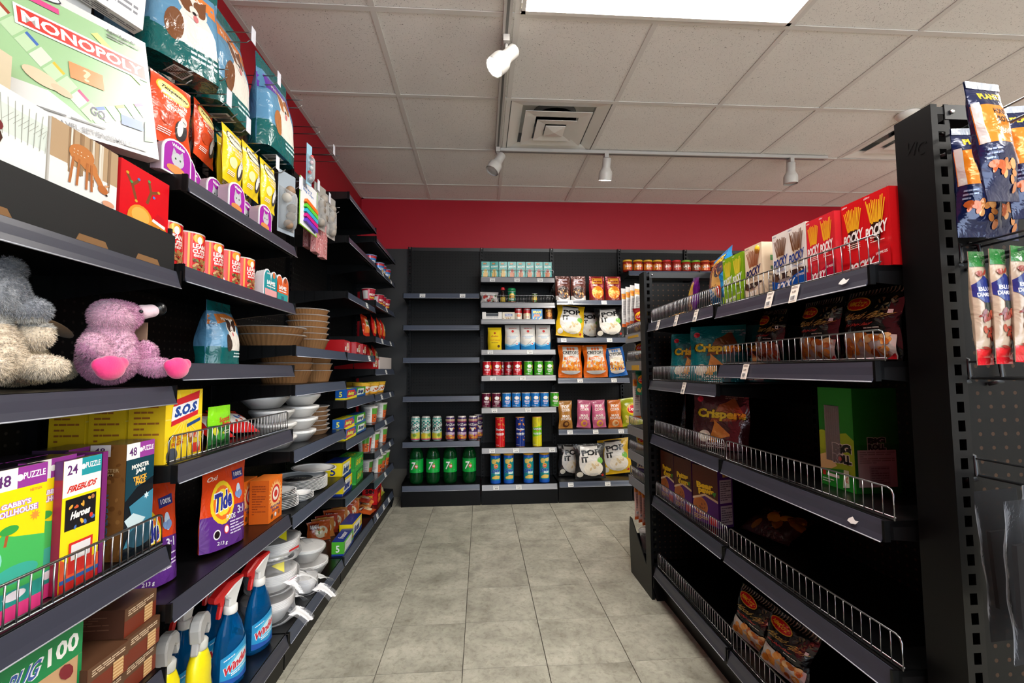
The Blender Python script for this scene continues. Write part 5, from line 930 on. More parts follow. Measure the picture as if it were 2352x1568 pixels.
ah = carton(.104, .064, .145, (232, 112, 24), a, b, None, (206, 92, 20), (230, 120, 40)); put('baking_soda_box', ah, 'orange baking soda box with round red emblem', 'baking soda', L(1.69, .551, -.755), HP); put('baking_soda_box', ah, 'orange baking soda box behind the front one', 'baking soda', L(1.665, .551, -.83), HP+.03)
# --- sprays
t = solid('blue_liquid', (8, 104, 168), .06, 0, .7); t.b.inputs['Transmission Weight'].default_value = .7; t.b.inputs['IOR'].default_value = 1.2
def oval(prof, m, col, sy=.62, n=28, cols=None): m.lathe(prof, n, col, cols, True, (0, 0, 0), (True, True), None, 1, sy); return m
def windex():
    o = obj('window_cleaner', None); b = MB(); prof = [(.045, 0), (.05, .006), (.052, .03), (.05, .09), (.046, .13), (.036, .165), (.024, .19), (.017, .205), (.015, .21)]
    for k in range(5): pass
    oval(prof, b, (6, 84, 140)); b.build('bottle', 'blue_liquid', o)
    lb = MB((32, 150, 206)); fn = lambda u, v, h: ((.0525-.003*v+h)*math.sin((u-.5)*2.2), -(.0525-.003*v+h)*.64*math.cos((u-.5)*2.2), .018+(.075+.035*u)*v); lb.grid(lambda u, v: fn(u, v, 0), 14, 6, None, True)
    a = Art(1); a.poly([(0, 0), (1, 0), (1, .2), (.5, .12), (0, .24)], (28, 84, 170)); a.ell(.55, .55, .42, .3, (90, 190, 226)); a.ell(.6, .58, .28, .2, (200, 230, 240)); a.text('Windex', .48, .56, .78, .26, (206, 36, 50), .22, .1, .05, (240, 240, 244), .03); a.lines(.1, .82, .4, .9, 1, (220, 236, 244)); a.lines(.3, .24, .8, .36, 2, (240, 246, 250), 2); a.paste(lb, fn, 14, 6, .0005); lb.build('label', 'plastic', o)
    MB((232, 230, 226)).lathe([(.0175, .2), (.0185, .203), (.0185, .222), (.016, .224)], 20).build('collar', 'plastic', o)
    w = MB((230, 228, 224)); w.prism([(-.014, .222), (.012, .222), (.016, .24), (.03, .272), (.038, .292), (.03, .294), (-.03, .262), (-.022, .25), (-.012, .244)], 'y', -.0115, .0115); w.build('spray_head', 'plastic', o).modifiers.new('b', 'BEVEL').width = .004
    r = MB((222, 34, 34)); r.prism([(-.066, .252), (-.068, .268), (-.02, .297), (.034, .299), (.036, .29), (.0, .28), (-.03, .262), (-.05, .25)], 'y', -.0145, .0145); r.build('shroud', 'plastic', o).modifiers.new('b', 'BEVEL').width = .004
    g = MB((222, 34, 34)); g.prism([(-.044, .256), (-.026, .258), (-.028, .24), (-.038, .205), (-.046, .2), (-.045, .215), (-.04, .235)], 'y', -.008, .008); g.build('trigger', 'plastic', o).modifiers.new('b', 'BEVEL').width = .003; return o
wx = windex()
for k, (y, x, rz, lb) in enumerate(((1.675, -.765, -.25, 'last in the group beside the wrapped bowls'), (1.495, -.765, -.3, 'standing forward at the shelf edge'), (1.585, -.86, -.2, 'behind the forward one'), (1.42, -.85, -.3, 'between the yellow sprays and the forward one'), (1.70, -.86, .1, 'deep in the corner by the wrapped bowls'))):
    if k == 4: continue
    o = wx if k == 0 else dup(wx); o.location = L(y, .1285, x); o.rotation_euler.z = HP+rz; o.scale = (1.04, 1.04, 1.04); tag(o, 'blue window cleaner with red trigger '+lb, 'spray bottle', 'blue window cleaners')
def lysol():
    o = obj('yellow_spray', None); b = MB((238, 220, 20)); oval([(.042, 0), (.046, .006), (.047, .04), (.046, .09), (.041, .12), (.042, .14), (.04, .165), (.03, .19), (.018, .205)], b, (238, 220, 20)); a = Art(1.6); a.ell(.75, .4, .3, .3, (30, 60, 120)); a.ell(.75, .4, .2, .2, (226, 230, 236)); a.poly([(.55, .7), (.9, .7), (.85, .92), (.6, .88)], (40, 80, 120)); a.text('Lysol', .72, .42, .4, .12, (30, 60, 130), .1)
    a.paste(b, lambda u, v, h: ((.0472+h)*math.sin((u-.5)*2), -(.0472+h)*.62*math.cos((u-.5)*2)-.0003, .02+.09*v), 12, 4); b.build('bottle', 'plastic', o)
    MB((196, 196, 190)).lathe([(.018, .2), (.019, .203), (.02, .222), (.016, .228)], 20).build('collar', 'plastic', o)
    h = MB((176, 174, 172)); h.prism([(-.03, .225), (-.036, .262), (-.03, .282), (-.01, .293), (.018, .29), (.032, .276), (.036, .245), (.03, .222), (.022, .25), (.008, .258), (-.004, .24), (-.006, .222)], 'y', -.014, .014); h.build('spray_head', 'plastic', o).modifiers.new('b', 'BEVEL').width = .004
    g = MB((176, 174, 174)); g.prism([(-.024, .25), (-.008, .25), (-.012, .225), (-.03, .196), (-.036, .2), (-.03, .23)], 'y', -.009, .009); g.build('trigger', 'plastic', o).modifiers.new('b', 'BEVEL').width = .003; return o
ly = lysol()
for k, (y, x, lb) in enumerate(((1.325, -.755, 'with pale trigger standing forward'), (1.235, -.78, 'with pale trigger beside the cracker boxes'))):
    o = ly if k == 0 else dup(ly); o.location = L(y, .1285, x); o.rotation_euler.z = HP+.15; tag(o, 'yellow cleaner spray '+lb, 'spray bottle', 'yellow cleaner sprays')
# ================================================================ paper goods, wrap and noodles further along the left wall
def pan(r, H, brown=(170, 122, 78), sq=0):
    o = obj('baking_pan', None); m = MB(brown); n = 120
    m.lathe([(r*.76, 0), (r*.8, .002), (r*.97, H), (r*1.0, H+.001), (r*.95, H), (r*.78, .005)], n, col=brown, rib=.022, ribn=40); m.build('paper_cup', 'paper', o)
    l = MB(); l.lathe([(r*1.03, H+.001), (r*1.06, H+.003), (r*1.06, H+.005), (r*.98, H+.005), (r*.93, H-.002), (r*.87, H*.6), (r*.84, H*.59)], 36, cap=(False, True)); l.build('clear_lid', 'clear_lid', o); return o
zE = LS[2][3]; zG = LS[2][2]; zJ = LS[2][1]; zM = LS[2][0]; zB = .1285
PL1 = 'brown fluted baking pan with clear lid '
big = pan(.125, .042); mid = pan(.088, .042)
def stack(proto, y, x, z, n, dz, lab, group, rz=0, cat='baking pan', tilt=0):
    for k in range(n):
        o = proto if k == 0 else dup(proto)
        o.location = (x+random.uniform(-.003, .003), y+random.uniform(-.003, .003), z+dz*k); o.rotation_euler = (0, 0, rz+.3*k); tag(o, lab, cat, group)
stack(big, 1.90, -.845, zE+.0006, 2, .0302, PL1+'in the short wide stack', 'wide baking pans'); stack(mid, 2.165, -.80, zE+.0006, 6, .0275, PL1+'in the tall stack', 'tall stack of baking pans')
stack(pan(.105, .05), 2.00, -.825, zG+.0006, 3, .0315, PL1+'on the shelf below the tall stack', 'baking pans on the lower shelf'); stack(pan(.08, .05), 2.25, -.80, zG+.0006, 3, .0315, PL1+'in the small stack on the lower shelf', 'small baking pans on the lower shelf')
# wrapped packs of white foam bowls
def bowls(r, H, n, dz, inv=False):
    o = obj('bowl_pack', None); m = MB((250, 248, 246)); pr = [(r*.5, 0), (r*.56, .002), (r*.86, H*.82), (r, H), (r*1.02, H+.002), (r*.98, H+.003), (r*.82, H*.8), (r*.5, .006)]
    me = m.lathe(pr, 32).mesh('bowl', 'matte')
    for k in range(n): obj('bowl', me, o, (0, 0, dz*k))
    wv = MB(); wv.lathe([(r*.62, -.0004), (r*1.035, H), (r*1.04, H+dz*n), (r*.96, H+dz*n+.002), (r*.3, H+dz*n+.002)], 28, rib=.012, ribn=9); wv.build('shrink_wrap', 'clear_film', o); return o
b1 = bowls(.078, .036, 3, .0035); BL = 'shrink wrapped pack of white foam bowls '
for k, (y, x, z) in enumerate(((2.03, -.79, zJ), (2.03, -.79, zJ+.0505), (2.03, -.79, zJ+.101), (2.03, -.79, zJ+.1515))):
    o = b1 if k == 0 else dup(b1); o.location = (x+.004*k, y+.003*k, z+.0008); o.rotation_euler.z = .4*k; tag(o, BL+'in the tall white stack', 'foam bowls', 'tall stack of foam bowls')
for k, (y, x, z) in enumerate(((1.845, -.80, zJ), (1.843, -.80, zJ+.0505), (1.846, -.81, zJ+.101))):
    o = dup(b1); o.location = (x, y, z+.0006); o.rotation_euler.z = .3*k+1; tag(o, BL+'in the stack nearest the sponges', 'foam bowls', 'stack of foam bowls by the sponges')
o = bowls(.085, .036, 2, .004); o.location = (-.84, 1.855, zJ+.154); tag(o, 'pack of wider pale bowls tilted on top of the foam bowls', 'foam bowls'); o.rotation_euler = (0, -.03, 0)
stack(pan(.072, .02, (164, 126, 92)), 2.245, -.80, zJ+.0006, 6, .0212, 'small brown pan with clear lid beside the foam bowls', 'small lidded pans')
# plates
def plates(r, n, dz, rim=(60, 60, 62), mid=(40, 38, 38)):
    o = obj('plate_pack', None); m = MB((246, 244, 242)); pr = [(r*.55, 0), (r*.6, .001), (r*.7, .008), (r*.97, .014), (r, .0135), (r*.7, .011), (r*.6, .004), (.004, .0035)]; me = m.lathe(pr, 44).mesh('plate', 'plastic')
    for k in range(n): obj('plate', me, o, (0, 0, dz*k))
    z = dz*(n-1)
    if rim: MB(rim).lathe([(r*.9, .0136), (r*.925, .0141)], 44, cap=(False, False)).build('rim_line', 'plastic', o, (0, 0, z))
    if mid: MB(mid).lathe([(r*.5, 0), (r*.5, .001)], 36).build('label_disc', 'gloss_carton', o, (0, 0, z+.0047)); a = MB(); t_ = Art(.4); t_.text('PLATES', .5, .5, .6, .3, (200, 190, 170)); t_.paste(a, lambda u, v, h: (r*(u-.5), r*.4*(v-.5), h)); a.build('label_print', 'paper', o, (0, 0, z+.0059))
    return o
o = plates(.125, 10, .0052); o.location = (-.83, 2.165, zM+.0006); tag(o, 'stack of large white plates with silver rims and a black disc on top', 'plates')
o = plates(.1, 1, .005, (90, 90, 92), None); o.location = (-.79, 2.25, zM+.068); tag(o, 'single white plate slipping off the large plate stack', 'plate'); o.rotation_euler = (0, .06, 0)
for k, (y, x, n, z, r) in enumerate(((1.88, -.79, 6, 0, .07), (1.94, -.775, 4, .0, .05), (1.87, -.795, 3, .047, .07))): 
    if k == 1: y, x = 1.995, -.752
    o = plates(r, n, .006, None, None); o.location = (x, y, zM+.0006+z); tag(o, 'small white plate pack '+('under another beside the orange boxes', 'against the large plates', 'on top beside the orange boxes')[k], 'plates', 'small plate packs')
# bottom shelf: bowl packs in polythene bags
def polybag(y, x, z, r, H, n, lab, seed, tagc=None):
    o = empty('bagged_bowls', lab, 'bagged bowls', (x, y, z), 0, 'bagged bowl packs'); m = MB((224, 222, 218)); me = m.lathe([(r*.6, 0), (r*.65, .002), (r*.95, H*.8), (r, H), (r*.97, H+.002), (r*.6, .008)], 30).mesh('bowl', 'matte')
    for k in range(n): obj('bowl', me, o, (0, 0, .002+.006*k))
    R = random.Random(seed); T = H+.006*n+.01; w = MB(); ph = [R.uniform(0, 6) for _ in range(5)]
    def S(u, v):
        a = 2*PI*u; rr = r*(1.06+.05*math.sin(3*a+ph[0]+4*v)+.03*math.sin(7*a+ph[1]+9*v)); zz = T*v*1.05+.003*math.sin(5*a+ph[2])
        if v > .82: rr *= 1-(v-.82)/.18*.92; zz = T*.86*1.05+.01*(v-.82)/.18+.004*math.sin(5*a)
        if v < .08: rr *= .75+3.1*v; zz = 0.0006+T*.4*v
        return (rr*math.cos(a), rr*math.sin(a), zz)
    w.grid(S, 34, 18, None, True)
    for q in range(2):
        a0 = R.uniform(-1.2, 1.4); L_ = R.uniform(.05, .08); c, s_ = math.cos(a0), math.sin(a0)
        w.grid(lambda u, v: (c*(r*1.0+L_*v)-s_*(u-.5)*(.07+.01*v), s_*(r*1.0+L_*v)+c*(u-.5)*(.07+.01*v), T*(.3+.25*q)+.008*math.sin(6*u+q)*v-.04*v*v), 6, 5, None, True)
    w.build('polythene', 'clear_wrap', o)
    if tagc:
        MB(tagc[0]).add([(r*.2, -r*.5, T+.012), (r*.75, -r*.55, T-.01), (r*.55, -r*.1, T+.02)], [(0, 1, 2)]).build('header_label', 'paper', o)
        MB((206, 40, 40)).add([(r*.9, -r*.7, T*.45), (r*1.09, -r*.15, T*.46), (r*1.1, -r*.15, T*.56), (r*.93, -r*.7, T*.55)], [(0, 1, 2, 3)]).build('red_label', 'paper', o)
    return o
polybag(1.86, -.815, zB, .092, .06, 5, 'polythene bagged bowls at the bottom of the bundle', 1); polybag(1.875, -.81, zB+.108, .09, .04, 6, 'polythene bagged bowls in the middle with red label', 2, ((236, 220, 30), 1)); polybag(1.90, -.815, zB+.214, .092, .035, 7, 'polythene bagged bowls on top with yellow label', 3, ((240, 226, 30), 1))
polybag(2.07, -.755, zB, .05, .045, 4, 'small polythene bagged bowl pack leaning out', 4)
wb = bowls(.082, .05, 3, .005); wb.location = (-.80, 2.235, zB+.0006); tag(wb, 'pack of cream paper bowls on the bottom shelf', 'paper bowls', 'cream paper bowls'); o = dup(wb); o.location = (-.815, 2.225, zB+.075); o.rotation_euler = (.05, .05, 1); o['label'] = 'pack of cream paper bowls stacked on another'
# --- wrap and bag cartons
def wrapbox(c1, c2, c3, t1, t2, W=.21, D=.055, H=.055):
    a = Art(H/W); a.band(0, 1, c1); a.poly([(.0, 0), (1, 0), (1, .3), (0, .12)], c2); a.poly([(.08, .2), (.75, .2), (.85, .85), (.15, .85)], c3); a.text(t1, .46, .5, .52, .42, t2, .0, .2, .05, (20, 30, 80), .02); a.circ(.9, .5, .045, (206, 60, 50)); b = Art(1); b.band(0, 1, c1); b.text('5', .5, .5, .3, .5, t2); b.band(0, .14, c2); t = Art(.26); t.band(0, 1, c2); t.text(t1, .5, .5, .5, .5, t2, 0, .1)
    return carton(W, D, H, c1, a, b, t, None, c2, 'gloss_carton')
WB = wrapbox((30, 90, 170), (240, 220, 30), (206, 60, 60), 'Baking', (240, 236, 90)); WG = wrapbox((70, 160, 40), (40, 90, 160), (230, 240, 220), 'Storage', (30, 60, 130)); WY = wrapbox((240, 214, 30), (36, 60, 140), (240, 236, 226), 'Snap', (30, 50, 130), .16); WF = wrapbox((80, 170, 50), (36, 60, 140), (230, 236, 226), 'freezer', (236, 236, 236), .2)
z = LS[3][2]+.0006
put('foil_box', WB, 'blue and yellow wrap carton on the upper wrap shelf', 'wrap carton', (-.745, 2.60, z), HP); put('foil_box', WG, 'green wrap carton next to the blue one on the upper wrap shelf', 'wrap carton', (-.755, 2.84, z), HP)
z = LS[3][1]+.0006
put('foil_box', WB, 'blue and yellow wrap carton under its twin', 'wrap carton', (-.735, 2.56, z), HP, 'stacked blue wrap cartons'); put('foil_box', WB, 'blue and yellow wrap carton stacked on top of its twin', 'wrap carton', (-.742, 2.55, z+.0556), HP, 'stacked blue wrap cartons'); put('foil_box', WG, 'green and blue wrap carton at the end of the stacked blue ones', 'wrap carton', (-.74, 2.80, z), HP); put('foil_box', WG, 'green and blue wrap carton stacked on its twin', 'wrap carton', (-.742, 2.79, z+.0556), HP)
z = LS[3][0]+.0006; SY = wrapbox((240, 214, 30), (36, 60, 140), (236, 236, 226), 'Sandwich', (30, 50, 130), .17, .09, .085); GB = wrapbox((50, 150, 60), (70, 170, 70), (90, 190, 80), 'GLAD', (236, 226, 60), .2, .1, .075)
put('bag_box', SY, 'yellow and blue sandwich bag carton below its twin', 'bag carton', (-.765, 2.555, z), HP, 'yellow sandwich bag cartons'); put('bag_box', SY, 'yellow and blue sandwich bag carton on top of its twin', 'bag carton', (-.77, 2.55, z+.0856), HP, 'yellow sandwich bag cartons'); put('bag_box', GB, 'green bag carton beside the sandwich bags', 'bag carton', (-.77, 2.80, z), HP+.05, 'green bag cartons'); put('bag_box', GB, 'green bag carton stacked on the other green one', 'bag carton', (-.78, 2.82, z+.0756), HP, 'green bag cartons')
z = zB+.0004; put('bag_box', wrapbox((80, 170, 50), (36, 60, 140), (230, 236, 226), 'freezer', (236, 236, 236), .2, .06, .07), 'green and blue freezer bag carton on the bottom shelf', 'bag carton', (-.735, 2.54, z), HP+.03); put('bag_box', wrapbox((240, 214, 30), (36, 60, 140), (236, 236, 226), 'Saran', (30, 50, 130), .2, .07, .085), 'yellow and blue cling wrap carton on the bottom shelf', 'bag carton', (-.755, 2.76, z), HP)
# --- noodle packets and cups
def art_noodle(c, c2):
    a = Art(.7); a.ell(.6, .45, .28, .3, (232, 214, 180)); a.food(.4, .25, .8, .6, 8, [(226, 190, 110), (206, 110, 50), (120, 150, 60)], .07, 3); a.rect(.08, .6, .5, .9, c2); a.text('RAMEN', .3, .75, .36, .18, (246, 240, 230)); return a
NP = [bag(.125, .105, .03, c, art_noodle(c, c2), 'pillow', 'film', 70+k, .08) for k, (c, c2) in enumerate((((190, 84, 34), (120, 30, 20)), ((206, 130, 60), (180, 50, 30)), ((176, 60, 40), (230, 180, 60))))]
k = 0
for y, x, z, rt in ((2.66, -.90, zB, (-.2, 0, .5)), (2.71, -.895, zB, (-.25, 0, .45)), (2.77, -.89, zB, (-.25, 0, .5)), (2.83, -.88, zB, (-.25, .1, .4)), (2.895, -.87, zB, (-.25, 0, .5)), (2.955, -.86, zB, (-.25, 0, .4)), (3.02, -.84, zB, (-.25, .05, .5)), (3.09, -.85, zB, (-.25, 0, .5)), (2.93, -.865, zB+.112, (-.25, 0, .45)), (2.99, -.85, zB+.112, (-.25, 0, .5)), (3.27, -.76, zB, (-1.35, 0, HP+.1)), (3.27, -.765, zB+.04, (-1.35, 0, HP)), (3.135, -.715, zB, (-1.35, 0, HP-.1))):
    put('noodle_packet', NP[k % 3], 'orange brown noodle packet heaped on the bottom shelf', 'noodle packet', (x, y, z+.0012), 0, 'heaped noodle packets', rt); k += 1
a = Art(1); a.band(0, 1, (200, 24, 30)); a.text('SHIN', .5, .66, .6, .2, (20, 16, 16), 0, 0, .06); a.rect(.3, .3, .7, .46, (240, 180, 40)); a.ell(.5, .16, .3, .12, (230, 140, 60)); m = MB(); m.box(-.07, .07, -.05, .05, 0, .135, (200, 24, 30)); a.paste(m, lambda u, v, h: (-.07+.14*u, -.05-h, .135*v)); a.paste(m, lambda u, v, h: (-.07-h, .05-.1*u, .135*v))
put('noodle_multipack', m.mesh('pack', 'film'), 'red noodle multipack with black lettering on the bottom shelf', 'noodle pack', (-.785, 3.40, zB+.0006), HP); put('noodle_packet', bag(.12, .1, .03, (170, 176, 60), art_noodle(0, (60, 120, 40)), 'pillow', 'film', 78), 'lime green packet at the end of the bottom shelf', 'noodle packet', (-.75, 3.60, zB+.001), 0, None, (-.5, 0, HP))
def cup(r, H, c, art, lidc=(236, 232, 226), nm='noodle_cup'):
    m = MB(c); m.lathe([(r*.72, 0), (r*.74, .003), (r*.98, H-.004), (r*1.02, H-.002), (r*1.02, H)], 26, col=c); rf = lambda v: r*(.74+.24*v)
    art.paste(m, cyl_fn(r, H-.008, 3.0, .003, rf), 16, 4); o = obj(nm, m.mesh('cup', 'can_print')); MB(lidc).lathe([(r*1.03, 0), (r*1.03, .0015), (.003, .002)], 26).build('lid', 'plastic', o, (0, 0, H)); return o
a = Art(1.1); a.band(0, 1, (232, 228, 222)); a.rect(.5, 0, .82, .55, (206, 90, 40)); a.rect(.5, .55, .82, .95, (90, 160, 60)); a.food(.52, .1, .8, .5, 8, [(240, 200, 120), (30, 26, 24), (230, 130, 50)], .05, 2); a.lines(.1, .2, .42, .9, 9, (170, 170, 170), 3); a.rect(.84, 0, .96, .9, (190, 50, 40))
cw = cup(.05, .108, (230, 226, 220), a); cnt = {}
def cups(proto, lst, lab, group, cat='noodle cup'):
    for k, (y, x, z, rz) in enumerate(lst):
        o = proto if not proto.get('used') else dup(proto)
        if o is proto: o['used'] = 1
        elif 'used' in o: del o['used']
        o.location = (x, y, z+.0006); o.rotation_euler = (0, 0, HP+rz-.5); tag(o, lab, cat, group)
z1, z2, z3 = LS[4][2], LS[4][1], LS[4][0]
cups(cw, [(3.20, -.755, z1, -.6), (3.32, -.80, z1, -.5), (3.53, -.76, z1, -.4), (3.63, -.82, z1, -.4)], 'white noodle cup with green label on the upper cup shelf', 'noodle cups upper shelf')
cups(cw, [(3.12, -.77, z2, -1.2), (3.26, -.755, z2, -.4), (3.53, -.755, z2, -.5), (3.63, -.81, z2, -.4)], 'white noodle cup with green label on the middle cup shelf', 'noodle cups middle shelf')
cups(cw, [(3.38, -.755, z3, -.5), (3.27, -.80, z3, -.3), (3.52, -.76, z3, -.4), (3.63, -.755, z3, -.4)], 'white noodle cup with green label on the lower cup shelf', 'noodle cups lower shelf')
a = Art(.8); a.band(0, 1, (226, 160, 40)); a.ell(.6, .45, .3, .3, (236, 226, 210)); a.food(.45, .3, .75, .6, 8, [(230, 180, 90), (200, 90, 50), (180, 70, 40)], .07, 2); a.band(.82, 1, (240, 190, 60)); cy = cup(.062, .078, (226, 160, 40), a, (240, 214, 60))
z = LS[4][3]; cups(cy, [(3.14, -.80, z, -.5), (3.28, -.775, z, -.5), (3.48, -.775, z, -.5), (3.37, -.92, z, -.3)], 'yellow noodle bowl with soup picture', 'yellow noodle bowls')
# noodle bags and cereal cups above
def redbag(c, c2, seed):
    a = Art(1.3); a.poly([(.1, .1), (.9, .2), (.85, .9), (.2, .8)], c2); a.rect(.3, .35, .75, .75, (236, 226, 214)); a.ell(.5, .3, .25, .14, (226, 130, 50)); a.rect(.35, .5, .6, .65, (90, 150, 60)); return bag(.09, .165, .04, c, a, 'pillow', 'film', seed, .06)
RB = [redbag((200, 50, 24), (226, 110, 50), 81), redbag((196, 30, 26), (230, 140, 60), 82)]
z = LS[4][5]; 
for k, (y, x, rt) in enumerate(((3.22, -.79, (-.3, .2, HP-.3)), (3.36, -.77, (-.2, .35, HP)), (3.50, -.76, (-.2, .3, HP)), (3.60, -.755, (-.2, .3, HP)))): put('noodle_bag', RB[k % 2], ('orange noodle bag leaning first in its row', 'red noodle bag leaning on the first', 'orange noodle bag leaning near the row end', 'red noodle bag last in its row')[k], 'noodle bag', (x, y, z+.001), 0, 'leaning noodle bags', rt)
z = LS[4][4]
for k, (y, x, rt) in enumerate(((3.335, -.79, (-.2, .2, HP)), (3.42, -.80, (-.2, .2, HP)), (3.50, -.79, (-.2, .2, HP)), (3.585, -.80, (-.2, .2, HP)))): put('noodle_bag', RB[(k+1) % 2], ('red noodle bag standing first in the white tray', 'orange noodle bag standing second in the white tray', 'red noodle bag standing third in the white tray', 'orange noodle bag standing last in the white tray')[k], 'noodle bag', (x, y, z+.0045), 0, 'noodle bags in the tray', rt)
m = MB((206, 196, 192)); m.box(-.21, .21, -.003, 0, 0, .085); m.box(-.21, -.207, 0, .22, 0, .06); m.box(.207, .21, 0, .22, 0, .06); m.box(-.207, .207, .0, .22, 0, .003); put('display_tray', m.mesh('tray', 'carton'), 'white carton tray holding red noodle bags', 'display tray', (-.712, 3.465, z+.0006), HP)
a = Art(.5); a.ell(.6, .5, .2, .34, (236, 220, 190)); a.food(.5, .3, .7, .7, 6, [(226, 170, 80), (190, 60, 40)], .05, 2); a.rect(.08, .2, .34, .5, (236, 230, 226)); rn = carton(.168, .12, .07, (190, 26, 30), a, None, None, (160, 20, 26), (180, 24, 28), 'gloss_carton')
for k, (y, z, x) in enumerate(((2.58, LS[3][3], -.80), (2.78, LS[3][3], -.79), (2.96, LS[3][3], -.80))): put('noodle_box', rn, ('red boxed noodles first on their shelf', 'red boxed noodles with a bowl picture in the middle', 'red boxed noodles at the bay joint')[k], 'noodle box', (x, y, z+.0006), HP+.1, 'red boxed noodles')
for k, (y, x) in enumerate(((2.55, -.84), (2.75, -.85), (2.94, -.84))): put('noodle_box', rn, 'red boxed noodles in the low row under the shelf edge', 'noodle box', (x, y, LS[3][2]+.058), HP, 'red boxed noodles low row') if 0 else None
z = LS[4][4]
for k, (y, x) in enumerate(((3.15, -.90), (3.15, -.772))): put('noodle_box', rn, ('red boxed noodles lying behind the white tray', 'red boxed noodles lying beside the white tray')[k], 'noodle box', (x, y, z+.0006), HP)
a = Art(.8); a.band(0, 1, (170, 26, 50)); a.rect(.05, .2, .35, .9, (226, 220, 216)); a.text('FROOT', .66, .56, .44, .2, (240, 236, 230), 0, 0, .04); a.text('Loops', .68, .3, .4, .2, (240, 220, 60), 0, 0, .04); cr_ = cup(.047, .085, (170, 26, 50), a, (226, 220, 218), 'cereal_cup'); a = Art(.8); a.band(0, 1, (50, 120, 190)); a.text('FLAKES', .5, .5, .6, .24, (240, 236, 230), 0, 0, .04); a.band(.8, 1, (190, 40, 50)); a.circ(.75, .3, .12, (230, 180, 50)); cb_ = cup(.047, .085, (40, 90, 170), a, (226, 220, 218), 'cereal_cup')
z = LS[4][7]; cups(cb_, [(3.17, -.765, z, -.5), (3.40, -.76, z, -.4), (3.50, -.765, z, -.4), (3.62, -.755, z, -.4)], 'blue cereal cup with white lid', 'blue cereal cups', 'cereal cup')
z = LS[4][6]; cups(cr_, [(3.15, -.765, z, -.5), (3.40, -.76, z, -.4), (3.50, -.765, z, -.4), (3.61, -.755, z, -.4)], 'red cereal cup with white lid', 'red cereal cups', 'cereal cup')
for o in COL.objects:
    if 'used' in o: del o['used']
# ================================================================ snack gondola on the right of the aisle
HN = -PI/2
def Rr(y, z, x=.85): return Vector((x, y, z+.0006))
for i, hs in ((0, (3, 2, 1, 0)), (1, (3, 2, 1, 0))):
    for h in hs: fence('chrome wire fence '+('with close wires ' if i == 0 else 'with wide wires ')+('on the top gondola shelf', 'on the shelf of crunchy snack bags', 'on the middle gondola shelf', 'on the shelf of cookie cartons')[3-h], (RF+.013, RJ[i]-.007, RS[i][h]), HN, .619, .062, 'gondola wire fences', .0135 if i == 0 else .0232, .0012 if i == 0 else .0016)
    fence('chrome wire fence on the bottom gondola shelf '+('by the far end cap' if i == 0 else 'by the tall post'), (RF+.013, RJ[i]-.007, .155), HN, .619, .062, 'gondola wire fences', .0165 if i == 0 else .0232, .0013)
def sticks(a, x0, x1, y0, y1, c1, c2, n, seed):
    R = random.Random(seed); cx = (x0+x1)/2
    for i in range(n):
        t = (i+.5)/n; xb = cx+(t-.5)*(x1-x0)*.25; xt = x0+(x1-x0)*t; yt = y1-R.uniform(0, .12)*(y1-y0); k = .45
        a.bar(xb, y0, xb+(xt-xb)*k, y0+(yt-y0)*k, (x1-x0)*.045, c2); a.bar(xb+(xt-xb)*k, y0+(yt-y0)*k, xt, yt, (x1-x0)*.05, c1)
def art_pocky(n, asp, bg, c1, c2, tc, foot, ft, sub, win=False):
    a = Art(asp); a.band(0, 1, bg); w = 1/n
    for i in range(n):
        x = i*w; sticks(a, x+.08*w, x+.92*w, .36, .93, c1, c2, 11, i); a.text('POCKY', x+.5*w, .5, .86*w, .15, tc, .16, .12, .04); a.lines(x+.25*w, .34, x+.8*w, .42, 3, sub, i); a.text('Glico', x+.2*w, .955, .24*w, .025, tc if bg[1] > 150 else (240, 230, 230), .05, .2); a.rect(x+w-.004, .3, x+w, 1, tuple(int(v*.86) for v in bg))
    if win: a.rect(.0, .2, 1, .3, (60, 40, 34)); a.food(.05, .2, .95, .3, 8, [(226, 214, 190), (90, 60, 40)], .08, 3)
    a.poly([(0, 0), (1, 0), (1, .27), (.68, .21), (.5, .15), (.22, .15), (0, .2)], foot); a.text('POCKY', .42, .085, .52, .13, (244, 240, 238), .08, .12, .04); a.text('10 PKGS', .84, .19, .22, .035, (244, 236, 232), .06); return a
def pk(W, H, D, n, bg, c1, c2, tc, foot, sub, label, y, win=False, side=None, x=.826, rz=0):
    sd = side or Art(H/D)
    if not side: sd.lines(.2, .25, .8, .7, 9, tuple(int(v*.8) for v in bg), 4)
    put('chocolate_stick_box', carton(W, D, H, bg, art_pocky(n, H/W, bg, c1, c2, tc, foot, 0, sub, win), sd, None, tuple(int(v*.93) for v in bg), None, 'gloss_carton'), label, 'stick box', Rr(y, RS[1][3], x+D/2), HN+rz)
RED = (206, 24, 30)
pk(.126, .165, .085, 2, RED, (240, 176, 40), (44, 26, 22), (244, 240, 238), (190, 18, 28), (240, 200, 190), 'red boxed chocolate sticks with dark tips beside the tall post', .9315, x=.842)
pk(.092, .158, .085, 2, (214, 44, 54), (240, 170, 40), (214, 44, 54), (244, 236, 236), (180, 10, 50), (240, 200, 200), 'red boxed sticks with plain gold bars', 1.043)
pk(.134, .163, .085, 2, (232, 226, 220), (112, 72, 44), (206, 186, 160), (30, 56, 130), (16, 76, 160), (140, 150, 190), 'white and blue boxed cookie sticks', 1.158, True)
pk(.04, .13, .085, 1, (222, 224, 222), (190, 196, 190), (200, 206, 200), (150, 170, 160), (214, 216, 214), (180, 200, 190), 'pale plain stick box standing back', 1.25, x=.875)
gs_ = Art(1.8); gs_.rect(.3, .66, .7, .76, (90, 150, 90)); gs_.rect(.3, .5, .7, .56, (90, 120, 90)); gs_.lines(.2, .1, .8, .44, 5, (150, 140, 130), 2)
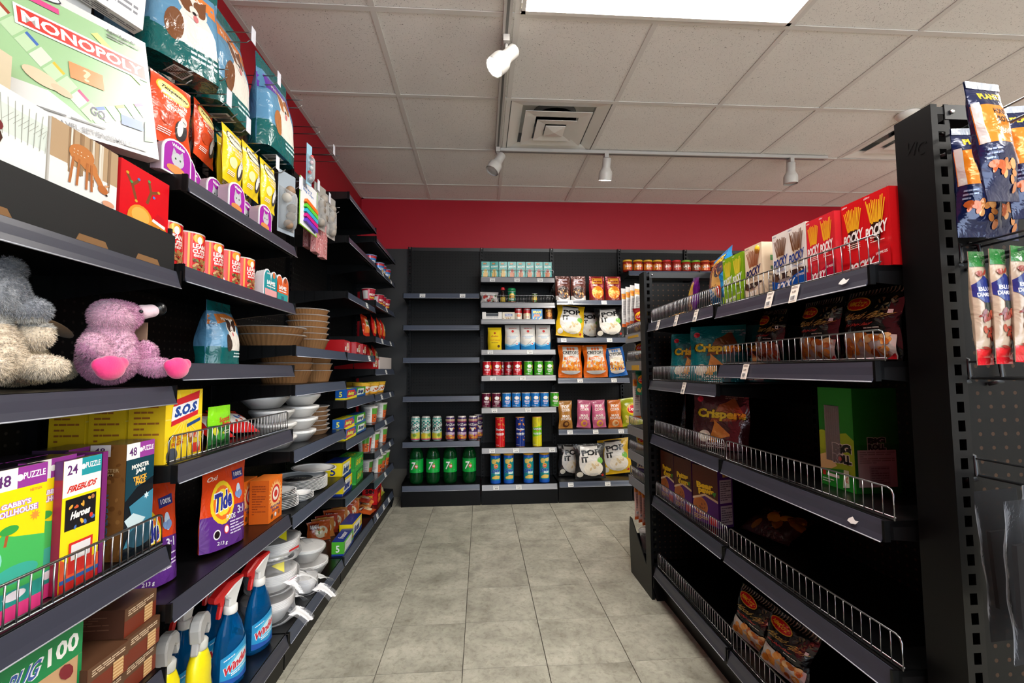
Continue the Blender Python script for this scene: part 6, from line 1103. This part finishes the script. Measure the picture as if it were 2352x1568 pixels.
pk(.085, .163, .085, 1, (236, 214, 186), (150, 84, 50), (226, 200, 170), (40, 40, 90), (226, 206, 180), (160, 130, 120), 'cream boxed sticks with a gold round sticker', 1.318, True, gs_)
m = MB((226, 180, 40)); m.lathe([(.013, 0), (.013, .0006)], 20); o = [q for q in COL.objects if q.get('label', '') == 'cream boxed sticks with a gold round sticker'][0]; m.build('gold_sticker', 'gloss_carton', o, (.022, -.0432, .145), rot=(PI/2, 0, 0))
pk(.12, .16, .085, 2, (130, 176, 30), (232, 210, 60), (190, 200, 60), (244, 244, 236), (140, 186, 30), (70, 90, 20), 'green boxed matcha sticks next to the cream ones', 1.432)
# bags on the top shelf, far bay
zt = RS[0][3]
a = Art(1.15); a.ell(.45, .62, .4, .3, (140, 90, 60)); a.ell(.6, .4, .2, .3, (226, 170, 90), .3); a.ell(.72, .66, .22, .18, (60, 50, 60)); a.text('DIPPERS', .5, .85, .7, .12, (240, 190, 40), -.1, .1, .05, (30, 60, 120), .03); a.lines(.1, .12, .5, .28, 3, (220, 236, 246), 2); a.ell(.72, .22, .12, .1, (206, 60, 40))
put('snack_bag', bag(.185, .2, .06, (40, 130, 190), a, 'pillow', 'film', 91), 'blue snack bag leaning beside the green stick box', 'snack bag', Rr(1.60, zt, .87), 0, None, (-.12, -.1, HN-.15))
a = Art(1.3); a.ell(.55, .55, .3, .34, (206, 150, 90)); a.text('CHEETOS', .5, .62, .7, .14, (240, 200, 40), .7, .1, .05); a.food(.2, .1, .8, .3, 6, [(226, 170, 90)], .12, 2); PUR = (92, 24, 110)
pb_ = bag(.12, .17, .04, PUR, a, 'pillow', 'foil_film', 92); put('snack_bag', pb_, 'shiny purple snack bag standing on the top shelf', 'snack bag', Rr(1.93, zt, .92), 0, None, (-.1, .15, HN-.25)); put('snack_bag', pb_, 'shiny purple snack bag lying flat behind the fence', 'snack bag', Rr(2.03, zt, .86), 0, None, (-1.4, 0, HN+.3)); put('snack_bag', pb_, 'shiny purple snack bag slumped beside the blue bag', 'snack bag', Rr(1.77, zt, .90), 0, None, (-.9, 0, HN-.2))
# crunchy triangle crisp bags
def art_cris(bg, tri1, tri2):
    a = Art(1.02); a.poly([(.35, .45), (.8, .5), (.92, .62), (.76, .9), (.62, .8), (.5, .76)], tri1); a.poly([(.42, .5), (.5, .12), (.36, .1), (.72, .26)], tri2); a.poly([(.36, .12), (.44, .46), (.72, .24)], tri2); a.ell(.26, .2, .12, .1, (236, 226, 206), .4); a.text('Crispers', .53, .58, .84, .2, (226, 206, 30), .0, 0, .05, (60, 50, 20), .02); a.ell(.14, .84, .06, .05, (190, 30, 50)); a.text('RANCH', .55, .04, .01, .01, bg); a.lines(.6, .86, .92, .92, 2, (150, 200, 200) if bg[1] > 80 else (150, 120, 110), 3)
    a.rect(.22, .035, .22, .035, bg); return a
def cris(bg, t1, t2, seed, W=.205, H=.215, word='RANCH'):
    a = art_cris(bg, t1, t2); a.text(word, .5, .085, .42, .05, (236, 232, 226)); a.lines(.2, .02, .85, .05, 1, (236, 232, 226), 3); return bag(W, H, .07, bg, a, 'stand', 'foil_film', seed, .035)
TEAL = cris((10, 120, 128), (110, 74, 40), (232, 176, 90), 95); zc = RS[0][2]
put('crisp_pouch', TEAL, 'shiny teal crisp pouch standing forward on the shelf', 'crisp pouch', Rr(1.70, zc, .90), 0, 'teal crisp pouches', (-.05, .02, -.85)); o = put('crisp_pouch', TEAL, 'shiny teal crisp pouch half hidden by another', 'crisp pouch', Rr(1.90, zc, .895), 0, 'teal crisp pouches', (-.08, .03, -.8)); o.scale = (.9, 1, .93); o = put('crisp_pouch', TEAL, 'shiny teal crisp pouch in shadow at the bay joint', 'crisp pouch', Rr(1.64, zc, 1.03), 0, 'teal crisp pouches', (-.05, 0, -.8)); o.scale.x = .9
BBQ = cris((72, 34, 38), (150, 80, 40), (226, 150, 60), 96, word='BARBECUE'); zb = RS[0][1]
put('crisp_pouch', BBQ, 'dark maroon barbecue crisp pouch behind the fence', 'crisp pouch', Rr(1.69, zb, .90), 0, None, (-.05, .02, -.85))
a = Art(1.5); a.rect(.3, .3, .6, .5, (200, 196, 190)); a.rect(.5, .1, .8, .3, (220, 216, 210)); a.lines(.3, .32, .6, .48, 4, (60, 50, 50), 2); a.ell(.4, .75, .2, .12, (150, 90, 40)); o = put('crisp_pouch', bag(.2, .225, .06, (20, 14, 14), a, 'stand', 'foil_film', 97, .05), 'black crisp pouch turned sideways by the pegboard', 'crisp pouch', Rr(1.97, zb, .90), 0, None, (-.05, .05, -2.1))
# black papri bags
def art_nim(word, fc):
    a = Art(1.12)
    for i in range(16): a.bar(.03+.062*i, .9, .05+.062*i, .995, .02, (130, 120, 104))
    a.ell(.33, .8, .27, .1, (226, 170, 50), -.12); a.ell(.33, .8, .25, .085, (190, 24, 24), -.12); a.text("NIMCO'Z", .33, .8, .36, .07, (240, 190, 40), -.12, .1, .03); a.text(word, .52, .6, .78, .12, (206, 176, 90), .0, .35, .0); a.text('Real Spicy Snack', .42, .49, .56, .05, (206, 60, 50), 0, .25); a.lines(.55, .42, .95, .455, 1, (206, 200, 190), 3)
    R = random.Random(2)
    for i in range(16): a.ell(.72+R.uniform(0, .22), .72+R.uniform(-.1, .12), .03, .012, (90, 80, 50), R.uniform(0, 3), 8)
    a.poly([(.06, .02), (.95, .02), (.98, .34), (.5, .36), (.12, .4)], (200, 194, 190)); a.food(.14, .08, .9, .34, 34, fc, .07, 4, .8); a.poly([(.8, .02), (.95, .02), (.95, .1)], (196, 30, 40)); a.rect(.9, .62, .95, .67, (226, 226, 226)); a.rect(.91, .63, .94, .66, (30, 30, 30)); return a
FC = [(226, 150, 60), (206, 120, 40), (240, 180, 100), (190, 100, 36), (232, 190, 130)]; BL = (16, 15, 16)
n1 = bag(.15, .165, .06, BL, art_nim('Chaat Papri', [(190, 90, 36), (206, 110, 50), (170, 70, 30)]), 'pillow', 'foil_film', 101); n2 = bag(.155, .162, .06, BL, art_nim('Masala Papri', FC), 'pillow', 'foil_film', 102); zn = RS[1][2]
put('papri_bag', n1, 'black snack bag with grey crimp beside the teal pouches', 'snack bag', Rr(1.375, zn, .90), 0, None, (-.12, .06, HN-.1)); put('papri_bag', n2, 'black snack bag with fried chips and gold script between others', 'snack bag', Rr(1.13, zn, .875), 0, None, (-.1, .02, HN-.1)); put('papri_bag', n2, 'black snack bag with fried chips against the tall post', 'snack bag', Rr(.968, zn, .872), 0, None, (-.1, .02, HN-.02)); o = put('papri_bag', n1, 'black snack bag in shadow behind the others', 'snack bag', Rr(1.22, zn, .97), 0, None, (-.08, 0, HN))
# green box of seaweed rolls
a = Art(2.25); a.band(0, 1, (26, 132, 30)); a.poly([(0, .1), (1, .0), (1, .5), (.8, .56), (0, .5)], (150, 190, 30)); a.ell(.1, .46, .25, .1, (170, 206, 40)); a.poly([(0, .1), (.5, .22), (.25, .34), (0, .3)], (236, 220, 150)); a.poly([(0, 0), (1, 0), (1, .14), (.7, .2), (0, .16)], (30, 140, 40)); a.rect(.2, .26, .62, .82, (14, 22, 16))
for i in range(6): a.bar(.24+.06*i, .28, .22+.065*i, .8, .012, (70, 84, 76))
a.text('BiG', .66, .4, .52, .1, (20, 20, 18), .04, 0, .08, (236, 236, 230), .06); a.text('ROLL', .66, .3, .52, .09, (20, 20, 18), .04, 0, .08, (236, 236, 230), .06); a.circ(.6, .3, .05, (206, 60, 30)); a.rect(.06, .1, .16, .15, (190, 40, 30)); a.rect(.2, .1, .56, .13, (236, 236, 230)); a.lines(.06, .03, .4, .08, 2, (200, 230, 200), 3); a.poly([(.66, .02), (.84, .04), (.84, .2), (.7, .2)], (206, 230, 200)); a.text('SPICY', .76, .12, .2, .05, (190, 60, 40), PI/2)
b = Art(2.25); b.band(0, 1, (20, 96, 26)); b.band(.0, .46, (16, 84, 26)); b.text('BiG', .5, .5, .4, .06, (24, 24, 20), 0, 0, .08, (190, 196, 186), .06); b.text('ROLL', .5, .44, .4, .06, (24, 24, 20), 0, 0, .08, (190, 196, 186), .06); b.rect(.06, .06, .92, .41, (150, 150, 152)); b.lines(.1, .28, .88, .4, 6, (110, 110, 112), 2); b.rect(.3, .08, .75, .26, (130, 130, 134)); b.lines(.33, .09, .72, .25, 7, (90, 90, 96), 5)
o = put('seaweed_roll_box', carton(.112, .115, .252, (26, 132, 30), a, b, None, (20, 96, 26), (24, 110, 30)), 'tall green box with black roll window standing alone', 'seaweed box', Rr(1.115, RS[1][1], .955), HN); MB().box(-.034, .014, -.0592, -.0578, .066, .206).build('window_film', 'clear_lid', o)
# cookie cartons
def art_bear(w1, w2):
    a = Art(1.75); a.band(0, 1, (84, 40, 24)); a.poly([(0, .0), (1, .0), (1, .42), (.5, .48), (0, .36)], (86, 30, 120)); a.ell(.3, .28, .3, .16, (190, 120, 60)); a.ell(.3, .28, .26, .13, (170, 98, 46)); a.food(.12, .2, .5, .34, 7, [(110, 60, 30)], .04, 2); a.poly([(0, .36), (.5, .48), (1, .42), (1, .46), (.5, .52), (0, .4)], (226, 200, 160)); a.text(w1, .5, .66, .66, .11, (244, 206, 30), .06, 0, .06, (60, 30, 16), .03); a.text(w2, .55, .55, .62, .11, (244, 206, 30), .06, 0, .06, (60, 30, 16), .03); a.poly([(.78, .58), (.95, .6), (.88, .5)], (70, 150, 50)); a.rect(0, 0, 1, .14, (90, 34, 120)); a.lines(.05, .03, .6, .12, 3, (230, 190, 90), 2); a.rect(.66, .02, .95, .15, (206, 50, 50)); return a
sd = Art(1.6); sd.band(0, 1, (70, 30, 100)); sd.rect(.12, .42, .9, .82, (176, 170, 172)); sd.lines(.16, .46, .86, .8, 9, (90, 80, 90), 3); sd.rect(.12, .05, .9, .38, (176, 170, 172)); sd.lines(.16, .08, .86, .36, 7, (90, 80, 90), 5); sd.text('BEAR', .5, .9, .4, .06, (220, 180, 40))
tp = Art(.6); tp.band(0, 1, (56, 28, 92)); [tp.circ(.1+.16*i, .3+.35*(i % 2), .025, (170, 150, 190)) for i in range(6)]
bp1 = carton(.135, .068, .212, (84, 40, 24), art_bear('Pattes', "d'ours"), sd, tp, (70, 30, 100), (56, 28, 92)); bp2 = carton(.135, .068, .212, (84, 40, 24), art_bear('Bear', 'paws'), sd, tp, (70, 30, 100), (56, 28, 92)); zk = RS[0][0]
put('cookie_carton', bp1, 'purple and brown cookie carton next to the far post', 'cookie carton', Rr(2.045, zk, .87), HN+.03); put('cookie_carton', bp1, 'purple and brown cookie carton in the middle of three', 'cookie carton', Rr(1.90, zk, .875), HN+.1); put('cookie_carton', bp2, 'purple and brown cookie carton with its pale back panel showing', 'cookie carton', Rr(1.735, zk, .885), HN+.25)
a = Art(.8); a.food(.1, .2, .9, .8, 12, [(150, 110, 24), (176, 140, 40), (110, 80, 20)], .14, 2); a.text('SNAX', .3, .8, .4, .2, (150, 120, 110)); put('snack_bag', bag(.2, .15, .06, (46, 26, 26), a, 'pillow', 'film', 104), 'dark snack bag fallen over beside the cookie cartons', 'snack bag', Rr(1.56, zk, .97), 0, None, (-1.15, 0, HN+.3))
# bottom shelf papri bags
z0 = .1555
put('papri_bag', n2, 'black snack bag propped upright on the bottom shelf', 'snack bag', Rr(1.50, z0, .87), 0, None, (-.25, .12, HN+.25)); put('papri_bag', n2, 'black snack bag leaning forward on the bottom shelf', 'snack bag', Rr(1.345, z0, .875), 0, None, (-.3, .12, HN+.3)); a = Art(.9); a.food(.1, .1, .9, .9, 20, [(120, 60, 20), (90, 40, 16), (150, 84, 30)], .1, 6); a.circ(.4, .6, .06, (240, 160, 60)); a.circ(.6, .7, .06, (230, 140, 50)); a.circ(.2, .5, .06, (230, 140, 50)); put('snack_bag', bag(.19, .2, .06, (60, 30, 16), a, 'pillow', 'film', 106), 'brown snack bag lying flat at the back of the bottom shelf', 'snack bag', Rr(1.06, z0, .90), 0, None, (-1.3, 0, HN+.4))
# ================================================================ goods on the end caps
yp = .80
def eh(x, z, L_=.2, lab='chrome peg hook carrying nut bags'):
    t = empty('peg_hook', lab, 'peg hook', (x, yp, z), 0, 'end cap peg hooks'); MB().tube([(0, .002, 0), (0, -L_, 0), (0, -L_-.012, .012)], .0028, 8).build('lower_rod', 'chrome', t); MB().tube([(.0, .002, .03), (0, -L_-.04, .03)], .002, 8).build('upper_rod', 'chrome', t); MB().tube([(-.02, .0, -.012), (-.006, -.014, -.006), (0, -.01, .0), (0, -.006, .034), (-.012, .002, .04)], .004, 8).build('clip', 'dark_steel', t); return t
eh(.895, 1.478); eh(.945, 1.478); eh(.905, 1.262); eh(.945, 1.262); eh(.905, 1.045, .16, 'empty chrome peg hook under the almond packets'); eh(.905, .868, .2, 'chrome peg hook carrying clear bags'); eh(.97, 1.045, .16, 'empty chrome peg hook near the almond packets')
a = Art(2.4); a.band(0, 1, (16, 26, 66)); a.band(.46, .78, (226, 128, 30)); a.text('PLANTERS', .62, .86, .9, .06, (236, 190, 50), 0, 0, .05); a.text('HONEY', .6, .72, .5, .05, (40, 24, 20), 0, 0, .03); a.text('ROTI', .6, .65, .4, .05, (40, 24, 20), 0, 0, .03); a.text('PEANUTS', .65, .55, .5, .045, (240, 220, 200)); a.food(.3, .1, .8, .3, 12, [(200, 130, 70), (176, 104, 50), (220, 160, 100)], .1, 3); a.food(.1, .2, .4, .3, 4, [(190, 90, 40)], .1, 5); a.band(.94, 1, (170, 176, 186)); a.rect(0, .46, .1, .8, (206, 200, 196)); a.lines(.05, .32, .3, .42, 3, (140, 150, 180), 2)
nb_ = bag(.078, .2, .034, (16, 26, 66), a, 'pillow', 'foil_film', 111, .05)
for k, (px, y, z, rt) in enumerate(((2241, .745, 1.296, (0, 0, -.1)), (2290, .775, 1.30, (0, .03, .1)), (2300, .66, 1.325, (-.05, -.08, .2)), (2372, .70, 1.315, (-.03, -.04, -.1)))):
    x = ony(px, 400, y).x; put('peanut_bag', nb_, ('navy and orange peanut bag hanging by the black post', 'navy and orange peanut bag deepest on its hook', 'navy and orange peanut bag swung forward', 'navy and orange peanut bag on the outer hook')[k], 'nut bag', (x, y, z), 0, 'hanging peanut bags', rt)
a = Art(5); a.band(.86, 1, (40, 110, 50)); a.band(0, .06, (190, 24, 36)); a.band(.06, .14, (206, 40, 44)); a.poly([(.0, .6), (.5, .5), (1, .6), (1, .7), (.5, .78), (0, .7)], (26, 44, 110)); a.text('BLUE', .5, .66, .7, .035, (236, 236, 240)); a.text('DIAMOND', .5, .61, .84, .035, (236, 236, 240)); a.rect(.3, .47, .95, .54, (26, 36, 32)); a.food(.1, .12, .9, .46, 16, [(130, 46, 34), (110, 36, 28), (160, 70, 50)], .2, 3, .5); a.food(.1, .78, .9, .86, 4, [(130, 46, 34)], .16, 4, .5)
al = bag(.036, .196, .022, (176, 158, 138), a, 'pillow', 'film', 112, .04)
for k, x in enumerate((ony(2254, 700, .725).x, ony(2297, 700, .713).x, ony(2341, 700, .701).x)): put('almond_packet', al, ('slim almond packet with green top beside the post', 'slim almond packet with green top between two others', 'slim almond packet with green top on the outer hook')[k], 'nut packet', (x, .725-.012*k, 1.068+.002*k), 0, 'hanging almond packets', (0, .03*(k-1), .15))
for k, (px, y) in enumerate(((2312, .70), (2350, .65), (2370, .72))):
    x = ony(px, 1250, y).x
    m = MB(); S = bag_fn(.075, .235, .03, 'pillow', 120+k, .08); m.grid(lambda u, v: S(u, v), 8, 14, None, True); m.grid(lambda u, v: S(u, v, 0, 1), 8, 14, None, True, True); o = put('clear_bag', m.mesh('bag', 'clear_bag'), ('limp clear plastic bag hanging beside the post', 'limp clear plastic bag hanging in front', 'limp clear plastic bag behind the others')[k], 'plastic bag', (x, y, .63), 0, 'hanging clear bags', (0, .06*(k-1), .2*k)); MB((40, 36, 34)).box(-.02, .02, -.003, .003, .05, .17).build('contents', 'matte', o)
# far end cap: small shelves, fences, crisps seen past the post
EY0, EY1 = 2.2, 2.45
for z in (1.25, 1.105, .765, .635, .5):
    MB().box(.008, .717, EY0-2.135+.002, EY1-2.135, z-.02, z).build('shelf', 'deck', fc); MB().box(.004, .008, EY0-2.135+.004, EY1-2.135, z-.045, z+.001).build('price_strip', 'strip_silver', fc)
for k, z in enumerate((1.25, 1.105, .765, .635, .5)): fence('short chrome wire fence on the end cap shelf '+('under the grey packets', 'holding black crisp bags', 'under the long grey packet', 'holding yellow bags', 'holding purple packs')[k], (.796, 2.44, z), HN, .225, .05, 'end cap wire fences', .0125)
MB((222, 176, 60)).box(.0028, .004, .11, .22, 1.06, 1.085).build('yellow_tag', 'paper', fc); MB((222, 176, 60)).box(.0028, .004, .11, .27, 1.228, 1.24).build('yellow_tag', 'paper', fc)
a = Art(5.5); a.band(0, .08, (206, 100, 50)); a.band(.72, .86, (226, 150, 50)); a.text('SNACK', .5, .8, .8, .05, (200, 60, 40), .1); a.bars(.2, .14, .8, .22, 9); a.lines(.15, .3, .85, .68, 9, (150, 150, 152), 3); gp = bag(.038, .215, .012, (206, 204, 202), a, 'pillow', 'film', 131, .04)
for k in range(4): put('grey_packet', gp, 'slim grey snack packet with orange band on the end cap strip', 'snack packet', (.795+.016*k, 2.475-.018*k, 1.298+.006*k), 0, 'grey packets on the end cap strip', (0, .02*k, .35))
put('grey_packet', bag(.045, .25, .014, (206, 200, 196), a, 'pillow', 'film', 132, .04), 'long grey packet hanging by the green crisp bag', 'snack packet', (.836, 2.43, .795), 0, None, (0, 0, .2))
for k in range(3): put('pink_packet', bag(.034, .2, .012, (214, 180, 170), a, 'pillow', 'film', 133+k, .05), ('slim pink packet hanging nearest the clear cup', 'slim pink packet in the middle over the clear cup', 'slim pink packet against the end cap post')[k], 'snack packet', (.825+.016*k, 2.43-.012*k, .27-.012*k), 0, 'pink packets over the cup', (0, .0, .3))
def lay(c, lab, x, y, z, W, H, seed, rt=(0, 0, -.9)):
    a = Art(H/W); a.ell(.5, .66, .34, .2, (236, 186, 40)); a.ell(.5, .64, .3, .13, (200, 30, 40)); a.text("Lay's", .5, .645, .44, .13, (250, 248, 240), .08, .15); a.food(.2, .1, .8, .4, 7, [(236, 206, 110), (226, 180, 80)], .14, 2); put('crisp_bag', bag(W, H, .06, c, a, 'pillow', 'film', seed), lab, 'crisp bag', (x, y, z), 0, None, rt)
lay((24, 22, 24), 'black crisp bag on the end cap shelf', .862, 2.36, 1.107, .13, .112, 141); lay((20, 130, 96), 'green crisp bag hanging on the end cap', .862, 2.34, .93, .13, .125, 142); lay((120, 20, 26), 'dark red crisp bag on the top end cap shelf', .862, 2.36, 1.252, .13, .14, 143); lay((190, 150, 30), 'yellow crisp bag on the end cap shelf above the purple pack', .862, 2.36, .637, .13, .098, 144)
a = Art(.8); a.band(0, .5, (70, 50, 120)); a.band(.5, 1, (222, 214, 190)); a.text('Miss', .5, .7, .6, .24, (50, 40, 110), .1, .3); put('chip_carton', bag(.12, .1, .05, (70, 50, 120), a, 'pillow', 'film', 145), 'purple and cream snack pack on the low end cap shelf', 'snack pack', (.858, 2.36, .502), 0, None, (0, 0, -.9))
t = empty('clear_cup', 'clear lidded cup of dark sweets on the end cap base', 'cup', (.835, 2.33, .1505-.012)); MB().lathe([(.022, 0), (.024, .002), (.034, .1), (.036, .104)], 24, cap=(True, False)).build('cup', 'clear_lid', t); MB((26, 22, 22)).lathe([(.02, .003), (.03, .07), (.028, .078), (.004, .082)], 20).build('sweets', 'matte', t); MB().lathe([(.039, .104), (.039, .108), (.03, .118), (.004, .12)], 24).build('lid', 'clear_lid', t)
# ================================================================ plush toys on the left wall
def blob(balls, colf, name, parent, mat='plush', fur=0, seed=0, fl=.008, res=.006, furcol=None):
    """one continuous skin from blended ellipsoids, then short pile"""
    mb = bpy.data.metaballs.new('m'); mb.resolution = res; mb.render_resolution = res; mb.threshold = .3
    for c, r, s in balls:
        e = mb.elements.new(); e.type = 'ELLIPSOID'; e.co = c; e.radius = 1; e.size_x, e.size_y, e.size_z = [max(.004, r*q*1.3) for q in s]; e.radius = 1.0; e.stiffness = 2
    o = bpy.data.objects.new('mball_'+name+str(seed), mb); COL.objects.link(o); bpy.context.view_layer.update(); dg = bpy.context.evaluated_depsgraph_get(); me0 = o.evaluated_get(dg).to_mesh()
    V = [v.co.copy() for v in me0.vertices]; F = [tuple(p.vertices) for p in me0.polygons]; N = [v.normal.copy() for v in me0.vertices]; o.evaluated_get(dg).to_mesh_clear(); bpy.data.objects.remove(o); bpy.data.metaballs.remove(mb)
    m = MB(); m.add(V, F, [colf(sum((V[i] for i in f), Vector())/len(f)) for f in F], True); b = m.build(name, mat, parent)
    if fur and F:
        R = random.Random(seed); k = MB(); per = fur/len(F)
        for f in F:
            n = int(per)+(R.random() < per-int(per))
            for _ in range(n):
                w_ = [R.random() for _ in f]; s = sum(w_); p = sum((V[i]*(q/s) for i, q in zip(f, w_)), Vector()); nn = sum((N[i] for i in f), Vector()).normalized(); tng = nn.orthogonal().normalized(); tng.rotate(Matrix.Rotation(R.uniform(0, 6.28), 3, nn)); c = colf(p); j = R.uniform(.82, 1.12); c = tuple(max(0, min(255, int(v*j))) for v in c)
                tip = p+nn*fl*R.uniform(.5, 1.1)+tng*fl*R.uniform(-.7, .7)+Vector((0, 0, -fl*.35)); d = tng*.0007; k.add([p-d, p+d, tip], [(0, 1, 2)], c, True)
        q = k.build('pile', mat, b); q['kind'] = 'stuff'
    return b
zt = 1.0375
# flamingo
t = empty('plush_flamingo', 'pink plush flamingo with hot pink feet sitting on the shelf edge', 'plush toy', (-.765, 1.01, zt), HP)
PK = lambda p: (206, 140, 176) if (math.sin(40*p.x)+math.sin(37*p.z+1)) > -.3 else (218, 166, 190)
blob([((0, .01, .05), .06, (1, .9, 1)), ((0, .012, .085), .045, (1, .9, 1)), ((-.01, .0, .135), .04, (1.15, 1, .95)), ((.02, -.005, .14), .03, (1, 1, 1)), ((-.06, -.005, .07), .028, (1, .8, 1)), ((.068, -.012, .06), .028, (1, .9, 1.1)), ((-.05, -.03, .03), .028, (1, 1, .8)), ((.05, -.05, .03), .028, (1, 1.2, .8))], PK, 'body', t, fur=22000, seed=1, fl=.006)
blob([((.045, -.02, .15), .02, (1, .9, .9)), ((.062, -.026, .155), .018, (1, .9, .9))], lambda p: (224, 196, 206), 'snout', t, 'cloth_plush', seed=2, res=.004); blob([((.08, -.032, .162), .017, (.9, .9, 1))], lambda p: (16, 16, 18), 'beak_tip', t, 'plastic', seed=3, res=.004)
HPK = lambda p: (226, 50, 120)
for x, y, s in ((-.082, -.055, 4), (.058, -.09, 5)): blob([((x, y, .026), .03, (1.25, .55, .9)), ((x-.026, y, .032), .016, (1, .6, .8)), ((x+.028, y, .036), .016, (1, .6, .8))], HPK, 'foot', t, 'cloth_plush', seed=s, res=.005)
MB((20, 20, 24)).ball((.018, -.036, .148), .004, 8, 6).build('eye', 'plastic', t)
MB((150, 120, 100)).box(.075, .077, -.01, .03, .09, .13).build('swing_tag', 'paper', t)
# grey and cream animal
t = empty('plush_bear', 'grey headed plush animal with cream body on the toy shelf', 'plush toy', (-.79, .77, zt), HP); t.scale = (.9, .9, .9)
GR = lambda p: (228, 210, 186) if p.z < .098 else ((200, 196, 190) if p.z < .115 else ((150, 152, 158) if math.sin(90*p.x+60*p.z) > 0 else (128, 130, 138)))
blob([((0, .0, .04), .065, (1.1, 1, .85)), ((0, 0, .08), .05, (1.1, .95, .9)), ((.0, -.01, .155), .055, (1.15, 1, 1)), ((-.045, .0, .205), .024, (1, .7, 1)), ((.05, .0, .205), .026, (1, .7, 1)), ((.045, -.045, .13), .026, (1.2, 1.1, .9)), ((-.07, -.03, .085), .028, (1, 1, 1.1)), ((.072, -.03, .088), .028, (1, 1, 1.1)), ((-.05, -.06, .025), .032, (1, 1.2, .7)), ((.06, -.06, .025), .032, (1, 1.2, .7))], GR, 'body', t, fur=30000, seed=11, fl=.008)
m = MB((226, 222, 218)); m.grid(lambda u, v: (.06+.055*u, .03, .155+.024*v+.008*u), 4, 1, None, True); a = Art(.4); a.lines(.15, .3, .9, .6, 2, (120, 120, 124), 3); a.paste(m, lambda u, v, h: (.06+.055*u, .03-h, .155+.024*v+.008*u), 4); m.build('care_tag', 'paper', t)
# cream animal
t = empty('plush_lamb', 'cream plush animal with brown tag slumped between the grey and pink toys', 'plush toy', (-.905, .955, zt), HP)
blob([((0, 0, .045), .055, (1, 1, .9)), ((-.03, -.01, .09), .035, (1, 1, 1)), ((-.005, -.01, .125), .028, (1.2, 1, .9)), ((.03, -.02, .115), .02, (1.2, .9, .9)), ((.03, -.05, .03), .03, (1, 1.2, .8)), ((-.03, -.06, .025), .028, (1, 1.2, .8))], lambda p: (214, 196, 162), 'body', t, fur=12000, seed=21, fl=.005)
MB((168, 138, 106)).ball((0, 0, 0), .034, 16, 8, None, 1.1, .7, .12).build('hat_brim', 'cloth_plush', t, (.045, -.03, .115), rot=(0, .5, 0))

for t in [o for o in COL.objects if o.name.startswith('plush_')]:      # set the toys down on the shelf
    lo = min(min(v.co.z for v in q.data.vertices) for q in t.children_recursive if q.type == 'MESH' and q.location.length == 0 and len(q.data.vertices)); t.location.z = zt+.001-lo*t.scale.z
# ================================================================ labels that single out each of a row
ORD = ['first', 'second', 'third', 'fourth', 'fifth', 'sixth', 'seventh', 'eighth']
def row(group, text, key):
    """text holds %s for the ordinal; key sorts the row from its landmark"""
    for k, o in enumerate(sorted([q for q in COL.objects if q.get('group') == group], key=key)): o['label'] = text % ORD[k]
X_ = lambda o: o.location.x
Y_ = lambda o: o.location.y
Z_ = lambda o: o.location.z
row('row of red dog food cans', '%s red dog food can from the black display tray', Y_)
row('green soda bottles on the base shelf', '%s green soda bottle from the dark corner of the shop', X_)
row('teal checkered drink cans', '%s teal checkered drink can from the dark corner', X_)
row('purple drink cans', '%s purple drink can from the teal checkered ones', X_)
row('teal snack cartons with yellow sticks', '%s teal snack carton from the empty bay, yellow sticks pictured', X_)
row('teal snack cartons with orange nuggets', '%s teal snack carton with orange nuggets, counted from the yellow ones', X_)
row('white sugar bags', '%s white and blue sugar bag from the yellow flour bag', X_)
row('stacked crisp tubes on the base shelf', '%s blue and teal crisp tube with yellow lid from the soda bottles', X_)
for c in ('red', 'green'): row('short %s crisp tubes upper row' % c, '%s short '+c+' crisp tube from the empty bay, under the sugar shelf', X_)
for c in ('maroon', 'blue', 'green'): row('short %s crisp tubes lower row' % c, '%s short '+c+' crisp tube from the empty bay, above the tall tubes', X_)
for c in ('yellow', 'red', 'green', 'orange'): row('salsa jars with %s lids' % c, '%s salsa jar with '+c+' lid, counted from the popcorn bay', X_)
row('brown nut pouches', '%s brown and silver nut pouch from the teal snack cartons', X_); row('dark red fruit pouches', '%s dark red fruit pouch from the brown nut pouches', X_); row('orange cheese popcorn bags', '%s orange cheese popcorn bag from the short crisp tubes', X_)
row('wide baking pans', '%s pan up in the short wide stack of baking pans', Z_); row('tall stack of baking pans', '%s pan up in the tall stack of baking pans', Z_); row('baking pans on the lower shelf', '%s pan up in the wider stack under the tall pan stack', Z_); row('small baking pans on the lower shelf', '%s pan up in the small stack beside the foil boxes', Z_); row('small lidded pans', '%s small brown lidded pan up beside the foam bowls', Z_)
row('tall stack of foam bowls', '%s foam bowl pack up in the tall white stack', Z_); row('stack of foam bowls by the sponges', '%s foam bowl pack up in the stack nearest the sponges', Z_)
for n in ('upper', 'middle', 'lower'): row('noodle cups %s shelf' % n, '%s white noodle cup from the wrap cartons on the '+n+' cup shelf', Y_)
row('yellow noodle bowls', '%s yellow noodle bowl from the green wrap carton', Y_); row('blue cereal cups', '%s blue cereal cup from the empty shelves', Y_); row('red cereal cups', '%s red cereal cup from the empty shelves', Y_)
row('grey packets on the end cap strip', '%s slim grey packet with orange band from the popcorn shelves', X_)
